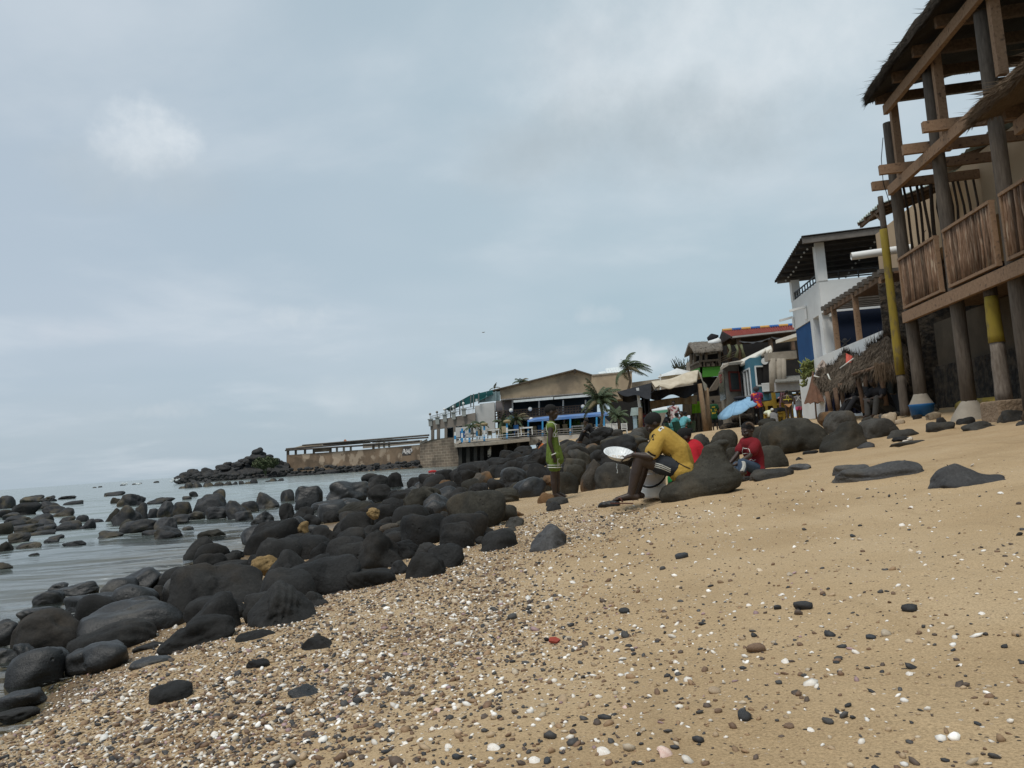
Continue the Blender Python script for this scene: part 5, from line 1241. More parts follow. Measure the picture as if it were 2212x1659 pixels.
# ------------------------------------------------------------------ the people further off
def stander(lab, u, v, Y, k, face, top, bottom, arms='down', sleeve=.5, leg=2.0, skin=SKIN2, group=None, hair=HAIR, stride=0.0, fb=None, hscale=1.0, **kw):
    """feet at pixel u,v at depth Y; face: heading in degrees, 0 = away, 90 = right, 180 = towards the camera"""
    p = at(u, v, Y); f = V((math.sin(rad(face)), math.cos(rad(face)), 0)); s = V((f.y, -f.x, 0)); Z = V((0, 0, 1))
    P = lambda a, b, c: p + s * a * k + f * b * k + Z * c * k
    J = dict(head=P(0, .012, .925), neck=P(0, 0, .845), shL=P(-.112, 0, .80), shR=P(.112, 0, .80), hipL=P(-.052, 0, .5), hipR=P(.052, 0, .5), knL=P(-.06, .015 + stride, .28), knR=P(.06, .015 - stride * .3, .28),
             anL=P(-.06, stride * 1.2, .045), anR=P(.06, -stride * 1.2, .045), toeL=P(-.06, .07 + stride * 1.2, .012), toeR=P(.065, .07 - stride * 1.2, .012))
    A = {'down': ((-.145, .0, .63), (-.15, .04, .48)), 'fwd': ((-.14, .07, .66), (-.10, .20, .66)), 'carry': ((-.16, .02, .64), (-.10, .13, .60)), 'hips': ((-.2, -.03, .65), (-.11, .03, .55)), 'up': ((-.17, .1, .72), (-.13, .2, .82))}
    aL, aR = (arms if isinstance(arms, tuple) else (arms, arms))
    for sd, a, m in (('L', aL, 1), ('R', aR, -1)):
        e, w = A[a]; J['el' + sd] = P(e[0] * m, e[1], e[2]); J['wr' + sd] = P(w[0] * m, w[1], w[2])
    J['curl'] = V((.3, 0, 0))
    return person(lab, J, k, top, bottom, skin=skin, hair=hair, voxel=.022, fwd=f, hs=.135 * k * hscale, sleeve=sleeve, leg=leg, base=p, fine=False, group=group, headup=Z, **kw), P, f, s
def sitter(lab, u, v, Y, k, face, top, bottom, lean=.1, knees=.24, hip=.07, arms='knees', sleeve=.5, leg=1.8, skin=SKIN2, hair=HAIR, reach=.36, **kw):
    p = at(u, v, Y); f = V((math.sin(rad(face)), math.cos(rad(face)), 0)); s = V((f.y, -f.x, 0)); Z = V((0, 0, 1))
    P = lambda a, b, c: p + s * a * k + f * b * k + Z * c * k
    h = hip; J = dict(hipL=P(-.055, 0, h), hipR=P(.055, 0, h), back=P(0, -.03 + lean * .4, h + .15), shL=P(-.112, lean, h + .30), shR=P(.112, lean, h + .30), neck=P(0, lean + .03, h + .345), head=P(0, lean + .06, h + .425),
             knL=P(-.085, knees, h + (.19 if hip < .2 else .02)), knR=P(.085, knees, h + (.17 if hip < .2 else .02)), anL=P(-.08, reach, .04), anR=P(.08, reach - .03, .04), toeL=P(-.08, reach + .07, .012), toeR=P(.08, reach + .04, .012))
    if arms == 'knees': J.update(elL=P(-.15, lean + .1, h + .2), elR=P(.15, lean + .1, h + .2), wrL=P(-.08, knees + .02, h + .2), wrR=P(.08, knees + .02, h + .18))
    else: J.update(elL=P(-.15, lean + .0, h + .16), elR=P(.15, lean + .0, h + .16), wrL=P(-.08, lean + .15, h + .13), wrR=P(.08, lean + .15, h + .13))
    return person(lab, J, k, top, bottom, skin=skin, hair=hair, voxel=.022, fwd=f, hs=.135 * k, sleeve=sleeve, leg=leg, base=p, fine=False, headup=Z, **kw), P
C = cloth
PATT = mat('shirt_patterned', (.35, .01, .02), (.03, .03, .16), 26, .9, .3, 30, lo=.45, hi=.55, c3=(.75, .16, .02), c3scale=7, c3lo=.52, c3hi=.58)
(w1, P, f_, s_) = stander('woman in dark trousers and a bright red and orange patterned top, seen from behind', 1641, 917, 35, 1.7, 20, (PATT, 'top'), C('trousers_black', (.012, .013, .018)), ('carry', 'fwd'), sleeve=.35, leg=2.0, stride=.035, topdrop=.0)
mb = MB(); mb.lathe(P(-.2, .1, .57), [(.001, 0), (.06, .0), (.15, .07), (.155, .08), (.14, .08), (.05, .02)], 16); label(mb.build('basin', C('basin_pink', (.4, .18, .12)), None, True, loc=P(-.2, .1, .57)), 'round reddish basin on the hip of the woman in the patterned top', 'basin')
mb = MB(); mb.ell(P(0, -.01, .955), (.14, .13, .12), n=14, m=10); mb.build('headwrap', C('wrap_grey', (.06, .055, .06)), w1[0], True)
mb = MB(); mb.tube([P(-.06, .03, .3), P(-.06, .05, .05)], [.05, .055], 10); mb.build('white_boot', WHITE, w1[0], True)
(g1, P, f_, s_) = stander('man in a dark green tee with yellow lettering, holding a plastic bottle, seen from behind', 1546, 931, 42, 1.72, 15, (C('tee_green', (.012, .07, .03)), 'tee'), C('shorts_dark', (.015, .017, .02)), 'down', sleeve=.55, leg=.9)
for t, dz, sz in (('A10', .755, .1), ('S   U', .66, .17), ('BAY', .565, .12)):
    tv, tf = text_mesh(t, sz, .006); decal(g1[2], tv, tf, P(0, -.12, dz), s_, V((0, 0, 1)), -f_, 'lettering', mat('lettering_yellow', (.6, .42, .03)), g1[2], .012)
mb = MB(); mb.lathe(P(.16, .03, .33), [(.001, 0), (.05, 0), (.05, .2), (.02, .25), (.02, .28), (.001, .28)], 12); label(mb.build('plastic_bottle', PL, None, True, loc=P(.16, .03, .33)), 'clear plastic bottle in the hand of the man in green', 'bottle')
(b1, P, f_, s_) = stander('girl in a yellow string bikini top and peach bottoms, seen from behind', 1706, 911, 32, 1.32, 10, None, None, 'carry', leg=.05)
mb = MB(); Z = V((0, 0, 1))
loop_tube(mb, P(0, 0, .70), s_ * .145 * 1.32 * .85, f_ * .1 * 1.32 * .85, .016); mb.tube([P(-.05, -.075, .70), P(0, -.045, .84), P(.05, -.075, .70)], .014, 6); mb.tube([P(0, -.09, .70), P(.02, -.1, .63)], .013, 6)
mb.build('bikini_top', C('bikini_yellow', (.55, .5, .06)), b1[0], True)
mb = MB(); mb.slab([P(-.1, -.075, .545), P(.1, -.075, .545), P(.015, -.095, .455), P(-.015, -.095, .455)], .03, -f_); loop_tube(mb, P(0, 0, .545), s_ * .15, f_ * .105, .014); mb.build('bikini_bottom', C('bikini_peach', (.5, .27, .12)), b1[0])
(b2, P, f_, s_) = stander('girl in pink shorts and a striped top with crossed straps, seen from behind', 1729, 912, 31.5, 1.28, 5, (mat('top_stripe', (.1, .1, .11), (.22, .22, .22), 3, .9, .1, 30, stretch=(.1, .1, 16)), 'top'), C('shorts_pink', (.6, .1, .22)), ('down', 'down'), sleeve=0, leg=.35, topmul=.92, topdrop=-.02)
mb = MB(); mb.tube([P(-.07, -.065, .68), P(.04, -.05, .83)], .013, 6); mb.tube([P(.07, -.065, .68), P(-.04, -.05, .83)], .013, 6); mb.build('strap', WHITE, b2[0])
(b3, P, f_, s_) = stander('person in green swim bottoms standing behind the brown folded parasol', 1769, 907, 28, 1.5, 200, None, C('swim_green', (.1, .5, .22)), 'down', leg=.12)
stander('person in pink standing by the drying cloths', 1694, 912, 34.5, 1.35, 160, (C('top_pinkwhite', (.5, .25, .28)), 'top'), C('shorts_dark', (.015, .017, .02)), 'fwd', leg=.9)
stander('person in white and dark leaning on the last yellow table', 1783, 905, 29.5, 1.5, 250, (C('top_greywhite', (.4, .4, .4)), 'top'), C('shorts_dark', (.015, .017, .02)), 'fwd', leg=1.9)
(wc, P) = sitter('person in a white cap sitting low behind the great slab', 1675, 921, 33, 1.4, 0, (C('tee_grey', (.2, .2, .2)), 'tee'), C('shorts_dark', (.015, .017, .02)), hair=WHITE)
# the group under the canvas shelter
stander('woman in a white and red top standing with the seated group under the shelter', 1461, 943, 35.5, 1.66, 200, (mat('top_whitered', (.6, .56, .54), (.2, .02, .04), 9, .9, .3, 30, lo=.45, hi=.58), 'top'), C('skirt_dark', (.03, .025, .03)), 'carry', sleeve=0, leg=1.9)
sit_g = 'people sitting under the canvas shelter'
def chair(u, v, Y, face, lab):
    p = at(u, v, Y); c = thing('plastic_chair', lab, 'chair', p, 'green plastic chairs under the shelter'); f = V((math.sin(rad(face)), math.cos(rad(face)), 0)); s = V((f.y, -f.x, 0)); Z = V((0, 0, 1)); P = lambda a, b, z: p + s * a + f * b + Z * z
    m_ = mat('chair_green', (.01, .05, .035), (.008, .04, .03), 4, .4, 0)
    mb = MB(); mb.slab([P(-.22, -.2, .42), P(.22, -.2, .42), P(.24, .24, .42), P(-.24, .24, .42)], .03, Z); mb.build('seat', m_, c)
    mb = MB(); mb.grid(lambda a, b: P(-.24 + .48 * a, -.2 - .1 * b - .06 * math.sin(a * math.pi), .44 + .42 * b), 8, 5); o = mb.build('backrest', m_, c); md = o.modifiers.new('s', 'SOLIDIFY'); md.thickness = .02
    for a in (-1, 1):
        mb = MB(); mb.tube([P(.24 * a, -.24, .64), P(.27 * a, 0, .66), P(.26 * a, .2, .63), P(.25 * a, .22, .42)], .02, 6); mb.build('armrest', m_, c)
        for b in (-.2, .2): mb = MB(); mb.tube([P(.2 * a, b, .42), P(.24 * a, b * 1.15, 0)], [.025, .018], 6); mb.build('leg', m_, c)
    return c
chair(1455, 955, 34, 75, 'green plastic chair under the person in a dark teal tee'); chair(1474, 953, 33.6, 60, 'green plastic chair under the person in a light blue tee'); chair(1488, 953, 34.2, 330, 'green plastic chair next to the orange cloth')
sitter('seated person in a dark teal tee under the shelter', 1455, 955, 34, 1.7, 75, (C('tee_teal', (.05, .2, .19)), 'tee'), C('shorts_dark', (.015, .017, .02)), hip=.26, knees=.26, reach=.3)
sitter('seated person in a light blue tee under the shelter', 1474, 953, 33.6, 1.7, 60, (C('tee_lightblue', (.12, .36, .4)), 'tee'), C('shorts_dark', (.015, .017, .02)), hip=.26, knees=.26, reach=.3, lean=.13)
sitter('seated person in a pale top at the back under the shelter', 1482, 947, 35.6, 1.65, 220, (C('top_beige', (.35, .28, .25)), 'top'), C('cloth_orange', (.6, .13, .03)), hip=.27, knees=.25, reach=.3, leg=.9)
sitter('seated person in dark clothes by the wooden shelter post', 1437, 950, 36, 1.7, 120, (C('tee_charcoal', (.03, .03, .035)), 'tee'), C('shorts_dark', (.015, .017, .02)), hip=.26, knees=.25, reach=.3)
stander('person in a patterned dress under the dark hanging drape', 1398, 945, 38, 1.72, 180, (mat('dress_pattern', (.2, .03, .02), (.03, .03, .05), 14, .9, .3, 30, lo=.45, hi=.55), 'dress'), mat('dress_pattern', (.2, .03, .02)), 'up', leg=1.6)
# two men by the thatched hut
DK = C('tee_black', (.012, .012, .014)); DG = C('trousers_grey', (.05, .048, .045))
(m1, P) = sitter('man in grey trousers and dark shirt sitting with arm on knee, nearest the yellow post', 1922, 901, 18.4, 1.75, 250, (C('tee_darkgrey', (.02, .02, .024)), 'tee'), DG, lean=.16, knees=.27, reach=.33, leg=1.95, skin=SKIN, hairgrow=1.18)
(m2, P) = sitter('man in black sitting in the shade of the hut with hands reaching out', 1880, 897, 19.6, 1.7, 255, (DK, 'tee'), DK, lean=.08, knees=.3, reach=.5, leg=1.9, skin=SKIN)
# far rocks: bathers and a sitter
sitter('person in orange sitting among far rocks below the terrace', 1178, 978, 55, 1.6, 260, (C('cloth_orange2', (.45, .13, .03)), 'top'), C('cloth_orange2', (.45, .13, .03)), skin=SKIN2)
sitter('dark-haired person sitting low among the far rocks', 1168, 974, 57, 1.5, 200, (DK, 'tee'), DG)
sitter('man in black sitting on a jagged black rock near the awning posts', 1284, 956, 27, 1.5, 280, (DK, 'tee'), DK, lean=.1)
# ------------------------------------------------------------------ the row of buildings on the right
o_ = at(1978, 893, 16.3); F1 = Frame((o_.x, o_.y), (0.117, 1)); P1 = F1.P
POLE = mat('weathered_pole', (.075, .06, .047), (.14, .115, .092), 5, .9, .6, 30, (6, 6, .8), lo=.3, hi=.7)
TIMBER = mat('timber', (.22, .135, .08), (.31, .2, .125), 4, .85, .35, 30, (5, 5, 5), lo=.3, hi=.7, c3=(.1, .065, .045), c3scale=3, c3lo=.58, c3hi=.72)
TIMB2 = mat('timber_dark', (.1, .065, .042), (.17, .11, .07), 4, .85, .4, 30, (5, 5, 5))
STICK = mat('stick_bark', (.12, .07, .042), (.23, .145, .095), 6, .9, .6, 40, (8, 8, 1), rnd=.6, c3=(.3, .23, .165), c3scale=3)
STICK2 = mat('stick_dark', (.05, .038, .03), (.09, .068, .052), 6, .9, .6, 40, (8, 8, 1), rnd=.25)
YELP = mat('pole_yellow', (.30, .225, .03), (.24, .17, .03), 3, .8, .3, 30, (3, 3, 1), c3=(.14, .11, .06), c3scale=3, c3lo=.55, c3hi=.7)
CONC = mat('concrete', (.24, .21, .17), (.32, .285, .235), 3, .95, .5, 30, c3=(.15, .125, .1), c3scale=1.2)
CONCB = mat('concrete_block', (.22, .155, .1), (.3, .22, .15), 8, .95, 1.0, 25, dist=.03)
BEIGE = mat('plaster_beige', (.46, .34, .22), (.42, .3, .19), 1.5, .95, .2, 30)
WHT = mat('plaster_white', (.70, .71, .70), (.62, .63, .62), 1.2, .9, .15, 30, c3=(.5, .5, .48), c3scale=.7, c3lo=.6, c3hi=.8)
NAVYW = mat('wall_navy', (.012, .02, .045), (.016, .026, .055), 2, .9, .1, 30)
BLUEW = mat('wall_blue', (.012, .075, .21), (.01, .06, .175), 2, .85, .1, 30)
DARKR = mat('roof_dark', (.03, .03, .033), (.05, .048, .047), 3, .8, .3, 20, (1, 8, 1))
BLACK = mat('paint_black', (.012, .012, .013), None, 4, .5, 0)
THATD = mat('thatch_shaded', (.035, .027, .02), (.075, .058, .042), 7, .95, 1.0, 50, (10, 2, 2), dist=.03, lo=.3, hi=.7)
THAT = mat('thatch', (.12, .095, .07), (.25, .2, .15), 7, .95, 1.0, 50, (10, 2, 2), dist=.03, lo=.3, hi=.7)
THATB = mat('thatch_brown', (.13, .09, .055), (.24, .17, .11), 7, .95, 1.0, 50, (10, 2, 2), dist=.03, lo=.3, hi=.7)
SHEET = mat('sheet_pale', (.5, .58, .5), (.42, .5, .43), 2, .5, .1, 20, (1, 6, 1), trans=.25)
STONEW = mat('stone_wall', (.02, .018, .016), (.07, .055, .04), 5, .95, 1.0, 9, lo=.42, hi=.6, dist=.08)  # basalt, colour darkened further for the shade under the stilt house
TINW = mat('tin_white', (.62, .66, .66), (.5, .54, .54), 3, .5, .1, 20)
BLUEPL = mat('barrel_blue', (.012, .10, .26), (.01, .08, .21), 4, .5, .05, 30)
def post(mb, s, t, z0, z1, r, n=12, lean=(0, 0), jit=.04):
    pts = [P1(s + lean[0] * k / 6, t + lean[1] * k / 6, z0 + (z1 - z0) * k / 6) for k in range(7)]
    mb.tube(pts, [r * (1.12 - .03 * k) for k in range(7)], n, True, jit)
def strands(mb, fn, n, ln, w, drop=0.0, jit=.3, seed=1):
    """fn(rng)->(point, direction): thin straw blades"""
    q = random.Random(seed)
    for _ in range(n):
        p, d = fn(q); d = (V(d) + V((q.uniform(-jit, jit), q.uniform(-jit, jit), q.uniform(-jit, jit) - drop))).normalized()
        l = ln * q.uniform(.4, 1.2); x = d.cross(V((q.uniform(-1, 1), q.uniform(-1, 1), q.uniform(-1, 1)))).normalized() * w * .5
        e = p + d * l + V((0, 0, -drop * l * .4)); m_ = p + d * l * .5
        mb.add([p - x, p + x, m_ + x, e, m_ - x], [(0, 1, 2, 4), (4, 2, 3)])
def thatch(parent, rows, th, m, seed, n_top=900, n_edge=700, ln=.35, name='thatch_roof', w=.012):
    """rows: list of lists of points from the eave up to the ridge; th: thickness"""
    nr, nc = len(rows), len(rows[0]); q = random.Random(seed)
    def S(a, b):
        a = min(max(a, 0), .9999) * (nc - 1); b = min(max(b, 0), .9999) * (nr - 1); i, j = int(a), int(b); a -= i; b -= j
        return (V(rows[j][i]) * (1 - a) + V(rows[j][i + 1]) * a) * (1 - b) + (V(rows[j + 1][i]) * (1 - a) + V(rows[j + 1][i + 1]) * a) * b
    mb = MB(); NU, NV = 26, 14
    def top(a, b): p = S(a, b); return p + V((0, 0, noise.noise(p * 3) * .06 + noise.noise(p * 9) * .03))
    mb.grid(top, NU, NV)
    k0 = len(mb.v); mb.grid(lambda a, b: S(a, b) - V((0, 0, th + .04 * noise.noise(S(a, b) * 4))), NU, NV); 
    W_ = NU + 1; idx = [i for i in range(W_)] + [j * W_ + NU for j in range(1, NV + 1)] + [NV * W_ + i for i in range(NU - 1, -1, -1)] + [j * W_ for j in range(NV - 1, 0, -1)]
    for i in range(len(idx)):
        a, b = idx[i], idx[(i + 1) % len(idx)]; mb.f.append((a, k0 + a, k0 + b, b))
    roof = mb.build(name, m, parent, True)
    mb = MB()
    def f_top(q): a, b = q.random(), q.random(); p = top(a, b); d = S(a, max(0, b - .05)) - S(a, min(1, b + .05)); return p + V((0, 0, .01)), d.normalized() + V((0, 0, .12))
    def f_eave(q): a = q.random(); p = top(a, 0); d = (S(a, 0) - S(a, .1)).normalized(); return p - d * .08 - V((0, 0, q.uniform(0, th))), d
    def f_l(q): b = q.random(); p = top(0, b); d = (S(0, b) - S(.1, b)).normalized(); return p - d * .06 - V((0, 0, q.uniform(0, th))), d
    def f_r(q): b = q.random(); p = top(1, b); d = (S(1, b) - S(.9, b)).normalized(); return p - d * .06 - V((0, 0, q.uniform(0, th))), d
    strands(mb, f_top, n_top, ln * 1.1, w, 0, .16, seed); strands(mb, f_eave, n_edge, ln * .75, w, .3, .35, seed + 1); strands(mb, f_l, n_edge // 2, ln * .5, w, .2, .4, seed + 2); strands(mb, f_r, n_edge // 3, ln * .5, w, .2, .4, seed + 3)
    mb.build('straw', m, roof)['kind'] = 'stuff'
    return roof
def hbox(frame, name, m, parent, s0, s1, t0, t1, z0, z1, lab=None):
    mb = MB(); frame.box(mb, s0, s1, t0, t1, z0, z1); return mb.build(name, m, parent, lab=lab)

# ================= stilt house
sh_ = thing('stilt_house', 'tall unfinished timber stilt house with thatched roof and stick railings above the beach', 'house', P1(0, 0, .3))
for s, z1 in ((-.35, 6.45), (-2.45, 6.65), (-4.5, 6.5), (-6.8, 6.5)):
    mb = MB(); post(mb, s, 0, .1, z1, .115, 14); mb.build('stilt', POLE, sh_, True)
for s, z0, z1 in ((-.62, 5.0, 6.95), (-2.72, 4.9, 6.95), (-4.8, 5.3, 7.05)):
    mb = MB(); mb.beam(P1(s, .04, z0), P1(s, .04, z1), .15, .11, F1.a); mb.build('post', TIMBER, sh_)
for t in (3.6,):
    for s in (-.35, -2.45, -4.5, -6.8): mb = MB(); post(mb, s, t, .4, 6.8, .11, 10); mb.build('stilt', POLE, sh_, True)
mb = MB(); mb.beam(P1(-.7, -.16, 6.6), P1(-8.5, -.16, 6.64), .09, .2); mb.build('roof_beam', TIMBER, sh_)
mb = MB(); mb.beam(P1(-.45, -.16, 4.94), P1(-8.5, -.16, 4.94), .09, .2); mb.build('middle_beam', TIMBER, sh_)
mb = MB(); mb.beam(P1(-.4, -.15, 2.23), P1(-8.5, -.15, 2.23), .09, .22); mb.build('floor_beam', TIMBER, sh_)
for s in (-.78, -1.75, -2.75, -3.75, -4.75, -5.75): mb = MB(); mb.beam(P1(s, -.36, 6.82), P1(s, 4.2, 6.9), .09, .2); mb.build('joist', TIMB2, sh_)
for s, t0 in ((-.2, -.42), (-1.25, -.62), (-2.3, -.55), (-3.35, -.6)): mb = MB(); mb.beam(P1(s, t0, 5.15), P1(s, 4.0, 5.22), .09, .19); mb.build('joist', TIMBER, sh_)
mb = MB()
for t in [i * .2 for i in range(19)]: F1.box(mb, -8.5, -.42, t - .05, t + .14, 2.36, 2.40)
mb.build('floor', TIMB2, sh_)
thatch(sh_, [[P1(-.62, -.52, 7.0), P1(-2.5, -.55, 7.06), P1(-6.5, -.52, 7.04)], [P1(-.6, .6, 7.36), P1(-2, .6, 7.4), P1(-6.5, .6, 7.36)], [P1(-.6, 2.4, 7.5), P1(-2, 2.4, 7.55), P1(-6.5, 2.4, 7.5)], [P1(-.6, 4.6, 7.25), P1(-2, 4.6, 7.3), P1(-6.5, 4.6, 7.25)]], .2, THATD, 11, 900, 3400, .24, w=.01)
for s0, s1 in ((-.47, -2.28), (-2.62, -4.36), (-4.66, -6.6)):
    fr = MB(); t = -.14
    F1.box(fr, s1, s0, t - .05, t + .05, 3.42, 3.47); F1.box(fr, s1, s0, t - .045, t + .045, 2.40, 2.45); F1.box(fr, s0 - .05, s0, t - .04, t + .04, 2.45, 3.42); F1.box(fr, s1, s1 + .05, t - .04, t + .04, 2.45, 3.42)
    ra = fr.build('railing', TIMBER, sh_)
    s = s0 - .09
    while s > s1 + .07:
        mb = MB(); r = rng.uniform(.026, .042); b = rng.uniform(-.02, .02)
        mb.tube([P1(s, t, 2.45), P1(s + b, t + rng.uniform(-.01, .02), 2.8), P1(s - b, t, 3.1), P1(s + b * .5, t, 3.42)], [r, r * .95, r * .9, r * .85], 7, True, .12); mb.build('stick', STICK, ra, True); s -= r * 2 + rng.uniform(.004, .026)
for i in range(13):
    t = .12 + i * .125 + rng.uniform(-.02, .02); mb = MB(); r = rng.uniform(.03, .042)
    pts = [P1(-.2, t + rng.uniform(-.04, .04), 2.42 + k * .53) for k in range(6)]; mb.tube(pts, [r * (1 - .04 * k) for k in range(6)], 7, True, .15)
    for k in (1, 3): mb.tube([pts[k], pts[k] + V((rng.uniform(-.09, .09), 0, .08))], [.012, .006], 5)
    mb.build('upright_stick', STICK2, sh_, True)
mb = MB(); mb.tube([P1(-.34, -.13, 6.15), P1(-.3, -.2, 5.7), P1(-.28, -.21, 5.2), P1(-.33, -.13, 4.6)], .008, 5); mb.build('wire', BLACK, sh_, True)
# plinths of the stilts
c = P1(-.35, 0, 0); cz = gz(c.x, c.y); mb = MB(); mb.lathe((c.x, c.y, cz), [(.001, 0), (.21, 0), (.235, .2), (.25, .24), (.235, .25), (.001, .25)], 28)
plb = thing('stilt_footing', 'blue plastic tub filled with concrete round the foot of the first stilt', 'footing', (c.x, c.y, cz)); mb.build('tub', BLUEPL, plb, True)
mb = MB(); mb.lathe((c.x, c.y, cz), [(.232, .245), (.22, .27), (.17, .36), (.125, .46), (.1, .5)], 28); mb.build('concrete_cone', CONC, plb, True)
c = P1(-2.45, 0, 0); cz = gz(c.x, c.y); mb = MB(); mb.lathe((c.x, c.y, cz - .05), [(.34, 0), (.3, .1), (.2, .26), (.13, .36), (.1, .4)], 24)
label(mb.build('stilt_footing', CONC, None, True, loc=(c.x, c.y, cz)), 'conical grey concrete footing of the middle stilt', 'footing')
y1 = thing('yellow_post', 'tall yellow painted post with bare foot beside the first stilt', 'post', P1(.42, -.06, .3))
mb = MB(); post(mb, .42, -.06, 1.1, 4.35, .085, 12); mb.build('painted_shaft', YELP, y1, True)
mb = MB(); post(mb, .42, -.06, .2, 1.1, .088, 12); mb.build('bare_foot', POLE, y1, True)
mb = MB(); post(mb, .44, -.04, 4.3, 5.1, .06, 10); mb.build('bare_top', POLE, y1, True)
c = P1(-3.72, -.05, 0); cz = gz(c.x, c.y)
mb = MB(); F1.box(mb, -4.05, -3.42, -.28, .3, cz - .1, cz + .32); cb = mb.build('concrete_block', CONCB, None, loc=(c.x, c.y, cz)); md = cb.modifiers.new('b', 'BEVEL'); md.width = .04; md.segments = 3; label(cb, 'rough tan concrete block carrying the short yellow post', 'block')
y2 = thing('yellow_post', 'short thick post with peeling yellow paint standing on the concrete block', 'post', P1(-3.72, -.02, cz + .46))
mb = MB(); post(mb, -3.72, -.02, 1.25, 2.02, .108, 14); mb.build('painted_shaft', YELP, y2, True)
mb = MB(); post(mb, -3.72, -.02, cz + .3, 1.25, .112, 14, jit=.06); mb.build('bare_foot', mat('pole_pale', (.26, .22, .18), (.15, .12, .095), 6, .9, .6, 30, (5, 5, 1)), y2, True)
mb = MB(); post(mb, -3.72, -.02, 2.02, 2.34, .095, 14); mb.build('dark_top', STICK2, y2, True)  # top of the post in a darker wood colour
# the nearer, lower thatch at the right edge
l2 = thing('thatched_porch', 'lower thatched porch roof at the right edge in front of the stilt house', 'porch', P1(-6, -.5, .4))
sz = F1.front(2096, 246, -.85); s0 = sz[0]; z0 = sz[1]
thatch(l2, [[P1(s0, -.9, z0), P1(s0 - 2, -.9, z0 + .02), P1(s0 - 4.5, -.9, z0)], [P1(s0, .2, z0 + .2), P1(s0 - 2, .2, z0 + .22), P1(s0 - 4.5, .2, z0 + .2)], [P1(s0, 2.4, z0 + .42), P1(s0 - 2, 2.4, z0 + .44), P1(s0 - 4.5, 2.4, z0 + .42)]], .16, THATB, 31, 700, 2200, .3)
for i in range(3): mb = MB(); mb.beam(P1(s0 - .2 - i * .95, -.5, z0 - .12), P1(s0 - .2 - i * .95, 2.4, z0 - .02), .09, .2); mb.build('joist', TIMBER if i else TIMB2, l2)
mb = MB(); mb.beam(P1(s0 - .1, -.3, z0 - .33), P1(s0 - 4, -.3, z0 - .33), .09, .2); mb.build('beam', TIMBER, l2)
mb = MB(); post(mb, s0 - 3.6, -.3, .2, z0, .11); mb.build('stilt', POLE, l2, True)
# ---- beige house behind the stilts
bh = thing('beige_house', 'beige plastered house wall behind the stilt house, with pale corrugated sheets above', 'house', P1(0, 1.9, .5))
hbox(F1, 'wall', BEIGE, bh, -10, 6.0, 1.75, 5.5, 4.15, 5.6)
hbox(F1, 'column', CONC, bh, 5.1, 5.4, 1.77, 2.1, 2.3, 4.15)
hbox(F1, 'lower_wall', mat('plaster_shaded', (.1, .077, .052), (.065, .05, .034), 1.5, .95, .4, 20), bh, -10, 1.9, 1.35, 5.4, 1.3, 2.34)  # cream plaster with the shade under the platform mixed into its colour
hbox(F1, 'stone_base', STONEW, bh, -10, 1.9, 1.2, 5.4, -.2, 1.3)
mb = MB(); mb.grid(lambda a, b: P1(2.0 - 11 * a, 1.6 + 3.2 * b, 5.75 + .75 * b + .02 * math.sin(a * 300)), 300, 2); mb.build('sheet_roof', SHEET, bh)
mb = MB()
for i in range(12): mb.beam(P1(1.8 - i * .9, 1.5, 5.65), P1(1.8 - i * .9, 4.6, 6.37), .05, .09)
mb.build('rafters', TIMBER, bh)
# the small lean-to at its far end
lt = thing('lean_to', 'small corrugated lean-to roof on a thin timber frame past the first stilt', 'shelter', P1(1.2, 0, .4))
mb = MB(); mb.grid(lambda a, b: P1(.45 + 1.45 * a, -.1 + 1.7 * b, 4.93 + .5 * b + .02 * math.sin(a * 60)), 60, 2); mb.build('sheet_roof', SHEET, lt)
mb = MB()
for s in (.5, .95, 1.4, 1.85): mb.beam(P1(s, -.1, 4.88), P1(s, 1.6, 5.38), .05, .07)
mb.beam(P1(.45, -.02, 4.84), P1(1.9, -.02, 4.84), .06, .07); mb.beam(P1(.46, -.02, 4.5), P1(.85, -.05, 4.84), .04, .05, F1.a); mb.build('frame', TIMB2, lt)
# rubble and driftwood between the stilts
rg = random.Random(5)
for i in range(46):
    s = rg.uniform(-6.5, 1.6); t = rg.uniform(-.9, .9) + (.4 if s < -3 else 0); p = P1(s, t, 0); z = gz(p.x, p.y); u, v = uv_of((p.x, p.y, z)); w = rg.uniform(12, 34); px = p.y / FPX
    m_ = rg.choice(['tan', 'tan', 'grey', 'dark', 'brown', 'olive'])
    b_ = B(u, v, w, w * rg.uniform(.4, .75), rg.choice(['jag', 'block', 'round', 'wedge']), m_, Y=p.y, lab='loose rubble stone among the feet of the stilts', group='rubble stones under the stilt house', name='rubble_stone', sub=3, cat='stone')
p = P1(-1.4, .35, 0); z = gz(p.x, p.y)
mb = MB(); mb.tube([P1(-.9, .5, z + .15), P1(-1.6, .3, z + .16), P1(-2.6, .35, z + .14), P1(-3.2, .2, z + .1)], [.09, .1, .1, .08], 10, True, .1); label(mb.build('fallen_post', YELP, None, True, loc=(p.x, p.y, z)), 'fallen post with flaking yellow paint lying behind the stilts', 'post')
mb = MB(); mb.tube([P1(-4.0, .9, .75), P1(-5, .8, .95), P1(-6.2, .7, 1.05)], [.16, .2, .22], 12, True, .12); p = P1(-5, .8, .5); label(mb.build('driftwood_log', STICK, None, True, loc=p), 'thick old log lying behind the concrete block', 'log')

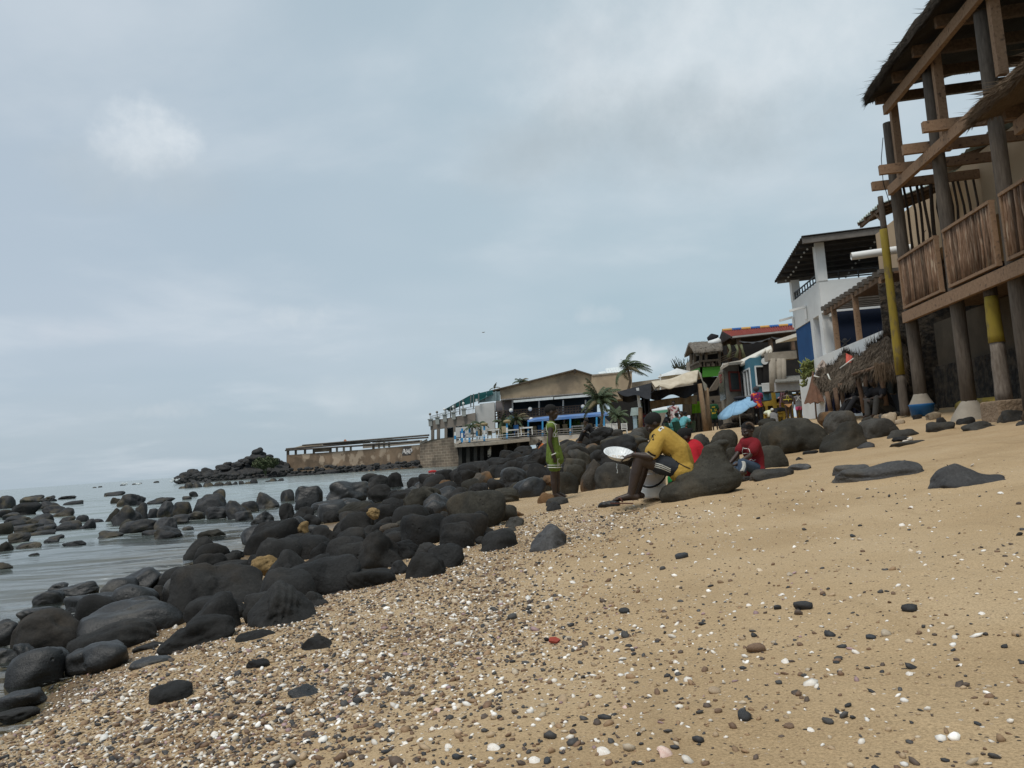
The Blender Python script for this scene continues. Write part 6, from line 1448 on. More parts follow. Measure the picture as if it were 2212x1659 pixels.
# ================= white house with the blue ground floor, set back behind the huts
class FrameK:
    def __init__(s, f, k): s.f, s.k, s.a, s.c = f, k, f.a, f.c
    def P(s, ss, t, z): return s.f.P(ss, t, z) * s.k
    def box(s, mb, s0, s1, t0, t1, z0, z1): return mb.hexa([s.P(s0, t0, z0), s.P(s0, t1, z0), s.P(s1, t1, z0), s.P(s1, t0, z0), s.P(s0, t0, z1), s.P(s0, t1, z1), s.P(s1, t1, z1), s.P(s1, t0, z1)])
F2 = FrameK(F1, 1.14); P2 = F2.P
wh = thing('white_house', 'white two-storey house with dark metal roof terrace and blue ground floor', 'house', P2(7.5, 1, .4))
zb = F1.front(1713, 716, 0)[1]; sA, sB = 5.9, 9.25
hbox(F2, 'upper_wall', WHT, wh, sA, sB, 0, 7, 3.42, 4.36)
hbox(F2, 'floor_slab', WHT, wh, sA + .02, sB - .02, .2, 7, 3.3, 3.42)
for s, t in ((sA + .12, .12), (sB - .12, .12), (sB - .12, 2.9), (sA + .12, 6.0)): hbox(F2, 'column', WHT, wh, s - .14, s + .14, t - .13, t + .13, 4.36, 5.5 if s < sA + 1 else 5.06)
mb = MB(); mb.grid(lambda a, b: P2(sA - .5 + 3.9 * a, -.47 + 7.8 * b, 5.6 - .48 * a + .2 * b + .03 * math.sin(a * 130)), 130, 3); ro = mb.build('metal_roof', DARKR, wh); md = ro.modifiers.new('s', 'SOLIDIFY'); md.thickness = .02
mb = MB(); mb.beam(P2(sA - .42, -.45, 5.5), P2(sA - .42, 7, 5.7), .1, .2); mb.beam(P2(sB - .12, -.42, 5.08), P2(sB - .12, 7, 5.26), .1, .14); mb.build('roof_beam', mat('beam_grey', (.16, .145, .13), (.11, .1, .09), 5), wh)
mb = MB()
for i in range(6): mb.beam(P2(sA + .1 + i * .5, -.42, 5.45 - .06 * i), P2(sA + .1 + i * .5, 7, 5.63 - .06 * i), .05, .1)
mb.build('rafters', DARKR, wh)
mb = MB()
for z in (4.44, 4.62): mb.beam(P2(sA + .1, .1, z), P2(sA + .1, 7, z), .04, .04); mb.beam(P2(sA + .25, .06, z), P2(sB - .2, .06, z), .04, .04)
for i in range(9): mb.beam(P2(sA + .1, .6 + i * .55, 4.36), P2(sA + .1, .6 + i * .55, 4.62), .035, .035, F1.a)
for i in range(9): mb.beam(P2(sA + .5 + i * .32, .06, 4.36), P2(sA + .5 + i * .32, .06, 4.62), .035, .035, F1.a)
mb.build('handrail', BLACK, wh)
hbox(F2, 'blue_wall', BLUEW, wh, sA + .3, sB - .1, 2.2, 2.3, 1.0, 3.3)
hbox(F2, 'blue_wall', BLUEW, wh, sB - .2, sB - .1, .2, 2.2, 1.0, 3.3)
hbox(F2, 'blue_front', BLUEW, wh, sA + 1.36, sB - .06, .03, .13, 1.75, 3.41)
hbox(F2, 'blue_front', BLUEW, wh, sA + .41, sA + 1.36, .24, .33, 1.75, 3.41)
hbox(F2, 'plinth', WHT, wh, sA + .1, sB - .02, -.02, .5, .3, 1.75)
for s in (sA + .1, sA + 1.05): hbox(F2, 'column', WHT, wh, s, s + .3, 0, .3, 1.75, 3.42)
mb = MB(); mb.beam(P2(sB, -.02, 3.86), P2(sB, -.45, 3.78), .09, .08); mb.beam(P2(sA + 1.6, -.02, 3.9), P2(sA + 1.7, -.5, 3.82), .09, .08); mb.build('spout', WHT, wh)
mb = MB()
for s in (sB - .1, sA + 1.6): mb.tube([P2(s, -.04, 3.85), P2(s, -.04, 3.5)], .04, 8)
mb.build('downpipe', WHT, wh)
for i in range(26):
    mb = MB(); p = P2(sA + .1 + (i % 9) * .36, -.2 + (i // 9) * 1.9, 5.36 - .044 * (i % 9) + .04 * math.sin(i)); mb.ell(p, .035, n=8, m=6); mb.build('bulb', mat('bulb_glass', (.5, .5, .48)), wh, True)
# terrace towards the stilt house
tr = thing('terrace', 'white walled terrace under a slatted timber pergola, with a navy back wall', 'terrace', P2(3.5, .5, .4))
hbox(F2, 'end_wall', STONEW, tr, .7, .745, -.2, 3.4, -.2, 3.2)
hbox(F2, 'parapet', WHT, tr, .75, sA + .6, -.22, .0, .3, 2.14)
hbox(F2, 'floor', CONC, tr, .75, sA - .02, .02, 4.5, .9, 1.25)
hbox(F2, 'back_wall', NAVYW, tr, .75, sA - .05, 2.6, 2.8, 1.25, 3.5)
hbox(F2, 'side_wall', NAVYW, tr, sA - .12, sA - .02, .3, 2.6, 1.25, 3.4)
hbox(F2, 'ceiling', mat('ceiling_planks', (.17, .095, .05), (.085, .05, .03), 5, .8, .3, 30, (1, 9, 1)), tr, .8, 3.6, .2, 2.58, 3.42, 3.47)
for s in (5.0, 3.15, 1.2): mb = MB(); mb.beam(P2(s, .06, 2.1), P2(s, .06, 3.42), .14, .12, F1.a); mb.build('post', TIMBER, tr)
mb = MB(); mb.beam(P2(.8, .06, 3.4), P2(sA - .05, .06, 3.4), .1, .14); mb.build('beam', TIMB2, tr)
mb = MB(); s = .9
while s < sA - .1: mb.beam(P2(s, -.1, 3.5), P2(s, 2.5, 3.5), .16, .1 + rng.uniform(0, .05)); s += .36
mb.build('slats', mat('slat_grey', (.12, .105, .09), (.075, .065, .055), 5, .9, .3), tr)
mb = MB(); mb.tube([P2(1.2, -.55, 3.98), P2(1.0, 1.7, 4.05)], .1, 18, False); mb.tube([P2(1.2, -.55, 3.98), P2(1.0, 1.7, 4.05)], .088, 18, False); label(mb.build('drain_pipe', WHT, None, True, loc=P2(1.1, .5, 4)), 'thick white drain pipe sticking out above the terrace pergola', 'pipe')
# the skull and crossed swords painted on the navy wall
bn = mat('mural_paint', (.11, .11, .11), (.07, .07, .075), 8); mb = MB(); 
def mp(a, b, d=.01): return F2.P(sA - .125 - d, .5 + a * .42, 2.5 + b * .42)
def disc(a, b, ra, rb, d=.012, n=18): mb.slab([mp(a + ra * math.cos(2 * math.pi * k / n), b + rb * math.sin(2 * math.pi * k / n), d) for k in range(n)], .004, F2.a)
disc(0, .1, .16, .17); disc(0, -.08, .09, .08)
for sg in (-1, 1): mb.slab([mp(-.3 * sg, -.3), mp(-.24 * sg, -.34), mp(.34 * sg, .12), mp(.42 * sg, .3), mp(.30 * sg, .16)], .004, F2.a)
mu = mb.build('mural', bn, tr); mb = MB()
for sg in (-1, 1): disc(.065 * sg, .09, .042, .048, .02)
disc(0, .0, .02, .03, .02); mb.build('mural_hollows', NAVYW, mu)
mb = MB(); p = P2(sA + 2.2, .5, 2.5); mb.box(p, .14, .14, .22); mb.build('wall_lamp', mat('lamp_pale', (.35, .33, .26)), wh)
# ================= thatched huts in front of the terrace
CLOTH_N = mat('cloth_navy', (.012, .014, .035), (.02, .022, .05), 6, .9, .6, 20, (1, 1, .2))
CLOTH_K = mat('cloth_tarp', (.04, .045, .04), (.06, .065, .055), 6, .8, .6, 12)
TARPB = mat('tarp_beige', (.36, .3, .26), (.26, .21, .18), 5, .85, .5, 12)
def drape(u0, u1, v0, v1, Y0, Y1, folds, amp=.05):
    mb = MB()
    def fn(a, b):
        u = u0 + (u1 - u0) * a; v = v0 + (v1 - v0) * b; p = at(u, v, Y0 + (Y1 - Y0) * a); return p + V((0, amp * math.sin(a * folds * 6.28 + b * 1.5) * (.4 + b), 0))
    return mb.grid(fn, 40, 8)
hA = thing('thatched_hut', 'larger shaggy thatched hut leaning beside the tall yellow post, two men in its shade', 'hut', at(1880, 892, 19))
rA = thatch(hA, [[at(1842, 806, 18.6), at(1872, 797, 18.3), at(1909, 786, 17.9), at(1934, 800, 17.8), at(1955, 810, 17.7)], [at(1855, 780, 18.9), at(1890, 764, 18.6), at(1914, 752, 18.3), at(1938, 760, 18.2), at(1957, 775, 18.1)],
               [at(1872, 752, 19.6), at(1897, 737, 19.1), at(1918, 723, 18.8), at(1938, 726, 18.6), at(1958, 742, 18.6)], [at(1880, 790, 20), at(1900, 770, 19.5), at(1925, 770, 19.1), at(1945, 775, 19), at(1960, 790, 19)]], .12, THAT, 41, 2600, 900, .36, w=.012)
mb = MB(); strands(mb, lambda q: (at(q.uniform(1888, 1955), q.uniform(782, 800), 17.75), V((q.uniform(-.5, .2), -.1, -1))), 420, .36, .012, .2, .3, 5); mb.build('hanging_straw', THATB, rA)
mb = MB(); mb.tube([at(1910, 725, 19.3), at(1916, 728, 19.1), at(1930, 733, 19.0), at(1937, 742, 18.9)], [.04, .1, .09, .03], 8, True, .3); mb.build('cloth_scrap', mat('scrap_pink', (.35, .2, .14), (.26, .14, .1)), rA, True)
for (a, b, c, d, Y) in ((1850, 808, 1868, 880, 18.6), (1901, 800, 1914, 864, 18.1), (1868, 806, 1874, 870, 19.6)): mb = MB(); mb.tube([at(a, b, Y), at((a + c) / 2, (b + d) / 2, Y), at(c, d + 12, Y)], [.06, .055, .06], 8, True, .1); mb.build('pole', mat('pole_brown', (.16, .1, .065), (.1, .065, .045), 6, .9, .5, 30), hA, True)
mb = MB(); mb.tube([at(1841, 809, 18.5), at(1872, 800, 18.2), at(1910, 786, 17.8)], .035, 7); mb.build('eave_pole', mat('pole_brown', (.16, .1, .065)), hA, True)
drape(1866, 1952, 806, 895, 19.8, 18.9, 3).build('interior_shade', BLACK, hA, True)  # black sheet added across the back for the hut's dark interior
drape(1916, 1950, 800, 850, 18.4, 18.2, 2, .08).build('side_tarp', CLOTH_K, hA, True)
drape(1908, 1936, 806, 852, 18.9, 18.6, 3, .08).build('straw_mat', THATB, hA, True)
hB = thing('thatched_hut', 'smaller sagging thatched hut with a red patch behind the brown folded parasol', 'hut', at(1812, 890, 21))
rB = thatch(hB, [[at(1766, 826, 20.8), at(1788, 846, 20.5), at(1812, 831, 20.2), at(1832, 827, 20), at(1848, 826, 19.6)], [at(1762, 812, 21.4), at(1795, 806, 21.2), at(1818, 795, 21), at(1838, 795, 20.6), at(1858, 790, 20.2)],
               [at(1768, 800, 21.9), at(1800, 786, 21.8), at(1824, 760, 21.6), at(1838, 764, 21.2), at(1868, 770, 20.3)], [at(1775, 815, 23), at(1800, 800, 22.8), at(1826, 790, 22.3), at(1845, 790, 21.6), at(1870, 790, 20.8)]], .12, THAT, 51, 2400, 800, .36, w=.013)
mb = MB(); mb.slab([at(1829, 764, 21.2), at(1842, 770, 20.9), at(1840, 784, 20.8), at(1829, 786, 20.9)], .03); mb.build('red_patch', mat('patch_red', (.5, .09, .06), (.36, .06, .045)), rB)
mb = MB(); mb.tube([at(1844, 774, 20.6), at(1814, 796, 20.7)], .018, 6); mb.tube([at(1788, 808, 20.3), at(1792, 818, 20.2), at(1796, 822, 20.2)], .02, 6); mb.tube([at(1758, 812, 20.8), at(1770, 815, 20.7)], .02, 6); mb.build('white_pipe', WHITE, rB, True)
for (a, b, c, d) in ((1804, 838, 1812, 886), (1814, 828, 1826, 886), (1786, 846, 1796, 888)): mb = MB(); mb.tube([at(a, b, 20.2), at(c, d + 6, 20.2)], [.06, .065], 8, True, .1); mb.build('pole', mat('pole_brown', (.16, .1, .065)), hB, True)
drape(1820, 1862, 827, 893, 20.6, 20.2, 4).build('cloth', CLOTH_N, hB, True); drape(1784, 1816, 842, 890, 21.2, 21.0, 3).build('cloth', CLOTH_N, hB, True)
mb = MB(); mb.grid(lambda a, b: at(1764 + 34 * a + 3 * math.sin(b * 9), 804 - (28 * (1 - abs(a - .35) / .65)) * b, 23 + .6 * b + .1 * math.sin(a * 20)), 12, 8); tb = mb.build('folded_tarp', TARPB, None, True, loc=at(1780, 804, 23)); label(tb, 'peaked beige tarpaulin behind the smaller thatched hut', 'tarp')
# ---- folded parasols
def parasol(lab, u, v0, v1, vf, Y, r, m, lean=0):
    t = thing('folded_parasol', lab, 'parasol', at(u, vf, Y), None); a, b, c = at(u - lean, v0, Y), at(u, v1, Y), at(u + lean * .3, vf, Y); h = (a - b).length
    mb = MB(); mb.tube([c, a + (a - b).normalized() * .06], .028, 8); mb.build('pole', mat('pole_brown', (.16, .1, .065)), t, True)
    mb = MB(); n = 36
    ax = (a - b).normalized(); x = ax.cross(V((0, 1, 0))).normalized(); y = ax.cross(x)
    vs = []
    for j in range(9):
        f = j / 8; rr = r * (.06 + .94 * f ** 1.15)
        for k in range(n):
            an = 2 * math.pi * k / n; w = rr * (1 + .16 * math.cos(an * 9 + f)); vs.append(a + (b - a) * f + x * math.cos(an) * w + y * math.sin(an) * w - ax * (.03 * math.cos(an * 9) if j == 8 else 0))
    mb.add(vs, [(j * n + k, j * n + (k + 1) % n, (j + 1) * n + (k + 1) % n, (j + 1) * n + k) for j in range(8) for k in range(n)]); mb.build('canopy', m, t, True); return t
parasol('big brown folded parasol standing in front of the smaller hut', 1762, 806, 870, 905, 25.5, .33, C('canvas_brown', (.16, .085, .055), (.11, .06, .04)), lean=6)
parasol('dark green folded parasol with a grey tip behind the bathers', 1704, 827, 866, 900, 34, .26, C('canvas_green', (.055, .065, .05), (.035, .042, .034)), lean=3)
# ---- spiny plant on the white plinth
pl = thing('succulent', 'green spiky succulent plant against the white plinth corner', 'plant', at(1745, 835, 26.4)); mb = MB(); q_ = random.Random(9)
for i in range(150):
    p = at(1740, 0, 26); u = q_.gauss(1746, 8); v = q_.uniform(786, 836) if u < 1742 else q_.uniform(784, 815); p = at(u, v, 26.3 + q_.uniform(-.3, .3)); d = V((q_.uniform(-1, 1), q_.uniform(-1, .4), q_.uniform(.1, 1.2))).normalized(); l = q_.uniform(.12, .28)
    mb.tube([p, p + d * l * .5, p + d * l], [.025, .035, .006], 5)
mb.build('leaf_rosette', mat('leaf_succulent', (.1, .13, .035), (.2, .21, .07), 5, .6, .2, 20, lo=.3, hi=.7), pl, True)
# ------------------------------------------------------------------ the middle of the row
STEEL = mat('alu_white', (.62, .64, .64), (.54, .56, .56), 3, .5, .05)
GLASS = mat('window_glass', (.045, .055, .055), (.07, .08, .08), 1.5, .12, .02, spec=.6)
BLUEG = mat('wall_bluegreen', (.07, .19, .26), (.055, .16, .225), 2, .9, .15)
GREENW = mat('wall_green', (.06, .22, .03), (.05, .19, .025), 1.5, .85, .1)
REDT = mat('roof_red', (.25, .05, .035), (.2, .04, .03), 4, .8, .3, 20, (1, 1, 1))
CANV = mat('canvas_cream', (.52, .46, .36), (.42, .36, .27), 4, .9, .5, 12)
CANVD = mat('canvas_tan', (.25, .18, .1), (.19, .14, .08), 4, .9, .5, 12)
TARPK = mat('tarp_black', (.012, .013, .016), (.02, .021, .025), 4, .85, .5, 12)
YELW = mat('wood_yellow', (.33, .22, .03), (.26, .17, .025), 5, .8, .3, 30)
GREYW = mat('wood_grey', (.13, .105, .08), (.085, .07, .052), 5, .9, .5, 30, (6, 6, 1))
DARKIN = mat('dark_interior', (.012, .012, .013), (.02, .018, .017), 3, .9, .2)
BRICKG = mat('block_wall', (.26, .23, .19), (.2, .175, .145), 3, .95, .6, 12)
def prism(name, m, parent, pts, z0, z1):
    mb = MB(); mb.slab([V((p[0], p[1], z0)) for p in pts], z1 - z0, (0, 0, 1)); o = mb.build(name, m, parent); fix_normals(o); return o
def A2(u, Y): p = at(u, 900, Y); return (p.x, p.y)
def zat(u, v, Y): return at(u, v, Y).z
def frame_window(parent, a, b, z0, z1, n, m=STEEL, depth=.06, bar=.07, out=None, glass=GLASS):
    """window in the vertical plane through ground points a,b; out: facing direction"""
    a, b = V((a[0], a[1], 0)), V((b[0], b[1], 0)); out = V(out).normalized()
    fr = MB(); P = lambda t, z, d=0: a + (b - a) * t + V((0, 0, z)) + out * d
    L_ = (b - a).length
    for t in [i / n for i in range(n + 1)]: fr.beam(P(t, z0, .04), P(t, z1, .04), bar, depth, out)
    for z in (z0, z1): fr.beam(P(0, z, .04), P(1, z, .04), depth, bar)
    w = fr.build('window', m, parent); mb = MB(); mb.slab([P(0, z0, .01), P(1, z0, .01), P(1, z1, .01), P(0, z1, .01)], .015, out); mb.build('pane', glass, w); return w
seaward = V((-1, .0, 0)) + V((0, -.15, 0)); front = V((0, -1, 0))
# ---- blue house with big sliding windows
Yc = 36.0; C_, A_, B_ = A2(1632.6, Yc), A2(1603, 39.3), A2(1666, 36.4); D_ = A2(1690, 41)
zt, zb = zat(1632, 772, Yc), zat(1632, 866, Yc)
bl = thing('blue_house', 'small blue-green house with white sliding windows under a white roof tarpaulin', 'house', (C_[0], C_[1], .4))
prism('wall', BLUEG, bl, [C_, B_, D_, A_], zb, zt)
prism('stone_base', STONEW, bl, [A2(1634, 36.1), A2(1690, 36.3), D_, A2(1604, 39)], .2, zb)
outL = V((-(A_[1] - C_[1]), A_[0] - C_[0], 0)).normalized(); outL = -outL if outL.x > 0 else outL
lerp2 = lambda p, r, t: (p[0] + (r[0] - p[0]) * t, p[1] + (r[1] - p[1]) * t)
zw0, zw1 = zat(1632, 852, Yc), zat(1632, 794, Yc)
frame_window(bl, lerp2(C_, A_, .06), lerp2(C_, A_, .48), zw0, zw1, 2, out=outL); frame_window(bl, lerp2(C_, A_, .53), lerp2(C_, A_, .97), zw0, zw1, 2, out=outL)
frame_window(bl, lerp2(C_, B_, .25), lerp2(C_, B_, .92), zat(1650, 832, Yc), zat(1650, 790, Yc), 1, out=front, glass=DARKIN)
mb = MB(); mb.tube([at(1652, 780, 35.8), at(1652, 780, 35.7)], .16, 16); mb.build('wall_lamp', STEEL, bl)
mb = MB(); mb.grid(lambda a, b: at(1597 + 68 * a, 785 - 33 * a - 6 * b + 1.2 * math.sin(a * 15) * (1 - b), 37.5 - 1.6 * a + 3 * b), 30, 6); tp = mb.build('roof_tarp', mat('tarp_white', (.66, .63, .56), (.5, .47, .41), 5, .8, .5, 14), bl, True); md = tp.modifiers.new('s', 'SOLIDIFY'); md.thickness = .16
mb = MB(); mb.tube([at(1645, 768, 36), at(1652, 758, 36.0), at(1658, 770, 36), at(1664, 760, 36.0), at(1668, 772, 36)], [.08, .13, .1, .13, .05], 8, True, .3); mb.build('tarp_folds', mat('tarp_white', (.66, .63, .56)), bl, True)
# ---- concrete kiosk
kz = zat(1573, 788, 37.5); ki = thing('concrete_kiosk', 'grey concrete kiosk with a red framed window, left of the blue house', 'kiosk', A2(1585, 38) + (.4,))
Kc, Ka, Kb = A2(1573, 37.4), A2(1561, 39.4), A2(1606, 38.0)
prism('wall', CONC, ki, [Kc, Kb, A2(1606, 42), A2(1561, 42)], .3, kz)
REDF = mat('frame_red', (.22, .05, .035), (.16, .04, .03), 5)
frame_window(ki, lerp2(Kc, Kb, .3), lerp2(Kc, Kb, .96), zat(1590, 843, 37.6), zat(1590, 803, 37.6), 1, REDF, out=front, bar=.09)
mb = MB(); pts = [V((Kc[0], Kc[1], 0)), V((Ka[0], Ka[1], 0))]; outK = V((-1, -.25, 0)).normalized()
mb.slab([pts[0] + V((0, 0, 1.9)) + outK * .02, pts[1] + V((0, 0, 1.9)) + outK * .02, pts[1] + V((0, 0, 3.3)) + outK * .02, pts[0] + V((0, 0, 3.3)) + outK * .02], .02, outK); mb.build('side_window', GLASS, ki)
tv, tf = text_mesh('ESTI', .55, .015); dk = (pts[1] - pts[0]).normalized()
mb = MB(); c0 = pts[0] * .5 + pts[1] * .5 + V((0, 0, 2.95)) + outK * .06; mb.add([c0 - dk * p[0] * 1.0 + V((0, 0, p[1])) for p in tv], tf); mb.build('sign_lettering', mat('paint_signred', (.3, .04, .035)), ki)
mb = MB(); mb.slab([at(1556, 800, 37.0), at(1574, 789, 36.7), at(1608, 786, 37.6), at(1600, 783, 40), at(1562, 790, 41)], .12, (0, 0, 1)); mb.build('roof_slab', CONC, ki)
mb = MB()
for u, v, w in ((1576, 925, .5), (1585, 928, .6), (1596, 920, .45), (1602, 905, .5), (1612, 912, .5), (1622, 905, .5), (1630, 912, .4)): mb.ell(at(u, v, 37.0), (w, .3, w * .55), n=10, m=8)
ww = mb.build('rough_base', STONEW, ki, True)
# ---- grey porch with columns right of the blue house
gp = thing('columned_porch', 'grey concrete porch with round columns and a tiled low wall beside the white house', 'porch', at(1690, 880, 33))
for u in (1668, 1682, 1690): mb = MB(); mb.tube([at(u, 775, 33.0), at(u + 2, 845, 33.0)], .15, 12); mb.build('column', CONC, gp, True)
mb = MB(); mb.slab([at(1660, 779, 32.9), at(1722, 774, 32.9), at(1720, 757, 32.9), at(1658, 762, 32.9)], .5, (0, 1, 0)); mb.build('lintel', CONC, gp)
mb = MB(); mb.slab([at(1676, 846, 32.7), at(1730, 842, 32.7), at(1728, 822, 32.7), at(1675, 826, 32.7)], .3, (0, 1, 0)); mb.build('low_wall', mat('tile_grey', (.42, .42, .42), (.34, .34, .34), 8), gp)
mb = MB(); mb.slab([at(1674, 828, 32.5), at(1730, 824, 32.5), at(1728, 813, 33.3), at(1676, 817, 33.3)], .06, (0, 0, 1)); mb.build('ledge', mat('tile_dark', (.2, .19, .17), (.1, .1, .09), 18, .9), gp)
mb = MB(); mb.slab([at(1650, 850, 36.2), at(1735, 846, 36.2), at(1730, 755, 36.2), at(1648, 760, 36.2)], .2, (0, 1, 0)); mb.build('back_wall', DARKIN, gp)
mb = MB(); mb.slab([at(1676, 742, 33), at(1722, 727, 32.5), at(1724, 735, 34.5), at(1690, 740, 35.5)], .15, (0, 0, 1)); mb.build('roof_tarp', mat('tarp_white', (.66, .63, .56)), gp)
mb = MB(); 
for i in range(7): mb.beam(at(1648 + i * 2.4, 845, 35.0), at(1646.5 + i * 2.4, 829, 35.0), .04, .04, (0, 1, 0))
mb.beam(at(1645, 829.5, 35), at(1664, 828, 35), .05, .06); mb.beam(at(1647, 845, 35), at(1666, 843.5, 35), .05, .06); mb.slab([at(1664, 845, 35), at(1684, 844, 34.9), at(1672, 830, 35), at(1664, 826, 35)], .1, (0, 1, 0)); mb.build('balustrade', STEEL, gp)
# ---- restaurant with the red roof and open upper floor
rr = thing('red_roof_house', 'two-storey open-sided restaurant with a red corrugated roof and blue and yellow ridge', 'house', at(1640, 900, 48))
e0, e1, r0, r1, f0 = at(1581, 727, 45.5), at(1722, 712, 45.5), at(1560.5, 715.5, 48.5), at(1722, 702.5, 48.5), at(1549, 748, 51.5)
f1 = f0 + (r1 - r0)
mb = MB(); mb.grid(lambda a, b: (e0 * (1 - a) + e1 * a) * (1 - b) + (r0 * (1 - a) + r1 * a) * b + V((0, 0, .05 * math.sin(a * 190))), 190, 2); mb.build('roof', REDT, rr)
mb = MB(); mb.slab([f0, f1, r1, r0], .1, (0, 0, 1)); mb.slab([e0 - V((0, 0, .12)), e1 - V((0, 0, .12)), r1 - V((0, 0, .14)), r0 - V((0, 0, .14))], .04, (0, 0, -1)); mb.build('dark_roof_underside', mat('gable_dark', (.05, .035, .03)), rr)  # far slope, and a dark slab added beneath to shade the red underside
for i in range(8):
    mb = MB(); mb.tube([r0.lerp(r1, i / 8) + V((0, 0, .04)), r0.lerp(r1, (i + 1) / 8) + V((0, 0, .04))], .11, 8); mb.build('ridge_tile', mat('ridge_yellow', (.55, .32, .1)) if i % 2 == 0 else mat('ridge_blue', (.04, .13, .36)), rr)
mb = MB(); mb.slab([e0, r0, f0], .08, (1, 0, 0)); mb.build('gable', mat('gable_dark', (.05, .035, .03)), rr)
mb = MB(); mb.beam(e0 + V((.0, -.1, -.05)), e1 + V((0, -.1, -.05)), .1, .1); mb.build('gutter', mat('gutter_grey', (.35, .34, .33)), rr)
zfl = zat(1600, 778, 46); mb = MB(); mb.slab([at(1592, 780, 45.7), at(1722, 770, 45.7), at(1722, 766, 51), at(1552, 790, 52)], .25, (0, 0, -1)); mb.build('floor', GREYW, rr)
for u, Yq in ((1596, 45.8), (1664, 45.8), (1712, 45.8), (1574, 48.5), (1556, 51.3)): p = at(u, 740, Yq); mb = MB(); mb.tube([V((p.x, p.y, zat(u, 782, Yq))), V((p.x, p.y, zat(u, 730, Yq)))], .14, 8); mb.build('post', mat('pole_brown', (.16, .1, .065)), rr, True)
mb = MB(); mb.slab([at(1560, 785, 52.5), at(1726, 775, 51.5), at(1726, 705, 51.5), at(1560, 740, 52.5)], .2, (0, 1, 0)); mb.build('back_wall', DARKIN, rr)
mb = MB()
for k in range(3): mb.tube([at(1553 + k * 0, 783 - k * 4.5, 51.5), at(1575, 775 - k * 4.7, 48.5), at(1597, 766 - k * 5, 45.7)], .05, 6)
mb.build('railing', GREYW, rr)
mb = MB()
for i in range(26): p = at(1553 + 42 * i / 25, 797 - 17 * i / 25, 51.3 - 5.6 * i / 25); mb.slab([p, p + V((.12, -.12, 0)), p + V((.06, -.06, -.22))], .02, (0, 1, 0))
mb.build('bunting', mat('bunting_tan', (.35, .3, .16)), rr)
for (u0, u1, v0) in ((1597, 1664, 736), (1666, 1712, 727)):
    mb = MB(); mb.grid(lambda a, b: at(u0 + (u1 - u0) * a, v0 + 5.5 * math.sin(math.pi * a) - 2 * a + 3.5 * b * (.5 + .5 * math.sin(a * 11) ** 2) - (u1 - u0) * .0714 * a, 45.6), 24, 4); mb.build('swag', mat('cloth_swag', (.22, .23, .25), (.14, .15, .16), 6), rr)
for u in (1574, 1590, 1600):
    mb = MB(); mb.tube([at(u, 745, 45.6), at(u + 4, 757, 45.5), at(u - 1 if u < 1600 else u + 7, 772, 45.6)], [.1, .06, .12], 8); mb.build('curtain', mat('curtain_olive', (.14, .15, .08), (.1, .1, .06), 6), rr, True)
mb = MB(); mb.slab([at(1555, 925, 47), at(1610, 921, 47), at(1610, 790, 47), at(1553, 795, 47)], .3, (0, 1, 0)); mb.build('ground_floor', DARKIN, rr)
mb = MB(); mb.slab([at(1530, 846, 45), at(1548, 842, 45), at(1566, 812, 45), at(1556, 808, 45)], .3, (0, 1, 0)); mb.build('brace', GREYW, rr)
mb = MB(); mb.slab([at(1526, 872, 43.5), at(1572, 868, 43.5), at(1570, 853, 43.5), at(1525, 857, 43.5)], .2, (0, 1, 0)); mb.slab([at(1526, 892, 43.4), at(1574, 888, 43.4), at(1572, 869, 43.4), at(1526, 873, 43.4)], .25, (0, 1, 0)); mb.build('boarding', GREYW, rr)
# ---- green balcony house with thatch
gb = thing('green_balcony_house', 'house with a bright green balcony and grey thatched roof, left of the red roof', 'house', at(1530, 920, 47))
gl, gc, gr_ = at(1492, 790, 49.5), at(1512, 792, 46.5), at(1558, 790, 46.5)
def vq(name, m, pts, th=.15, d=(0, 1, 0)): mb = MB(); mb.slab(pts, th, d); return mb.build(name, m, gb)
vq('green_band', GREENW, [at(1512, 815, 46.5), at(1556, 812, 46.5), at(1556, 791, 46.5), at(1512, 793.5, 46.5)]); vq('green_band', GREENW, [at(1490, 814, 50), at(1512, 815, 46.5), at(1512, 793.5, 46.5), at(1490, 802, 50)], .15, (1, 0, 0))
mb = MB()
for i in range(13): mb.beam(at(1513 + 3.4 * i, 792.5 - .2 * i, 46.4), at(1513 + 3.4 * i, 781 - .25 * i, 46.4), .16 if i % 2 else .2, .04, (0, 1, 0))
mb.beam(at(1512, 780.5, 46.4), at(1557, 777, 46.4), .1, .12); 
for i in range(8): mb.beam(at(1492 + 2.6 * i, 802 - 1.2 * i, 49.7 - .42 * i), at(1492 + 2.6 * i, 790 - 1.25 * i, 49.7 - .42 * i), .12, .05, (1, 0, 0))
mb.beam(at(1491, 790, 49.8), at(1512, 780.5, 46.4), .1, .12); mb.build('railing', GREYW, gb)
for u, Yq, v0, v1 in ((1514, 46.5, 785, 752), (1554, 46.5, 785, 750), (1501, 48.2, 788, 757), (1493, 49.7, 795, 765), (1525, 46.5, 781, 752)): mb = MB(); mb.beam(at(u, v0, Yq), at(u, v1, Yq), .15, .15, (0, 1, 0)); mb.build('post', GREYW, gb)
thatch(gb, [[at(1499, 757, 46.0), at(1528, 755, 46), at(1560, 752, 46)], [at(1492, 747, 47.5), at(1525, 745, 47.5), at(1560, 743, 47.5)], [at(1487, 740, 49), at(1522, 736.5, 49), at(1556, 734.5, 49)], [at(1478, 768, 52), at(1510, 755, 52), at(1550, 752, 52)]], .15, mat('thatch_grey', (.1, .085, .07), (.17, .15, .125), 4, .95, 1.0, 30), 61, 300, 130, .3, w=.02)
vq('lace_edge', mat('lace', (.3, .3, .28)), [at(1504, 769, 46.6), at(1553, 763, 46.6), at(1553, 759, 46.6), at(1504, 763, 46.6)], .03)
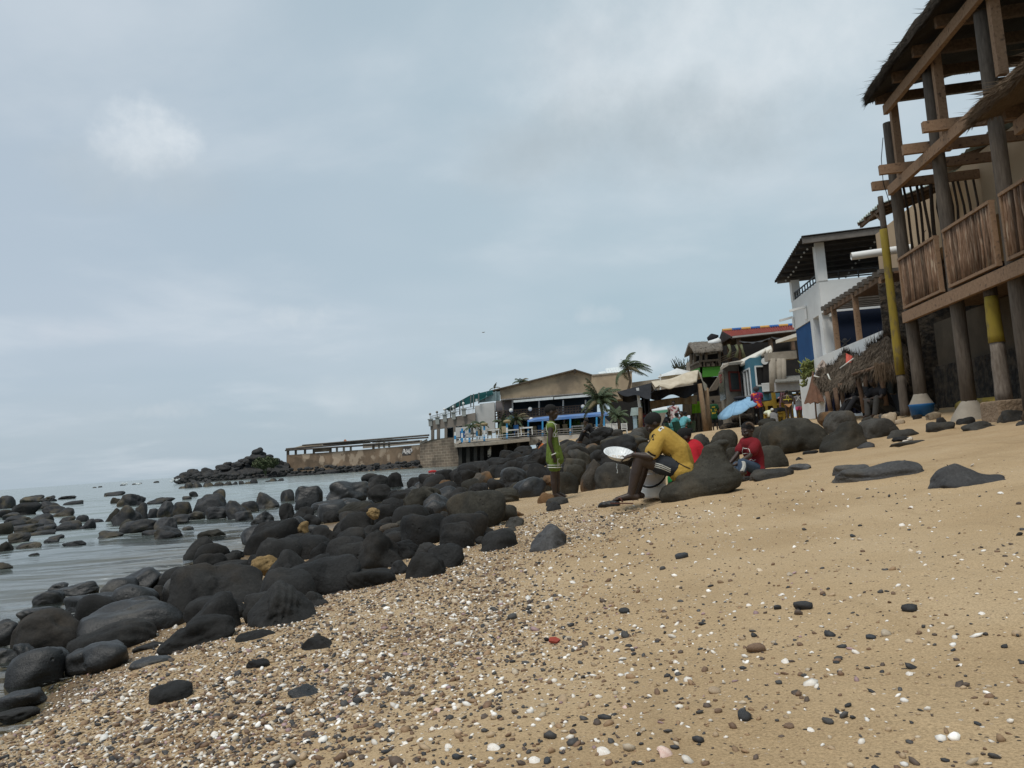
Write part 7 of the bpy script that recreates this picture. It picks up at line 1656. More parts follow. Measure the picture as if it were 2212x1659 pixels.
vq('back_wall', DARKIN, [at(1490, 805, 51.5), at(1560, 800, 51), at(1560, 745, 51), at(1490, 760, 51.5)]); vq('block_wall', BRICKG, [at(1484, 806, 50.6), at(1497, 804, 50.2), at(1500, 776, 50.2), at(1483, 784, 50.6)])
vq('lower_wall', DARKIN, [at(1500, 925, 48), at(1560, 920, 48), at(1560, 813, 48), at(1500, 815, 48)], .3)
mb = MB(); mb.tube([at(1532, 736, 48.6), at(1538, 732, 48.6), at(1546, 733, 48.6), at(1550, 738, 48.6)], [.2, .35, .3, .1], 8, True, .4); mb.build('roof_tarp', TARPK, gb, True); mb = MB(); mb.tube([at(1530, 741, 48), at(1540, 740, 48), at(1551, 738, 48), at(1551, 732, 48.2)], [.1, .18, .25, .1], 8, True, .3); mb.build('tarp_scrap', STEEL, gb, True)
# bare bush on the skyline
bu = thing('bare_bush', 'sparse bare bush on the skyline left of the green balcony', 'bush', at(1475, 800, 56)); mb = MB(); q_ = random.Random(4)
for i in range(38):
    p = at(q_.uniform(1462, 1488), 806, 56); e = p + V((q_.uniform(-.6, .6), 0, q_.uniform(.5, 1.1))); mb.tube([p, p.lerp(e, .5) + V((q_.uniform(-.1, .1), 0, .1)), e], [.05, .03, .015], 4)
mb.tube([at(1475, 806, 56), at(1466, 785, 56), at(1459, 770, 56)], [.06, .03, .015], 4); mb.tube([at(1478, 806, 56), at(1471, 786, 56), at(1469, 776, 56)], [.05, .03, .01], 4)
mb.build('twigs', mat('twig', (.05, .05, .035), (.03, .035, .02), 5), bu)
mb = MB(); mb.lathe(at(1463, 806, 50), [(1.3, -.2), (1.2, -.08), (.06, .3), (.001, .33)], 10); ma = thing('white_marquee', 'small white peaked marquee behind the canvas shelter', 'marquee', at(1463, 830, 50)); mb.build('canopy', STEEL, ma)
mb = MB(); 
for a in (-1.15, 1.15): mb.tube([at(1463, 806, 50) + V((a, -.3, 0)), at(1463, 870, 50) + V((a, -.3, 0))], .05, 6)
mb.build('pole', STEEL, ma)
# ---- the canvas shelter
ct = thing('canvas_shelter', 'beach shelter of cream canvas and black tarpaulin on rough wooden poles', 'shelter', at(1460, 935, 36.5))
TL, TM, TR, TRR = at(1333, 846.5, 35.5), at(1407, 827, 35.8), at(1509, 801, 36.4), at(1527, 836, 37.6)
mb = MB()
def f_can(a, b):
    t = TM.lerp(TR, a); l = at(1416 + 89 * a, 840 - 11 * a, 34.9 + .9 * a); p = t.lerp(l, b); return p + V((0, 0, .05 * math.sin(a * 14) * b + .05 * math.sin(a * 7 + 2)))
mb.grid(f_can, 30, 5); ca = mb.build('canvas', CANV, ct, True); md = ca.modifiers.new('s', 'SOLIDIFY'); md.thickness = .03
mb = MB(); mb.grid(lambda a, b: TR.lerp(TRR, a) + V((.05 * math.sin(a * 9), -.2 * b * (1 - a), -.5 * b * (.6 + .3 * math.sin(a * 12)))), 14, 4); mb.build('canvas_side', CANV, ct, True)
mb = MB(); bk = [at(1345, 850, 41), at(1420, 838, 41), at(1515, 818, 41)]
mb.grid(lambda a, b: (TM.lerp(TR, a)).lerp(at(1420 + 95 * a, 838 - 20 * a, 41), b) + V((0, 0, -.1 * math.sin(b * 3.1))), 16, 8); mb.build('top_canvas', CANV, ct, True)
mb = MB(); mb.grid(lambda a, b: TL.lerp(TM, a).lerp(at(1340 + 66 * a, 852 - 2 * a + (10 * a), 35.2 - .4 * a) , b) + V((0, 0, -.06 * math.sin(a * 9) * b)), 20, 5); mb.grid(lambda a, b: TL.lerp(TM, a).lerp(at(1350 + 70 * a, 856 - 16 * a, 41), b) + V((0, 0, -.25 * math.sin(b * 3.1))), 16, 8); mb.build('black_tarp', TARPK, ct, True)
mb = MB(); mb.grid(lambda a, b: at(1345 + 162 * a, 854 - 24 * a + (24 + 6 * math.sin(a * 17) - 2 * a) * b * (.55 + .45 * a) , 36.6 + .3 * math.sin(a * 21) * b), 40, 5); mb.build('black_tarp', TARPK, ct, True)
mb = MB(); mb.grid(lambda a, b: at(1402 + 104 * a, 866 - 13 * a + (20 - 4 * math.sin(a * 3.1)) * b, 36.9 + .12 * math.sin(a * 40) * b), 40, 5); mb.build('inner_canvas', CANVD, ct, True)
mb = MB(); mb.grid(lambda a, b: at(1384 + 20 * a + 5 * b * (.5 - a) + 3 * b, 852 + 42 * b, 36.2 + .25 * math.sin(a * 14)), 20, 10); mb.build('drape', TARPK, ct, True)
for (u0, v0, u1, v1, Yq, r) in ((1511, 829, 1527, 938, 36.0, .125), (1526, 838, 1534, 936, 37.4, .11)): mb = MB(); mb.tube([at(u0, v0, Yq), at((u0 + u1) / 2, (v0 + v1) / 2, Yq), at(u1, v1 + 6, Yq)], [r * .9, r, r * 1.1], 10, True, .06); mb.build('pole', mat('pole_tan', (.24, .165, .1), (.17, .115, .07), 6, .9, .5, 30, (4, 4, 1)), ct, True)
mb = MB(); mb.tube([at(1383, 880, 35.4), at(1384, 930, 35.4)], .1, 8, True, .06); mb.build('pole', mat('pole_tan', (.24, .165, .1)), ct, True)
mb = MB(); mb.beam(at(1377, 838, 35.4), at(1382, 882, 35.4), .12, .1, (0, 1, 0)); mb.build('painted_pole', STEEL, ct); mb = MB(); mb.tube([TM + V((.2, -.9, -.2)), at(1384, 872, 35.3)], .015, 5); mb.build('rope', TARPK, ct)
hang = [(1495, 1514, 868, 893, 'hanging_sheet', mat('cloth_lime', (.22, .5, .03), (.17, .4, .025), 6, .9, .5, 12), 'lime green sheet hanging beside the right poles of the canvas shelter'), (1474, 1494, 871, 898, 'hanging_sheet', mat('cloth_sand', (.3, .25, .19), (.24, .2, .15), 6), 'sand-coloured sheet hanging left of the lime green one')]
for u0, u1, v0, v1, nm, m_, lb in hang: mb = MB(); mb.grid(lambda a, b: at(u0 + (u1 - u0) * a, v0 + (v1 - v0) * b - 1.4 * a, 38.6 + .08 * math.sin(a * 12) * b), 12, 6); label(mb.build(nm, m_, None, True, loc=at((u0 + u1) / 2, v1, 38.6)), lb, 'sheet')
mb = MB()
for i, (u, v0, v1) in enumerate(((1493, 868, 935), (1498, 890, 935), (1507, 892, 935), (1516, 892, 932), (1478, 896, 935))): mb.beam(at(u, v0, 39), at(u + 3, v1, 39), .14, .12, (0, 1, 0))
mb.slab([at(1470, 940, 39.04), at(1530, 936, 39.04), at(1530, 900, 39.04), at(1470, 905, 39.04)], .2, (0, 1, 0)); o = mb.build('plank_fence', GREYW, None, loc=at(1500, 935, 39)); label(o, 'low grey plank fence behind the seated group under the shelter', 'fence')
# ---- little awning shop behind the drape
sp_ = thing('awning_stall', 'small stall with white and green striped awning behind the shelter drape', 'stall', at(1415, 930, 46)); mb = MB(); mb.slab([at(1396, 892, 45), at(1442, 888, 45), at(1440, 879, 46.5), at(1398, 883, 46.5)], .12, (0, 0, 1)); mb.build('awning', STEEL, sp_)
mb = MB(); mb.slab([at(1405, 894, 44.95), at(1442, 890.5, 44.95), at(1442, 885, 44.95), at(1405, 889, 44.95)], .05, (0, 1, 0)); mb.build('awning_edge', mat('awning_green', (.12, .36, .24)), sp_); mb = MB(); mb.slab([at(1395, 935, 48), at(1455, 931, 48), at(1455, 880, 48), at(1395, 884, 48)], .2, (0, 1, 0)); mb.build('wall', BRICKG, sp_)
for u in (1370, 1441): mb = MB(); mb.beam(at(u, 895 if u > 1400 else 882, 45), at(u + 3, 932, 45), .2, .2, (0, 1, 0)); mb.build('post', mat('post_bluewhite', (.3, .42, .5)), sp_)
mb = MB(); mb.slab([at(1362, 898, 44.8), at(1398, 895, 44.8), at(1398, 878, 44.8), at(1364, 881, 44.8)], .1, (0, 1, 0)); mb.build('panel', mat('panel_pale', (.36, .45, .45)), sp_)
# ---- tilted light blue umbrella
ub = thing('beach_umbrella', 'tilted pale blue beach umbrella in front of the kiosk', 'umbrella', at(1596, 932, 35)); apex = at(1594, 866, 35.6); ring = []
for k in range(8):
    a = 2 * math.pi * k / 8 + .2; ring.append(apex + V((1.02 * math.cos(a), 1.05 * math.sin(a), -.42 + .42 * math.cos(a) + .12 * math.sin(a))))
mb = MB()
for k in range(8):
    a, b = ring[k], ring[(k + 1) % 8]
    mb.grid(lambda u, v: apex.lerp(a.lerp(b, u), v) + V((0, 0, .14 * math.sin(v * 2.6) - .10 * math.sin(math.pi * u) * v)), 4, 6)
um = mb.build('canopy', mat('cloth_skyblue', (.23, .4, .56), (.18, .33, .49), 4, .7, .4, 14), ub, True); md = um.modifiers.new('s', 'SOLIDIFY'); md.thickness = .015
mb = MB(); mb.tube([apex + V((0, 0, .1)), at(1601, 935, 35.4)], .03, 6); mb.build('pole', STEEL, ub, True); mb = MB(); mb.ell(apex + V((.1, 0, .12)), (.3, .25, .1), n=10, m=6); mb.build('vent_cap', TARPK, ub, True)
mb = MB()
for k in range(8): mb.tube([apex + V((0, 0, -.02)), apex.lerp(ring[k], .97) + V((0, 0, .02))], .012, 5)
mb.build('rib', STEEL, ub)
# ---- yellow tables and stands
def table(u, v0, v1, w, Y, lab, dep=.7, m=YELW):
    t = thing('wooden_table', lab, 'table', at(u, v1, Y), 'yellow tables along the stalls'); c = at(u, v0, Y); g0 = at(u, v1, Y).z; hw = w * Y / FPX / 2
    mb = MB(); mb.box(c, hw * 2, dep, .07); mb.build('tabletop', m, t); mb = MB(); mb.box(c - V((0, dep * .4, .12)), hw * 1.9, .06, .14); mb.build('apron', m, t)
    for a in (-1, 1):
        for b in (-1, 1): mb = MB(); mb.beam(V((c.x + a * hw * .9, c.y + b * dep * .4, g0)), V((c.x + a * hw * .9, c.y + b * dep * .4, c.z - .03)), .1, .1, (0, 1, 0)); mb.build('leg', m, t)
    return t
table(1672, 892, 912, 34, 33.6, 'low yellow table heaped with folded clothes beside the woman in the patterned top'); table(1668, 868, 906, 40, 36, 'tall yellow table in front of the porch wall'); table(1722, 852, 905, 44, 34.8, 'long yellow stand behind the two bathing girls'); table(1748, 880, 908, 36, 31.5, 'yellow bench table behind the brown folded parasol'); table(1650, 866, 908, 26, 37, 'small yellow table touching the blue house wall')
mb = MB()
for (u0, v0, u1, v1) in ((1670, 848, 1677, 900), (1690, 852, 1694, 900), (1735, 838, 1742, 905)): mb.beam(at(u0, v0, 34.2), at(u1, v1, 34.2), .16, .1, (0, 1, 0))
for (u0, v0, u1, v1) in ((1672, 868, 1745, 846), (1650, 874, 1690, 862), (1690, 862, 1742, 852)): mb.beam(at(u0, v0, 34.3), at(u1, v1, 34.3), .1, .16)
label(mb.build('yellow_rack', YELW, None, loc=at(1705, 905, 34.3)), 'yellow wooden rack standing between the tables and the parasols', 'rack')
for lb, m_, u, v, w in (('dark folded clothes heaped on the low yellow table', TARPK, 1680, 887, .34), ('lime and white towel hanging off the low yellow table', mat('towel_lime', (.55, .6, .3), (.6, .6, .52), 5), 1666, 891, .26)):
    mb = MB(); mb.ell(at(u, v, 33.5), (w * 1.3, .3, .12), n=12, m=8); mb.ell(at(u + 4, v - 2, 33.5), (w * .8, .25, .1), n=12, m=8); mb.tube([at(u - 4, v, 33.2), at(u - 5, v + 9, 33.1)], [.1, .05], 6); o = mb.build('clothes_pile', m_, None, True, loc=at(u, v, 33.5)); label(o, lb, 'clothes')
mb = MB(); mb.grid(lambda a, b: at(1685 + 12 * a - 3 * b, 848 + 22 * b, 34 + .1 * math.sin(a * 14)), 10, 8); label(mb.build('pink_cloth', mat('cloth_pinkish', (.5, .26, .3), (.42, .3, .32), 8), None, True, loc=at(1690, 870, 34)), 'pink patterned cloth hung on the yellow rack', 'cloth')
mb = MB(); mb.slab([at(1665, 845, 33.4), at(1672, 843, 33.4), at(1668, 833, 33.4), at(1662, 835, 33.4)], .05, (0, 1, 0)); label(mb.build('white_board', STEEL, None, loc=at(1667, 845, 33.4)), 'small white board propped on the tall yellow table', 'board')
# ------------------------------------------------------------------ the far restaurant, pier, sea wall and headland
YF = 98.0
TANW = mat('plaster_tan', (.42, .33, .225), (.31, .24, .165), .5, .95, .4, 6, lo=.35, hi=.65, c3=(.2, .16, .115), c3scale=.35, c3lo=.52, c3hi=.7)
GREYC = mat('concrete_far', (.2, .175, .15), (.15, .13, .11), .5, .95, .4, 6)
WHTF = mat('plaster_far_white', (.52, .52, .51), (.42, .42, .41), .4, .95, .2, 6)
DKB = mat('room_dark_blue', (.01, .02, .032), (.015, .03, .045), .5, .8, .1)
TEAL = mat('net_teal', (.012, .09, .09), (.012, .07, .075), .6, .9, .2, 8)
BLUP = mat('paint_skyblue', (.04, .26, .52), (.035, .22, .45), 2, .6, .1)
WHP = mat('paint_postwhite', (.68, .7, .7), None, 2, .6, .1)
def brick(name, c1, c2, mo, scale, bw=.6):
    m = bpy.data.materials.new(name); m.use_nodes = True; nt = m.node_tree; L = nt.links.new; b = nt.nodes['Principled BSDF']; b.inputs['Roughness'].default_value = .95
    tc = nn(nt, 'ShaderNodeTexCoord'); mp = nn(nt, 'ShaderNodeMapping'); mp.inputs['Rotation'].default_value = (rad(90), 0, 0); L(tc.outputs['Object'], mp.inputs[0])
    k = nn(nt, 'ShaderNodeTexBrick'); k.inputs['Color1'].default_value = rgba(c1); k.inputs['Color2'].default_value = rgba(c2); k.inputs['Mortar'].default_value = rgba(mo); k.inputs['Scale'].default_value = scale; k.inputs['Mortar Size'].default_value = .018; k.inputs['Brick Width'].default_value = bw; k.inputs['Row Height'].default_value = .28
    L(mp.outputs[0], k.inputs[0]); n = nn(nt, 'ShaderNodeTexNoise'); n.inputs['Scale'].default_value = .5; n.inputs['Detail'].default_value = 8; L(tc.outputs['Object'], n.inputs[0])
    r = nn(nt, 'ShaderNodeMapRange'); r.inputs[1].default_value = .35; r.inputs[2].default_value = .68; r.inputs[3].default_value = .5; r.inputs[4].default_value = 1.35; L(n.outputs[0], r.inputs[0])
    h = nn(nt, 'ShaderNodeHueSaturation'); L(r.outputs[0], h.inputs['Value']); L(k.outputs[0], h.inputs['Color']); L(h.outputs[0], b.inputs['Base Color']); return m
BRK = brick('sea_wall_blocks', (.17, .13, .095), (.12, .095, .07), (.26, .215, .16), .8)
RUIN = mat('ruin_plaster', (.21, .15, .1), (.13, .095, .065), .45, .95, .5, 5, lo=.4, hi=.6, c3=(.33, .26, .19), c3scale=.5, c3lo=.55, c3hi=.6)
def vp(name, m, par, pts, Y, th=.3, dY=None):
    mb = MB(); mb.slab([at(u, v, (Y if dY is None else Y + dY[i])) for i, (u, v) in enumerate(pts)], th, (0, 1, 0)); o = mb.build(name, m, par); fix_normals(o); return o
re = thing('seaside_restaurant', 'large seaside restaurant with a tan gable wall, green awning and long balconies', 'restaurant', at(1180, 955, YF))
vp('gable_wall', TANW, re, [(1081, 862), (1280, 848), (1280, 811), (1242, 799), (1080, 841)], YF + 3, 8)
vp('side_block', TANW, re, [(1276, 868), (1366, 860), (1365, 801.5), (1279, 809.5)], YF + 2, 8)
mb = MB()
mb.slab([at(1060, 845.5, YF + 2.5), at(1242, 800, YF + 2.5), at(1242, 797.2, YF + 2.5), at(1058, 843.5, YF + 2.5)], 9, (0, 1, 0)); mb.slab([at(1242, 800, YF + 2.5), at(1281, 811.5, YF + 2.5), at(1282, 809.5, YF + 2.5), at(1242, 797.2, YF + 2.5)], 9, (0, 1, 0)); o = mb.build('roof', mat('roof_farbrown', (.12, .095, .07), (.08, .065, .05), 1), re); fix_normals(o)
vp('roof_gable_cap', mat('beam_far', (.05, .04, .032)), re, [(1240, 806), (1244, 806), (1244, 797), (1240, 797)], YF + 2.4, .3)
vp('roof_edge', CONC, re, [(1279, 812), (1367, 804), (1366, 801), (1279, 809)], YF + 1.9, .3)
# scrap tin on the side block roof
mb = MB()
for i in range(9): mb.slab([at(1296 + i * 5.5, 811 - i * .9, YF + 2), at(1301 + i * 5.5, 810.5 - i * .9, YF + 2), at(1297 + i * 5, 798 - i * .8 + 5 * (i < 3), YF + 4), at(1292 + i * 5, 799 - i * .8 + 5 * (i < 3), YF + 4)], .1, (0, 1, 0))
mb.build('roof_sheets', TINW, re)
vp('porch_roof', mat('tin_grey', (.16, .15, .14), (.22, .21, .2), .8), re, [(1070, 870), (1285, 853), (1283, 849.5), (1072, 866)], YF + .5, .3)
mb = MB()
for i in range(60): u = 1083 + i * 3.3; mb.tube([at(u, 864.2 - (u - 1083) * .078, YF - 2.4), at(u, 863.2 - (u - 1083) * .078, YF + 3)], .1, 6)
mb.build('corrugated_roof', mat('tin_grey', (.16, .15, .14)), re, True)
for a, b in ((1109, 1195), (1197, 1279)):
    f_ = lambda u: 869.5 - (u - 1109) * .078
    vp('awning', TINW, re, [(a, f_(a)), (b, f_(b)), (b, f_(b) - 5.5), (a, f_(a) - 4.5)], YF - 2.6, .15)
vp('upper_room', DKB, re, [(1075, 912), (1290, 897), (1290, 850), (1072, 866)], YF + 1.5, .3); vp('upper_wall', mat('plaster_lilac', (.24, .22, .23), (.2, .19, .2), .6), re, [(1070, 890), (1108, 888), (1108, 866), (1070, 869)], YF + 1.2, .2)
for u in (1107, 1164.5, 1216.5, 1265, 1087): vp('post', WHP if u > 1090 else GREYC, re, [(u - 1.7, 905), (u + 1.7, 905), (u + 1.5, 864), (u - 1.5, 864)], YF - 1.2, .3)
mb = MB()
for i in range(34):
    u = 1070 + i * 6.2; vb = 906.5 - (u - 1070) * .072
    mb.beam(at(u, vb, YF - 1.8), at(u, vb - 18, YF - 1.8), .11, .1, (0, 1, 0))
    if i % 2 == 0: mb.beam(at(u, vb - 3, YF - 1.8), at(u + 6.2, vb - 12, YF - 1.8), .08, .08)
for dz in (2, 8, 13, 18): mb.beam(at(1069, 907 - dz, YF - 1.8), at(1281, 891.7 - dz, YF - 1.8), .1, .12)
mb.build('balcony_railing', mat('wood_far', (.085, .062, .048), (.06, .045, .035), .7), re)
vp('balcony_floor', GREYC, re, [(1069, 911), (1283, 895), (1283, 891), (1069, 907)], YF - 1.9, 3)
for u, v in ((1104, 886.5), (1145, 883.5), (1259, 878), (1147.5, 906)): mb = MB(); mb.ell(at(u, v, YF - 2), .26, n=12, m=8); mb.build('globe_lamp', mat('globe_white', (.75, .75, .72)), re, True)
vp('lower_room', DKB, re, [(1075, 952), (1345, 935), (1345, 892), (1075, 908)], YF + 2, .3)
vp('lattice', mat('lattice_blue', (.03, .13, .2), (.01, .03, .05), 3, .8, .1, 8, lo=.48, hi=.52), re, [(1225, 928), (1266, 926), (1266, 901), (1225, 904)], YF + 1, .1)
for u in (1219, 1268, 1113): vp('post', WHP, re, [(u - 2, 934), (u + 2, 934), (u + 2, 900), (u - 2, 900)], YF + .4, .3)
vp('curved_wall', WHTF, re, [(1028, 938), (1069, 934), (1068, 868.5), (1036, 872.5), (1036, 875.5), (1026, 876.5)], YF + .4, 3); vp('low_wall', WHTF, re, [(984, 945), (1028, 943), (1028, 920), (984, 923.5)], YF + .1, .4)
# frame building at the left end with its terrace
vp('terrace_parapet', GREYC, re, [(930, 929), (962, 924.5), (1000, 918.5), (1027, 912), (1027, 891.5), (1000, 896.5), (962, 904), (929, 908.5)], YF, 1.2, dY=(7, 4.5, 1.5, -.2, -.2, 1.5, 4.5, 7)); 
for u, v0, v1, dy in ((934, 951, 928, 6.8), (946.5, 950.5, 926, 5.6), (963, 948, 923.5, 4.3), (982, 946, 919, 3), (1001.5, 925, 915, 1.3)): vp('column', GREYC, re, [(u - 3, v0), (u + 3, v0), (u + 3, v1), (u - 3, v1)], YF + dy - .4, .8)
for u, vv, dy in ((930, 908, 7), (945, 904, 5.7), (961, 898, 4.5), (980, 893, 3), (1002, 886, 1.2)):
    mb = MB(); c = at(u, vv + 4, YF + dy - .3); mb.box(c - V((0, 0, .1)), .5, .5, .9); mb.box(c + V((0, 0, .38)), .68, .68, .12); mb.build('pillar', mat('pillar_grey', (.3, .32, .3), (.25, .26, .25), 1), re)
    mb = MB(); mb.tube([c + V((0, 0, .4)), c + V((0, 0, 1.0))], .05, 6); mb.ell(c + V((0, 0, 1.1)), .17, n=10, m=8); mb.build('lamp', GREYC if u < 950 else mat('globe_white', (.75, .75, .72)), re, True)
mb = MB()
for i in range(34): t = i / 33; u = 932 + 94 * t; v = 908 - 16 * t - 1.5 * math.sin(3 * t); mb.beam(at(u, v, YF + 7 - 7 * t), at(u, v - 9 - 3 * t, YF + 7 - 7 * t), .045, .045, (0, 1, 0))
mb.tube([at(932, 899, YF + 7), at(980, 886, YF + 3.5), at(1026, 877, YF)], .04, 6); mb.tube([at(932, 903.5, YF + 7), at(980, 890.5, YF + 3.5), at(1026, 882, YF)], .03, 6); mb.build('iron_railing', mat('iron_white', (.3, .31, .31)), re)
gA, gB, gC = at(961.8, 883.5, YF + 5), at(1015, 854, YF + 1.5), at(1063, 842.5, YF + 2)
mb = MB(); mb.grid(lambda a, b: (gA.lerp(gB, a * 2) if a < .5 else gB.lerp(gC, a * 2 - 1)) + V((0, 7 * b, 0)), 12, 3); mb.build('green_awning', TEAL, re); mb = MB(); mb.slab([gA, gB, gC, at(1068, 850, YF + 2), at(1034, 866, YF + 1), at(1016, 872, YF + 1.6), at(990, 879, YF + 3.5)], .05, (0, 1, 0)); mb.build('awning_side', TEAL, re)
mb = MB()
for u, t0, v1 in ((963, 883, 905), (973, 878, 902), (983, 872, 899), (993, 866.5, 896), (1000, 862.5, 893), (1017, 853, 880), (1023, 851, 884), (1034, 849, 872)): mb.beam(at(u, t0, YF + 5 - (u - 962) * .07), at(u, v1, YF + 5 - (u - 962) * .07), .14, .14, (0, 1, 0))
mb.build('awning_posts', mat('iron_grey', (.16, .17, .17)), re)
vp('louvre_back', DKB, re, [(1034, 870), (1080, 865), (1079, 846), (1034, 850)], YF + 2.4, .1); mb = MB()
for i in range(8): mb.beam(at(1034, 868.5 - i * 2.5, YF + 2), at(1080, 863 - i * 2.3, YF + 2), .05, .16)
for u in (1035, 1050, 1071): mb.beam(at(u, 869 - (u - 1034) * .1, YF + 1.9), at(u, 848 - (u - 1034) * .08, YF + 1.9), .2, .1, (0, 1, 0))
mb.build('louvres', mat('louvre_grey', (.2, .27, .28)), re)
vp('dark_bay', DKB, re, [(966, 949), (1028, 944), (1028, 915), (966, 925)], YF + 6, .2); vp('sign', WHTF, re, [(1027, 867.5), (1031.5, 867), (1031.5, 861.5), (1027, 862)], YF + .8, .05)
# lower blue awnings
for pts in ([(1140, 912), (1180, 909), (1316, 897.5), (1314, 893), (1180, 903.5), (1156, 906.5)], [(1098, 909.5), (1112, 906), (1110, 903), (1096, 907)]):
    mb = MB(); n = len(pts); mb.slab([at(u, v, YF - 5) for u, v in pts], 3.5, (0, 1, .12)); o = mb.build('blue_awning', mat('awning_blue', (.06, .16, .42), (.16, .25, .42), .8), re); fix_normals(o)
for u, v0, v1 in ((1141, 911, 943), (1172, 909, 943), (1232, 905, 941), (1289, 901, 936), (1305, 899, 935)):
    vm = (v0 + v1) / 2 + 3; vp('awning_post', BLUP, re, [(u - 1.8, vm), (u + 1.8, vm), (u + 1.6, v0), (u - 1.6, v0)], YF - 5.2, .3); vp('awning_post', WHP, re, [(u - 1.9, vm + 6), (u + 1.9, vm + 6), (u + 1.9, vm), (u - 1.9, vm)], YF - 5.2, .3); vp('awning_post', BLUP, re, [(u - 2, v1), (u + 2, v1), (u + 2, vm + 6), (u - 2, vm + 6)], YF - 5.2, .3)
mb = MB()
for k in range(3): mb.beam(at(1143, 941 - k * 5, YF - 5.2), at(1310, 932 - k * 5, YF - 5.2), .08, .12)
mb.build('fence_rails', mat('rail_far', (.18, .17, .16)), re)
# stair of the restaurant, right
vp('stair', WHTF, re, [(1325, 932), (1338, 931), (1300, 896), (1290, 897)], YF - 3, .5); vp('dim_yard', DARKIN, re, [(1318, 935), (1400, 930), (1400, 862), (1318, 868)], YF - .5, .3); vp('yard_wall', BRICKG, re, [(1366, 858), (1500, 848), (1500, 815), (1440, 816), (1366, 826)], YF - 8, .5)
# ---- the pier deck with its columns
pi = thing('pier_deck', 'concrete pier deck on dark columns with blue and white posts along its edge', 'pier', at(1060, 990, YF - 6))
mb = MB(); mb.slab([at(981.5, 960, YF - 8), at(1060, 955, YF - 9), at(1144, 946.5, YF - 8), at(1144, 943, YF), at(983, 951, YF)], .35, (0, 0, -1)); o = mb.build('deck', CONC, pi); fix_normals(o)
for u, v1, sp in ((994, 1003, 0), (1011, 1002, 0), (1027, 1000, 0), (1041, 998, 0), (1057, 994, 1), (1092, 990, 0), (1120, 985, 0)): vp('column', mat('column_speckled', (.4, .38, .33), (.02, .02, .02), 1.2, .9, .4, 6, lo=.45, hi=.5) if sp else mat('column_dark', (.05, .048, .042), (.03, .029, .026), .8), pi, [(u - 4, v1 + 6), (u + 4, v1 + 6), (u + 3.4, 955), (u - 3.4, 957)], YF - 7.5, .7)
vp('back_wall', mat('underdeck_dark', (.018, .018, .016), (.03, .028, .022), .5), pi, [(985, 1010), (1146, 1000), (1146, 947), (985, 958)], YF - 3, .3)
vp('retaining_wall', mat('wall_speckled', (.42, .4, .36), (.19, .165, .135), .7, .95, .4, 6, lo=.45, hi=.6), pi, [(1143, 962), (1320, 948), (1320, 934), (1143, 944)], YF - 5.8, .6)
for u, v0, v1 in ((983, 933, 957), (998, 925.5, 955.5), (1014, 924.5, 955), (1030, 921, 952), (1046, 918, 952.5), (1095, 912, 947)):
    h = v1 - v0; s0 = rng.choice([0, 1]); q_ = thing('deck_post', '%s blue and white banded post on the pier edge' % {983: 'leftmost', 998: 'second from left', 1014: 'middle', 1030: 'fourth from left', 1046: 'corner lamp-topped', 1095: 'lone taller'}[u], 'post', at(u, v1, YF - 8), 'blue and white posts along the pier')
    for k in range(3): vp('band', (BLUP, WHP)[(k + (1 if u in (983, 1030) else 0)) % 2], q_, [(u - 2.1, v1 - h * k / 3), (u + 2.1, v1 - h * k / 3), (u + 2, v1 - h * (k + 1) / 3), (u - 2, v1 - h * (k + 1) / 3)], YF - 8.1, .3)
    if u > 1020: mb = MB(); mb.ell(at(u, v0 - 1.5, YF - 8), (.45, .35, .22), n=10, m=6); mb.build('lamp_shade', mat('lamp_straw', (.3, .24, .14)), q_, True)
mb = MB()
for k in (4, 9): mb.tube([at(984, 957 - k, YF - 8), at(1046, 952 - k, YF - 8.2), at(1143, 944 - k, YF - 8)], .025, 5)
mb.build('rope_rail', WHP, pi)
# tables and chairs on the deck
dg = random.Random(8); FURN = [mat('chair_straw', (.36, .3, .2)), mat('chair_blue', (.02, .1, .28)), WHP, mat('cloth_table', (.5, .5, .48))]
for i, (u, v) in enumerate(((1000, 951), (1018, 951), (1037, 948), (1058, 947), (1066, 943), (1077, 945), (1090, 941), (1108, 943), (1116, 938), (1128, 941), (1138, 938), (1155, 940), (1168, 938), (1188, 938), (1205, 936), (1222, 936), (1248, 934), (1262, 932), (1276, 934), (1298, 931))):
    Yq = YF - 6.5 if u < 1143 else YF - 3.5; p = at(u, v + 1.5, Yq)
    if i % 3 != 1:
        t = thing('deck_chair', 'pale or blue dining chair on the restaurant deck, seen far off', 'chair', p, 'dining chairs on the restaurant deck'); m_ = FURN[0] if i % 4 else FURN[1]
        mb = MB(); mb.box(p + V((0, 0, .5)), .6, .55, .12); mb.box(p + V((.0, .25, .85)), .6, .1, .7)
        for a in (-.25, .25):
            for b in (-.2, .2): mb.box(p + V((a, b, .24)), .08, .08, .48)
        mb.build('chair_frame', m_, t)
    else:
        t = thing('deck_table', 'small dining table on the restaurant deck, seen far off', 'table', p, 'dining tables on the restaurant deck'); mb = MB(); mb.box(p + V((0, 0, .85)), 1.5, .8, .16)
        for a in (-.65, .65):
            for b in (-.3, .3): mb.box(p + V((a, b, .4)), .1, .1, .8)
        mb.build('table_frame', FURN[3] if i % 2 else FURN[2], t)
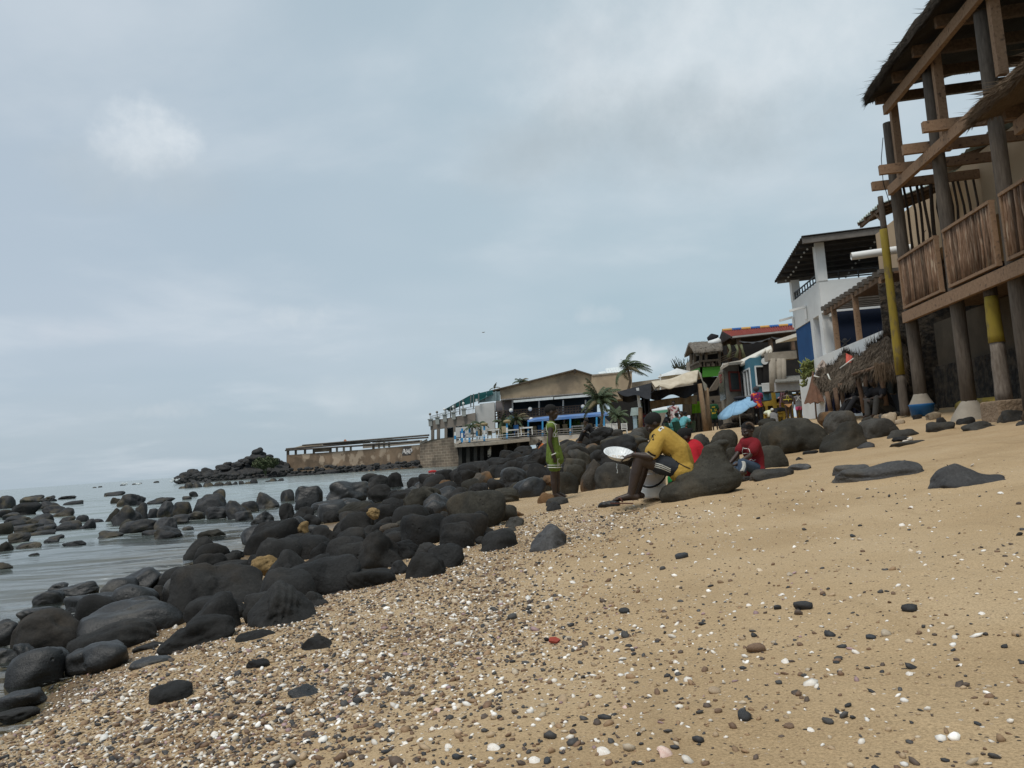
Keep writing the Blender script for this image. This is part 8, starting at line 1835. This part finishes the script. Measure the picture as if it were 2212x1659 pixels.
# ---- palms
LEAF = mat('palm_leaf', (.035, .055, .025), (.075, .1, .05), 2, .6, .2, 20, lo=.3, hi=.7); LEAFD = mat('palm_leaf_dry', (.16, .13, .075), (.1, .085, .05), 2, .8); TRK = mat('palm_trunk', (.16, .125, .09), (.1, .08, .058), 3, .95, .6, 12)
def palm(lab, u, vb, vt, Y, L_, n, seed, wind=.35, trunk=True, dry=.1, up=.5):
    q = random.Random(seed); b, t = at(u, vb, Y), at(u, vt, Y); k = thing('palm_tree', lab, 'palm', b); 
    if trunk: mb = MB(); mb.tube([b, b.lerp(t, .5) + V((.1 * L_, 0, 0)), t], [.16 * L_ / 2.6, .12 * L_ / 2.6, .1 * L_ / 2.6], 8, True, .1); mb.build('trunk', TRK, k, True)
    mbs = [MB(), MB()]
    for i in range(n):
        mb = mbs[1] if q.random() < dry else mbs[0]; az = 6.283 * i / n + q.uniform(-.3, .3); el = q.uniform(-.1, 1.25) * up * 2; l = L_ * q.uniform(.75, 1.1)
        d = V((math.cos(az) * math.cos(el), math.sin(az) * math.cos(el), math.sin(el))); pts = []; p = t.copy(); N = 12
        for j in range(N + 1): pts.append(p.copy()); p = p + d * l / N; d = (d + V((wind * .16, 0, -.12 - .05 * j / N))).normalized()
        mb.tube(pts, [.022 * L_ / 2.6 * (1.3 - j / N) for j in range(N + 1)], 4)
        for j in range(1, N * 5):
            f = j / (N * 5); a = f * N; i0 = int(a); pp = pts[i0].lerp(pts[min(i0 + 1, N)], a - i0); dd = (pts[min(i0 + 1, N)] - pts[i0]).normalized(); sd = dd.cross(V((0, 0, 1)))
            if sd.length < .05: sd = V((1, 0, 0))
            sd.normalize(); ll = l * .30 * math.sin(math.pi * min(1, f * .85 + .13)) ** .7
            for s in (-1, 1):
                e = pp + (dd * .75 + sd * s * .75 + V((wind * .4, 0, -.62 + q.uniform(-.3, .2)))).normalized() * ll * q.uniform(.8, 1.1); w = dd * .0095 * L_
                mb.add([pp - w, pp + w, pp.lerp(e, .55) + w * .8, e, pp.lerp(e, .55) - w * .8], [(0, 1, 2, 4), (4, 2, 3)])
    cr = mbs[0].build('crown', LEAF, k)
    if len(mbs[1].v): mbs[1].build('dry_fronds', LEAFD, k)
palm('tall windswept coconut palm behind the tan gable wall', 1356, 850, 797, 88, 3.1, 15, 3, .9, True, .12, .5)
palm('large coconut palm hanging in front of the restaurant balcony', 1296, 930, 868, 82, 2.75, 28, 5, .1, True, .15, .55)
palm('smaller palm at the foot of the stair, right of the large palm', 1334, 935, 900, 74, 1.6, 20, 6, .15, True, .15, .55)
palm('small drooping palm in a pot on the pier deck', 1020, 952, 922, 90, 1.45, 13, 8, .1, True, .1, .35); palm('small palm beside the corner post of the pier', 1036, 950, 914, 90.5, 1.3, 11, 9, .1, True, .1, .3)
palm('young palm in front of the lower dining room', 1116, 942, 906, 92, 1.7, 18, 12, .2, True, .2, .5); palm('young palm under the left end of the blue awning', 1084, 944, 912, 93, 1.6, 10, 13, .1, True, .1, .6)
palm('palm tops showing over the left roof slope', 1127, 836, 826, 108, 1.7, 13, 15, .5, True, .2, .4); palm('single upright palm frond above the lower roof end', 1068, 852, 838, 106, 1.1, 4, 16, .2, True, .5, .62)
def bush(lab, u, v, Y, r, n, m, seed, flat=1.0):
    q = random.Random(seed); c = at(u, v, Y); k = thing('bush', lab, 'bush', c - V((0, 0, r))); mb = MB()
    for i in range(n):
        d = V((q.gauss(0, 1), q.gauss(0, 1), q.gauss(0, 1))).normalized() * r * q.uniform(.35, 1.05) ** .6; d.z *= flat; p = c + d + V((0, 0, .12 * math.sin(d.x * 5))); a = V((q.uniform(-1, 1), q.uniform(-1, 1), q.uniform(-1, 1))).normalized(); b = a.cross(V((q.uniform(-1, 1), q.uniform(-1, 1), q.uniform(-1, 1)))).normalized(); s = r * .13
        mb.add([p - a * s, p + b * s * .5, p + a * s, p - b * s * .5], [(0, 1, 2, 3)])
    mb.build('foliage', m, k); mb = MB()
    for i in range(5): mb.tube([c - V((0, 0, r)), c + V((q.uniform(-.4, .4), q.uniform(-.4, .4), q.uniform(-.1, .4))) * r], [.05 * r, .02 * r], 5)
    mb.build('stem', m, k)
LG = mat('leaf_bright', (.08, .17, .025), (.05, .12, .02), 2, .6, .1); LGD = mat('leaf_dark', (.03, .06, .02), (.05, .08, .03), 2, .6, .1)
bush('bright green bush behind the deck fence under the blue awning', 1242, 926, 96, 1.35, 700, LG, 1, .8); bush('dark green plant beside the boy head, under the awning', 1203, 921, 96.3, 1.0, 450, LGD, 2, 1.2); bush('green shrub behind the wooden shelter post', 1396, 915, 50, .9, 350, LGD, 3, 1.6); bush('dark potted shrub by the curved white wall', 1090, 930, 95, .9, 350, LGD, 4, 1.4)
# white plastic chairs by the small palm
for u, v, lb in ((1316, 940, 'leftmost white plastic chair by the small palm, its back to the rocks'), (1328, 939.5, 'middle white plastic chair by the small palm'), (1349, 939, 'rightmost white plastic chair near the shelter pole')):
    p = at(u, v, 60); c = thing('plastic_chair', lb, 'chair', p, 'white plastic chairs above the rocks'); mb = MB(); mb.box(p + V((0, 0, .42)), .45, .45, .05); mb.build('seat', WHP, c); mb = MB()
    for k in range(4): mb.box(p + V((0, -.22, .55 + .1 * k)), .42, .04, .06)
    for a in (-.21, .21): mb.box(p + V((a, -.22, .65)), .05, .05, .5)
    mb.build('backrest', WHP, c)
    for a in (-.2, .2):
        for b in (-.2, .2): mb = MB(); mb.box(p + V((a, b, .2)), .05, .05, .4); mb.build('leg', WHP, c)
# ---- block wall left of the pier and the ruined sea wall beyond
sw = thing('block_sea_wall', 'brown block sea wall left of the pier deck', 'wall', at(950, 1006, YF - 4)); YW = 102
vp('wall', BRK, sw, [(906, 1014), (992, 1012), (986, 945), (960, 946), (930, 950), (908, 960)], YF - 3.5, 4, dY=(6, 0, 0, 2, 4, 6))
rw = thing('ruined_sea_wall', 'long ruined plastered sea wall with bare roof beams on concrete posts', 'wall', at(760, 1012, 115))
def dW(u): return 104 + (910 - u) / 290 * 18
def wl(u, v): return at(u, v, dW(u))
mb = MB(); P_ = [(620, 1032), (700, 1027), (800, 1018), (910, 1010), (908, 960.5), (800, 970), (700, 977.5), (620, 983)]
vs = [wl(u, v) for u, v in P_]; mb.slab(vs, .6, (0, 1, 0)); o = mb.build('wall', RUIN, rw); fix_normals(o)
for u, v0, v1 in ((621, 1005, 968), (713, 1005, 966), (806, 990, 959), (727, 980, 966), (742, 979, 965.5), (757, 977, 963), (638, 983, 970), (658, 982, 969), (677, 980, 968), (818, 968, 955.5), (829, 967, 955), (840, 966, 954.5)): mb = MB(); w = 2.2 if v0 > 985 else 1.7; mb.slab([wl(u - w, v0), wl(u + w, v0), wl(u + w, v1), wl(u - w, v1)], .5, (0, .96, 0) if v0 > 985 else (0, 1, 0)); o = mb.build('post', mat('post_ruin', (.12, .095, .07), (.08, .065, .05), .8) if u < 700 or v0 > 985 else mat('post_pale', (.3, .27, .23), (.2, .18, .15), 1), rw); fix_normals(o)
mb = MB()
for (a, b, c, d, r) in ((620, 970, 800, 955, .16), (618, 973, 806, 961, .14), (655, 962, 927, 940, .13), (700, 961, 925, 945, .13), (806, 961, 906, 953, .16), (650, 967, 720, 961, .1), (806, 955, 880, 949.5, .12)): mb.tube([wl(a, b) + V((0, -.3, 0)), wl(c, d) + V((0, -.3, 0))], r, 6)
mb.build('beams', mat('beam_ruin', (.1, .085, .07), (.06, .05, .042), 1), rw)
mb = MB(); mb.slab([wl(632, 969), wl(690, 965), wl(702, 958), wl(655, 963)], .1, (0, 0, 1)); mb.build('sheet_left', mat('sheet_tan', (.42, .36, .27), (.3, .25, .18), 1.2), rw); mb = MB(); mb.slab([wl(812, 957), wl(850, 953), wl(846, 948), wl(816, 951)], .1, (0, 0, 1)); mb.build('sheet_right', TINW, rw)
mb = MB(); mb.slab([wl(742, 957), wl(751, 955.5), wl(746, 949), wl(743, 950)], .2, (0, 1, 0)); mb.build('orange_sheet', mat('sheet_orange', (.5, .22, .12)), rw); mb = MB(); mb.slab([wl(680, 977), wl(713, 975), wl(712, 966), wl(680, 968)], .2, (0, 1, 0)); mb.build('inner_wall', RUIN, rw); mb = MB(); mb.slab([wl(775, 972), wl(906, 961), wl(906, 954), wl(775, 962)], .2, (0, 1, 0)); for_ = mb.build('inner_wall', mat('inner_pale', (.28, .245, .2), (.22, .19, .15), .6), rw); for_.data.transform(Matrix.Translation((0, 3, .25)))
mb = MB(); mb.slab([wl(906, 962), wl(924, 957), wl(922, 948), wl(908, 955)], .4, (0, 1, 0)); mb.build('end_rubble', CONC, rw)
# painted scrawl on the wall panel
mb = MB(); o0 = wl(874, 982) + V((0, -.35, 0)); mb.slab([wl(868, 985) + V((0, -.08, 0)), wl(888, 983) + V((0, -.08, 0)), wl(888, 965) + V((0, -.08, 0)), wl(868, 967) + V((0, -.08, 0))], .05, (0, 1, 0)); pn = mb.build('painted_panel', mat('panel_darkgrey', (.07, .06, .055)), rw); mb = MB()
for pts in (((870, 980), (873, 970), (877, 980)), ((871, 976), (876, 976)), ((879, 970), (879, 981), (884, 977), (880, 974), (885, 971)), ((886, 980), (884, 972), (889, 969), (890, 975), (886, 977))):
    for i in range(len(pts) - 1): mb.beam(wl(*pts[i]) + V((0, -.14, 0)), wl(*pts[i + 1]) + V((0, -.14, 0)), .2, .03, (0, 1, 0))
mb.build('graffiti', mat('graffiti_white', (.5, .48, .46)), pn)
# ---- headland of piled rock
hl = []
hr_ = random.Random(77); mb = MB()
def hrock(u, v, w, h, Y, sh='jag', seed=0):
    vv_, ff_ = rock_verts(3000 + seed, sh, 3); c = at(u, v - h / 2, Y); vv_ = fit(vv_) * np.array([w * Y / FPX / 2, w * Y / FPX / 2 * .9, h * Y / FPX / 2]) + np.array(c); mb.add([tuple(x) for x in vv_], ff_)
prof = [(384, 1041, 3), (400, 1040, 9), (418, 1038, 15), (438, 1035, 14), (466, 1032, 12), (478, 1030, 21), (495, 1026, 20), (518, 1020, 17), (539, 1014, 20), (556, 1010, 19), (575, 1009, 18), (590, 1010, 13), (606, 1012, 10), (620, 1013, 11)]
sd = 0
for i in range(len(prof) - 1):
    for k in range(8):
        t = hr_.random(); u = prof[i][0] * (1 - t) + prof[i + 1][0] * t; top = (prof[i][1] - prof[i][2]) * (1 - t) + (prof[i + 1][1] - prof[i + 1][2]) * t; bot = 1043 - (u - 384) * .058
        v = bot - (bot - top) * hr_.random() ** 1.2; w = hr_.uniform(9, 22); hrock(u, min(v + w * .3, bot + 3), w * 1.25, w * hr_.uniform(.7, 1.0), 118 + (bot - v) * .15, hr_.choice(['jag', 'block', 'pit']), sd); sd += 1
for (u, v, w, h, s) in ((558, 999, 44, 18, 'jag'), (558, 990, 30, 14, 'block'), (556, 982.5, 26, 16, 'wedge'), (538, 1003, 26, 12, 'jag'), (580, 999, 24, 12, 'jag'), (597, 1002, 18, 13, 'block'), (486, 1018, 24, 15, 'block'), (426, 1029, 16, 11, 'block'), (515, 1010, 26, 12, 'jag')): hrock(u, v, w, h, 119, s, sd); sd += 1
NU = 90
def mound(a, b):
    u = 384 + 236 * a; i = max(j for j in range(len(prof)) if prof[j][0] <= max(u, 384)); i = min(i, len(prof) - 2); t = min(1, (u - prof[i][0]) / (prof[i + 1][0] - prof[i][0]))
    top = (prof[i][1] - prof[i][2]) * (1 - t) + (prof[i + 1][1] - prof[i + 1][2]) * t + 3; bot = 1046 - (u - 384) * .058; v = bot + (top - bot) * math.sin(b * 1.57) ** .8; p = at(u, v, 116.5 + 5 * b); q = p * .8
    return p + V((noise.noise(q) * .5, noise.noise(q + V((9, 0, 0))) * .8, noise.noise(q + V((0, 9, 0))) * .35 * b))
mb.grid(mound, 90, 14)
mb.grid(lambda a, b: (lambda u: at(u, 1036 - (u - 600) * .094 - 11 * math.sin(b * 1.57), 117 - 15 * max(0, (u - 620) / 290) - 2.5 + 4 * b) + V((0, .5 * noise.noise(V((u * .15, b * 4, 0))), .35 * noise.noise(V((u * .2, b * 5, 3))))))(600 + 312 * a), 120, 8)
for i in range(170): t = hr_.random(); u = 384 + 520 * t; bot = 1043 - (u - 384) * .062; w = hr_.uniform(6, 14); hrock(u, bot + hr_.uniform(-8, 2) - (4 if u > 620 else 0), w, w * .55, 115 - 15 * max(0, (u - 620) / 290), 'jag', sd); sd += 1
o = mb.build('rocky_headland', rock_mat('headland_rock', (.022, .023, .025), (.045, .044, .043), (.06, .052, .042), pits=.3, bumpd=.1), None, True, loc=at(500, 1035, 118)); label(o, 'dark rocky headland of piled basalt with a balanced top stone', None, kind='structure')
bush('low green scrub on the side of the rocky headland', 573, 1000, 114.2, 1.9, 1100, mat('scrub', (.05, .07, .03), (.075, .085, .045), 1), 21, .42)
# surf at the tip, floats and the bird
mb = MB(); q_ = random.Random(3)
for (u, v, w) in ((381, 1037, 14), (270, 1046, 7), (297, 1046, 8), (372, 1041, 6)):
    for k in range(10): mb.ell(at(u + q_.gauss(0, w * .35), v + q_.uniform(-2.5, .8), 108 if u > 250 else 60), (q_.uniform(.06, .22), .15, q_.uniform(.03, .1)), n=7, m=5)
label(mb.build('surf', mat('surf_white', (.75, .78, .78), None, 3, .8, .4), None, True), 'white surf breaking on rocks', None, kind='stuff')
for u, v, m_, lb in ((979, 1015 + 0, mat('float_red', (.4, .03, .03)), 'red float drifting off the far boulders'), (1006 + 0, 1014, TARPK, 'dark float drifting off the far boulders')):
    u -= 400 * 0; p = onz(u, v, WZ + .05) if False else at(u - 45 + 0, v - 0, 60); p.z = WZ + .08; mb = MB(); mb.ell(p, (.35, .15, .12), n=10, m=8); label(mb.build('float', m_, None, True, loc=p), lb, 'float')
p = at(1044, 718, 60); mb = MB(); mb.ell(p, (.1, .04, .03), n=8, m=6)
for s in (-1, 1): mb.add([p + V((-.02, 0, .01)), p + V((.03, 0, .01)), p + V((.06 * s + .03, .06, .05)), p + V((.17 * s, .15, .03))], [(0, 1, 2), (0, 2, 3)])
label(mb.build('seabird', GREYC, None, True, loc=p), 'small dark seabird gliding in the middle of the sky', 'bird')
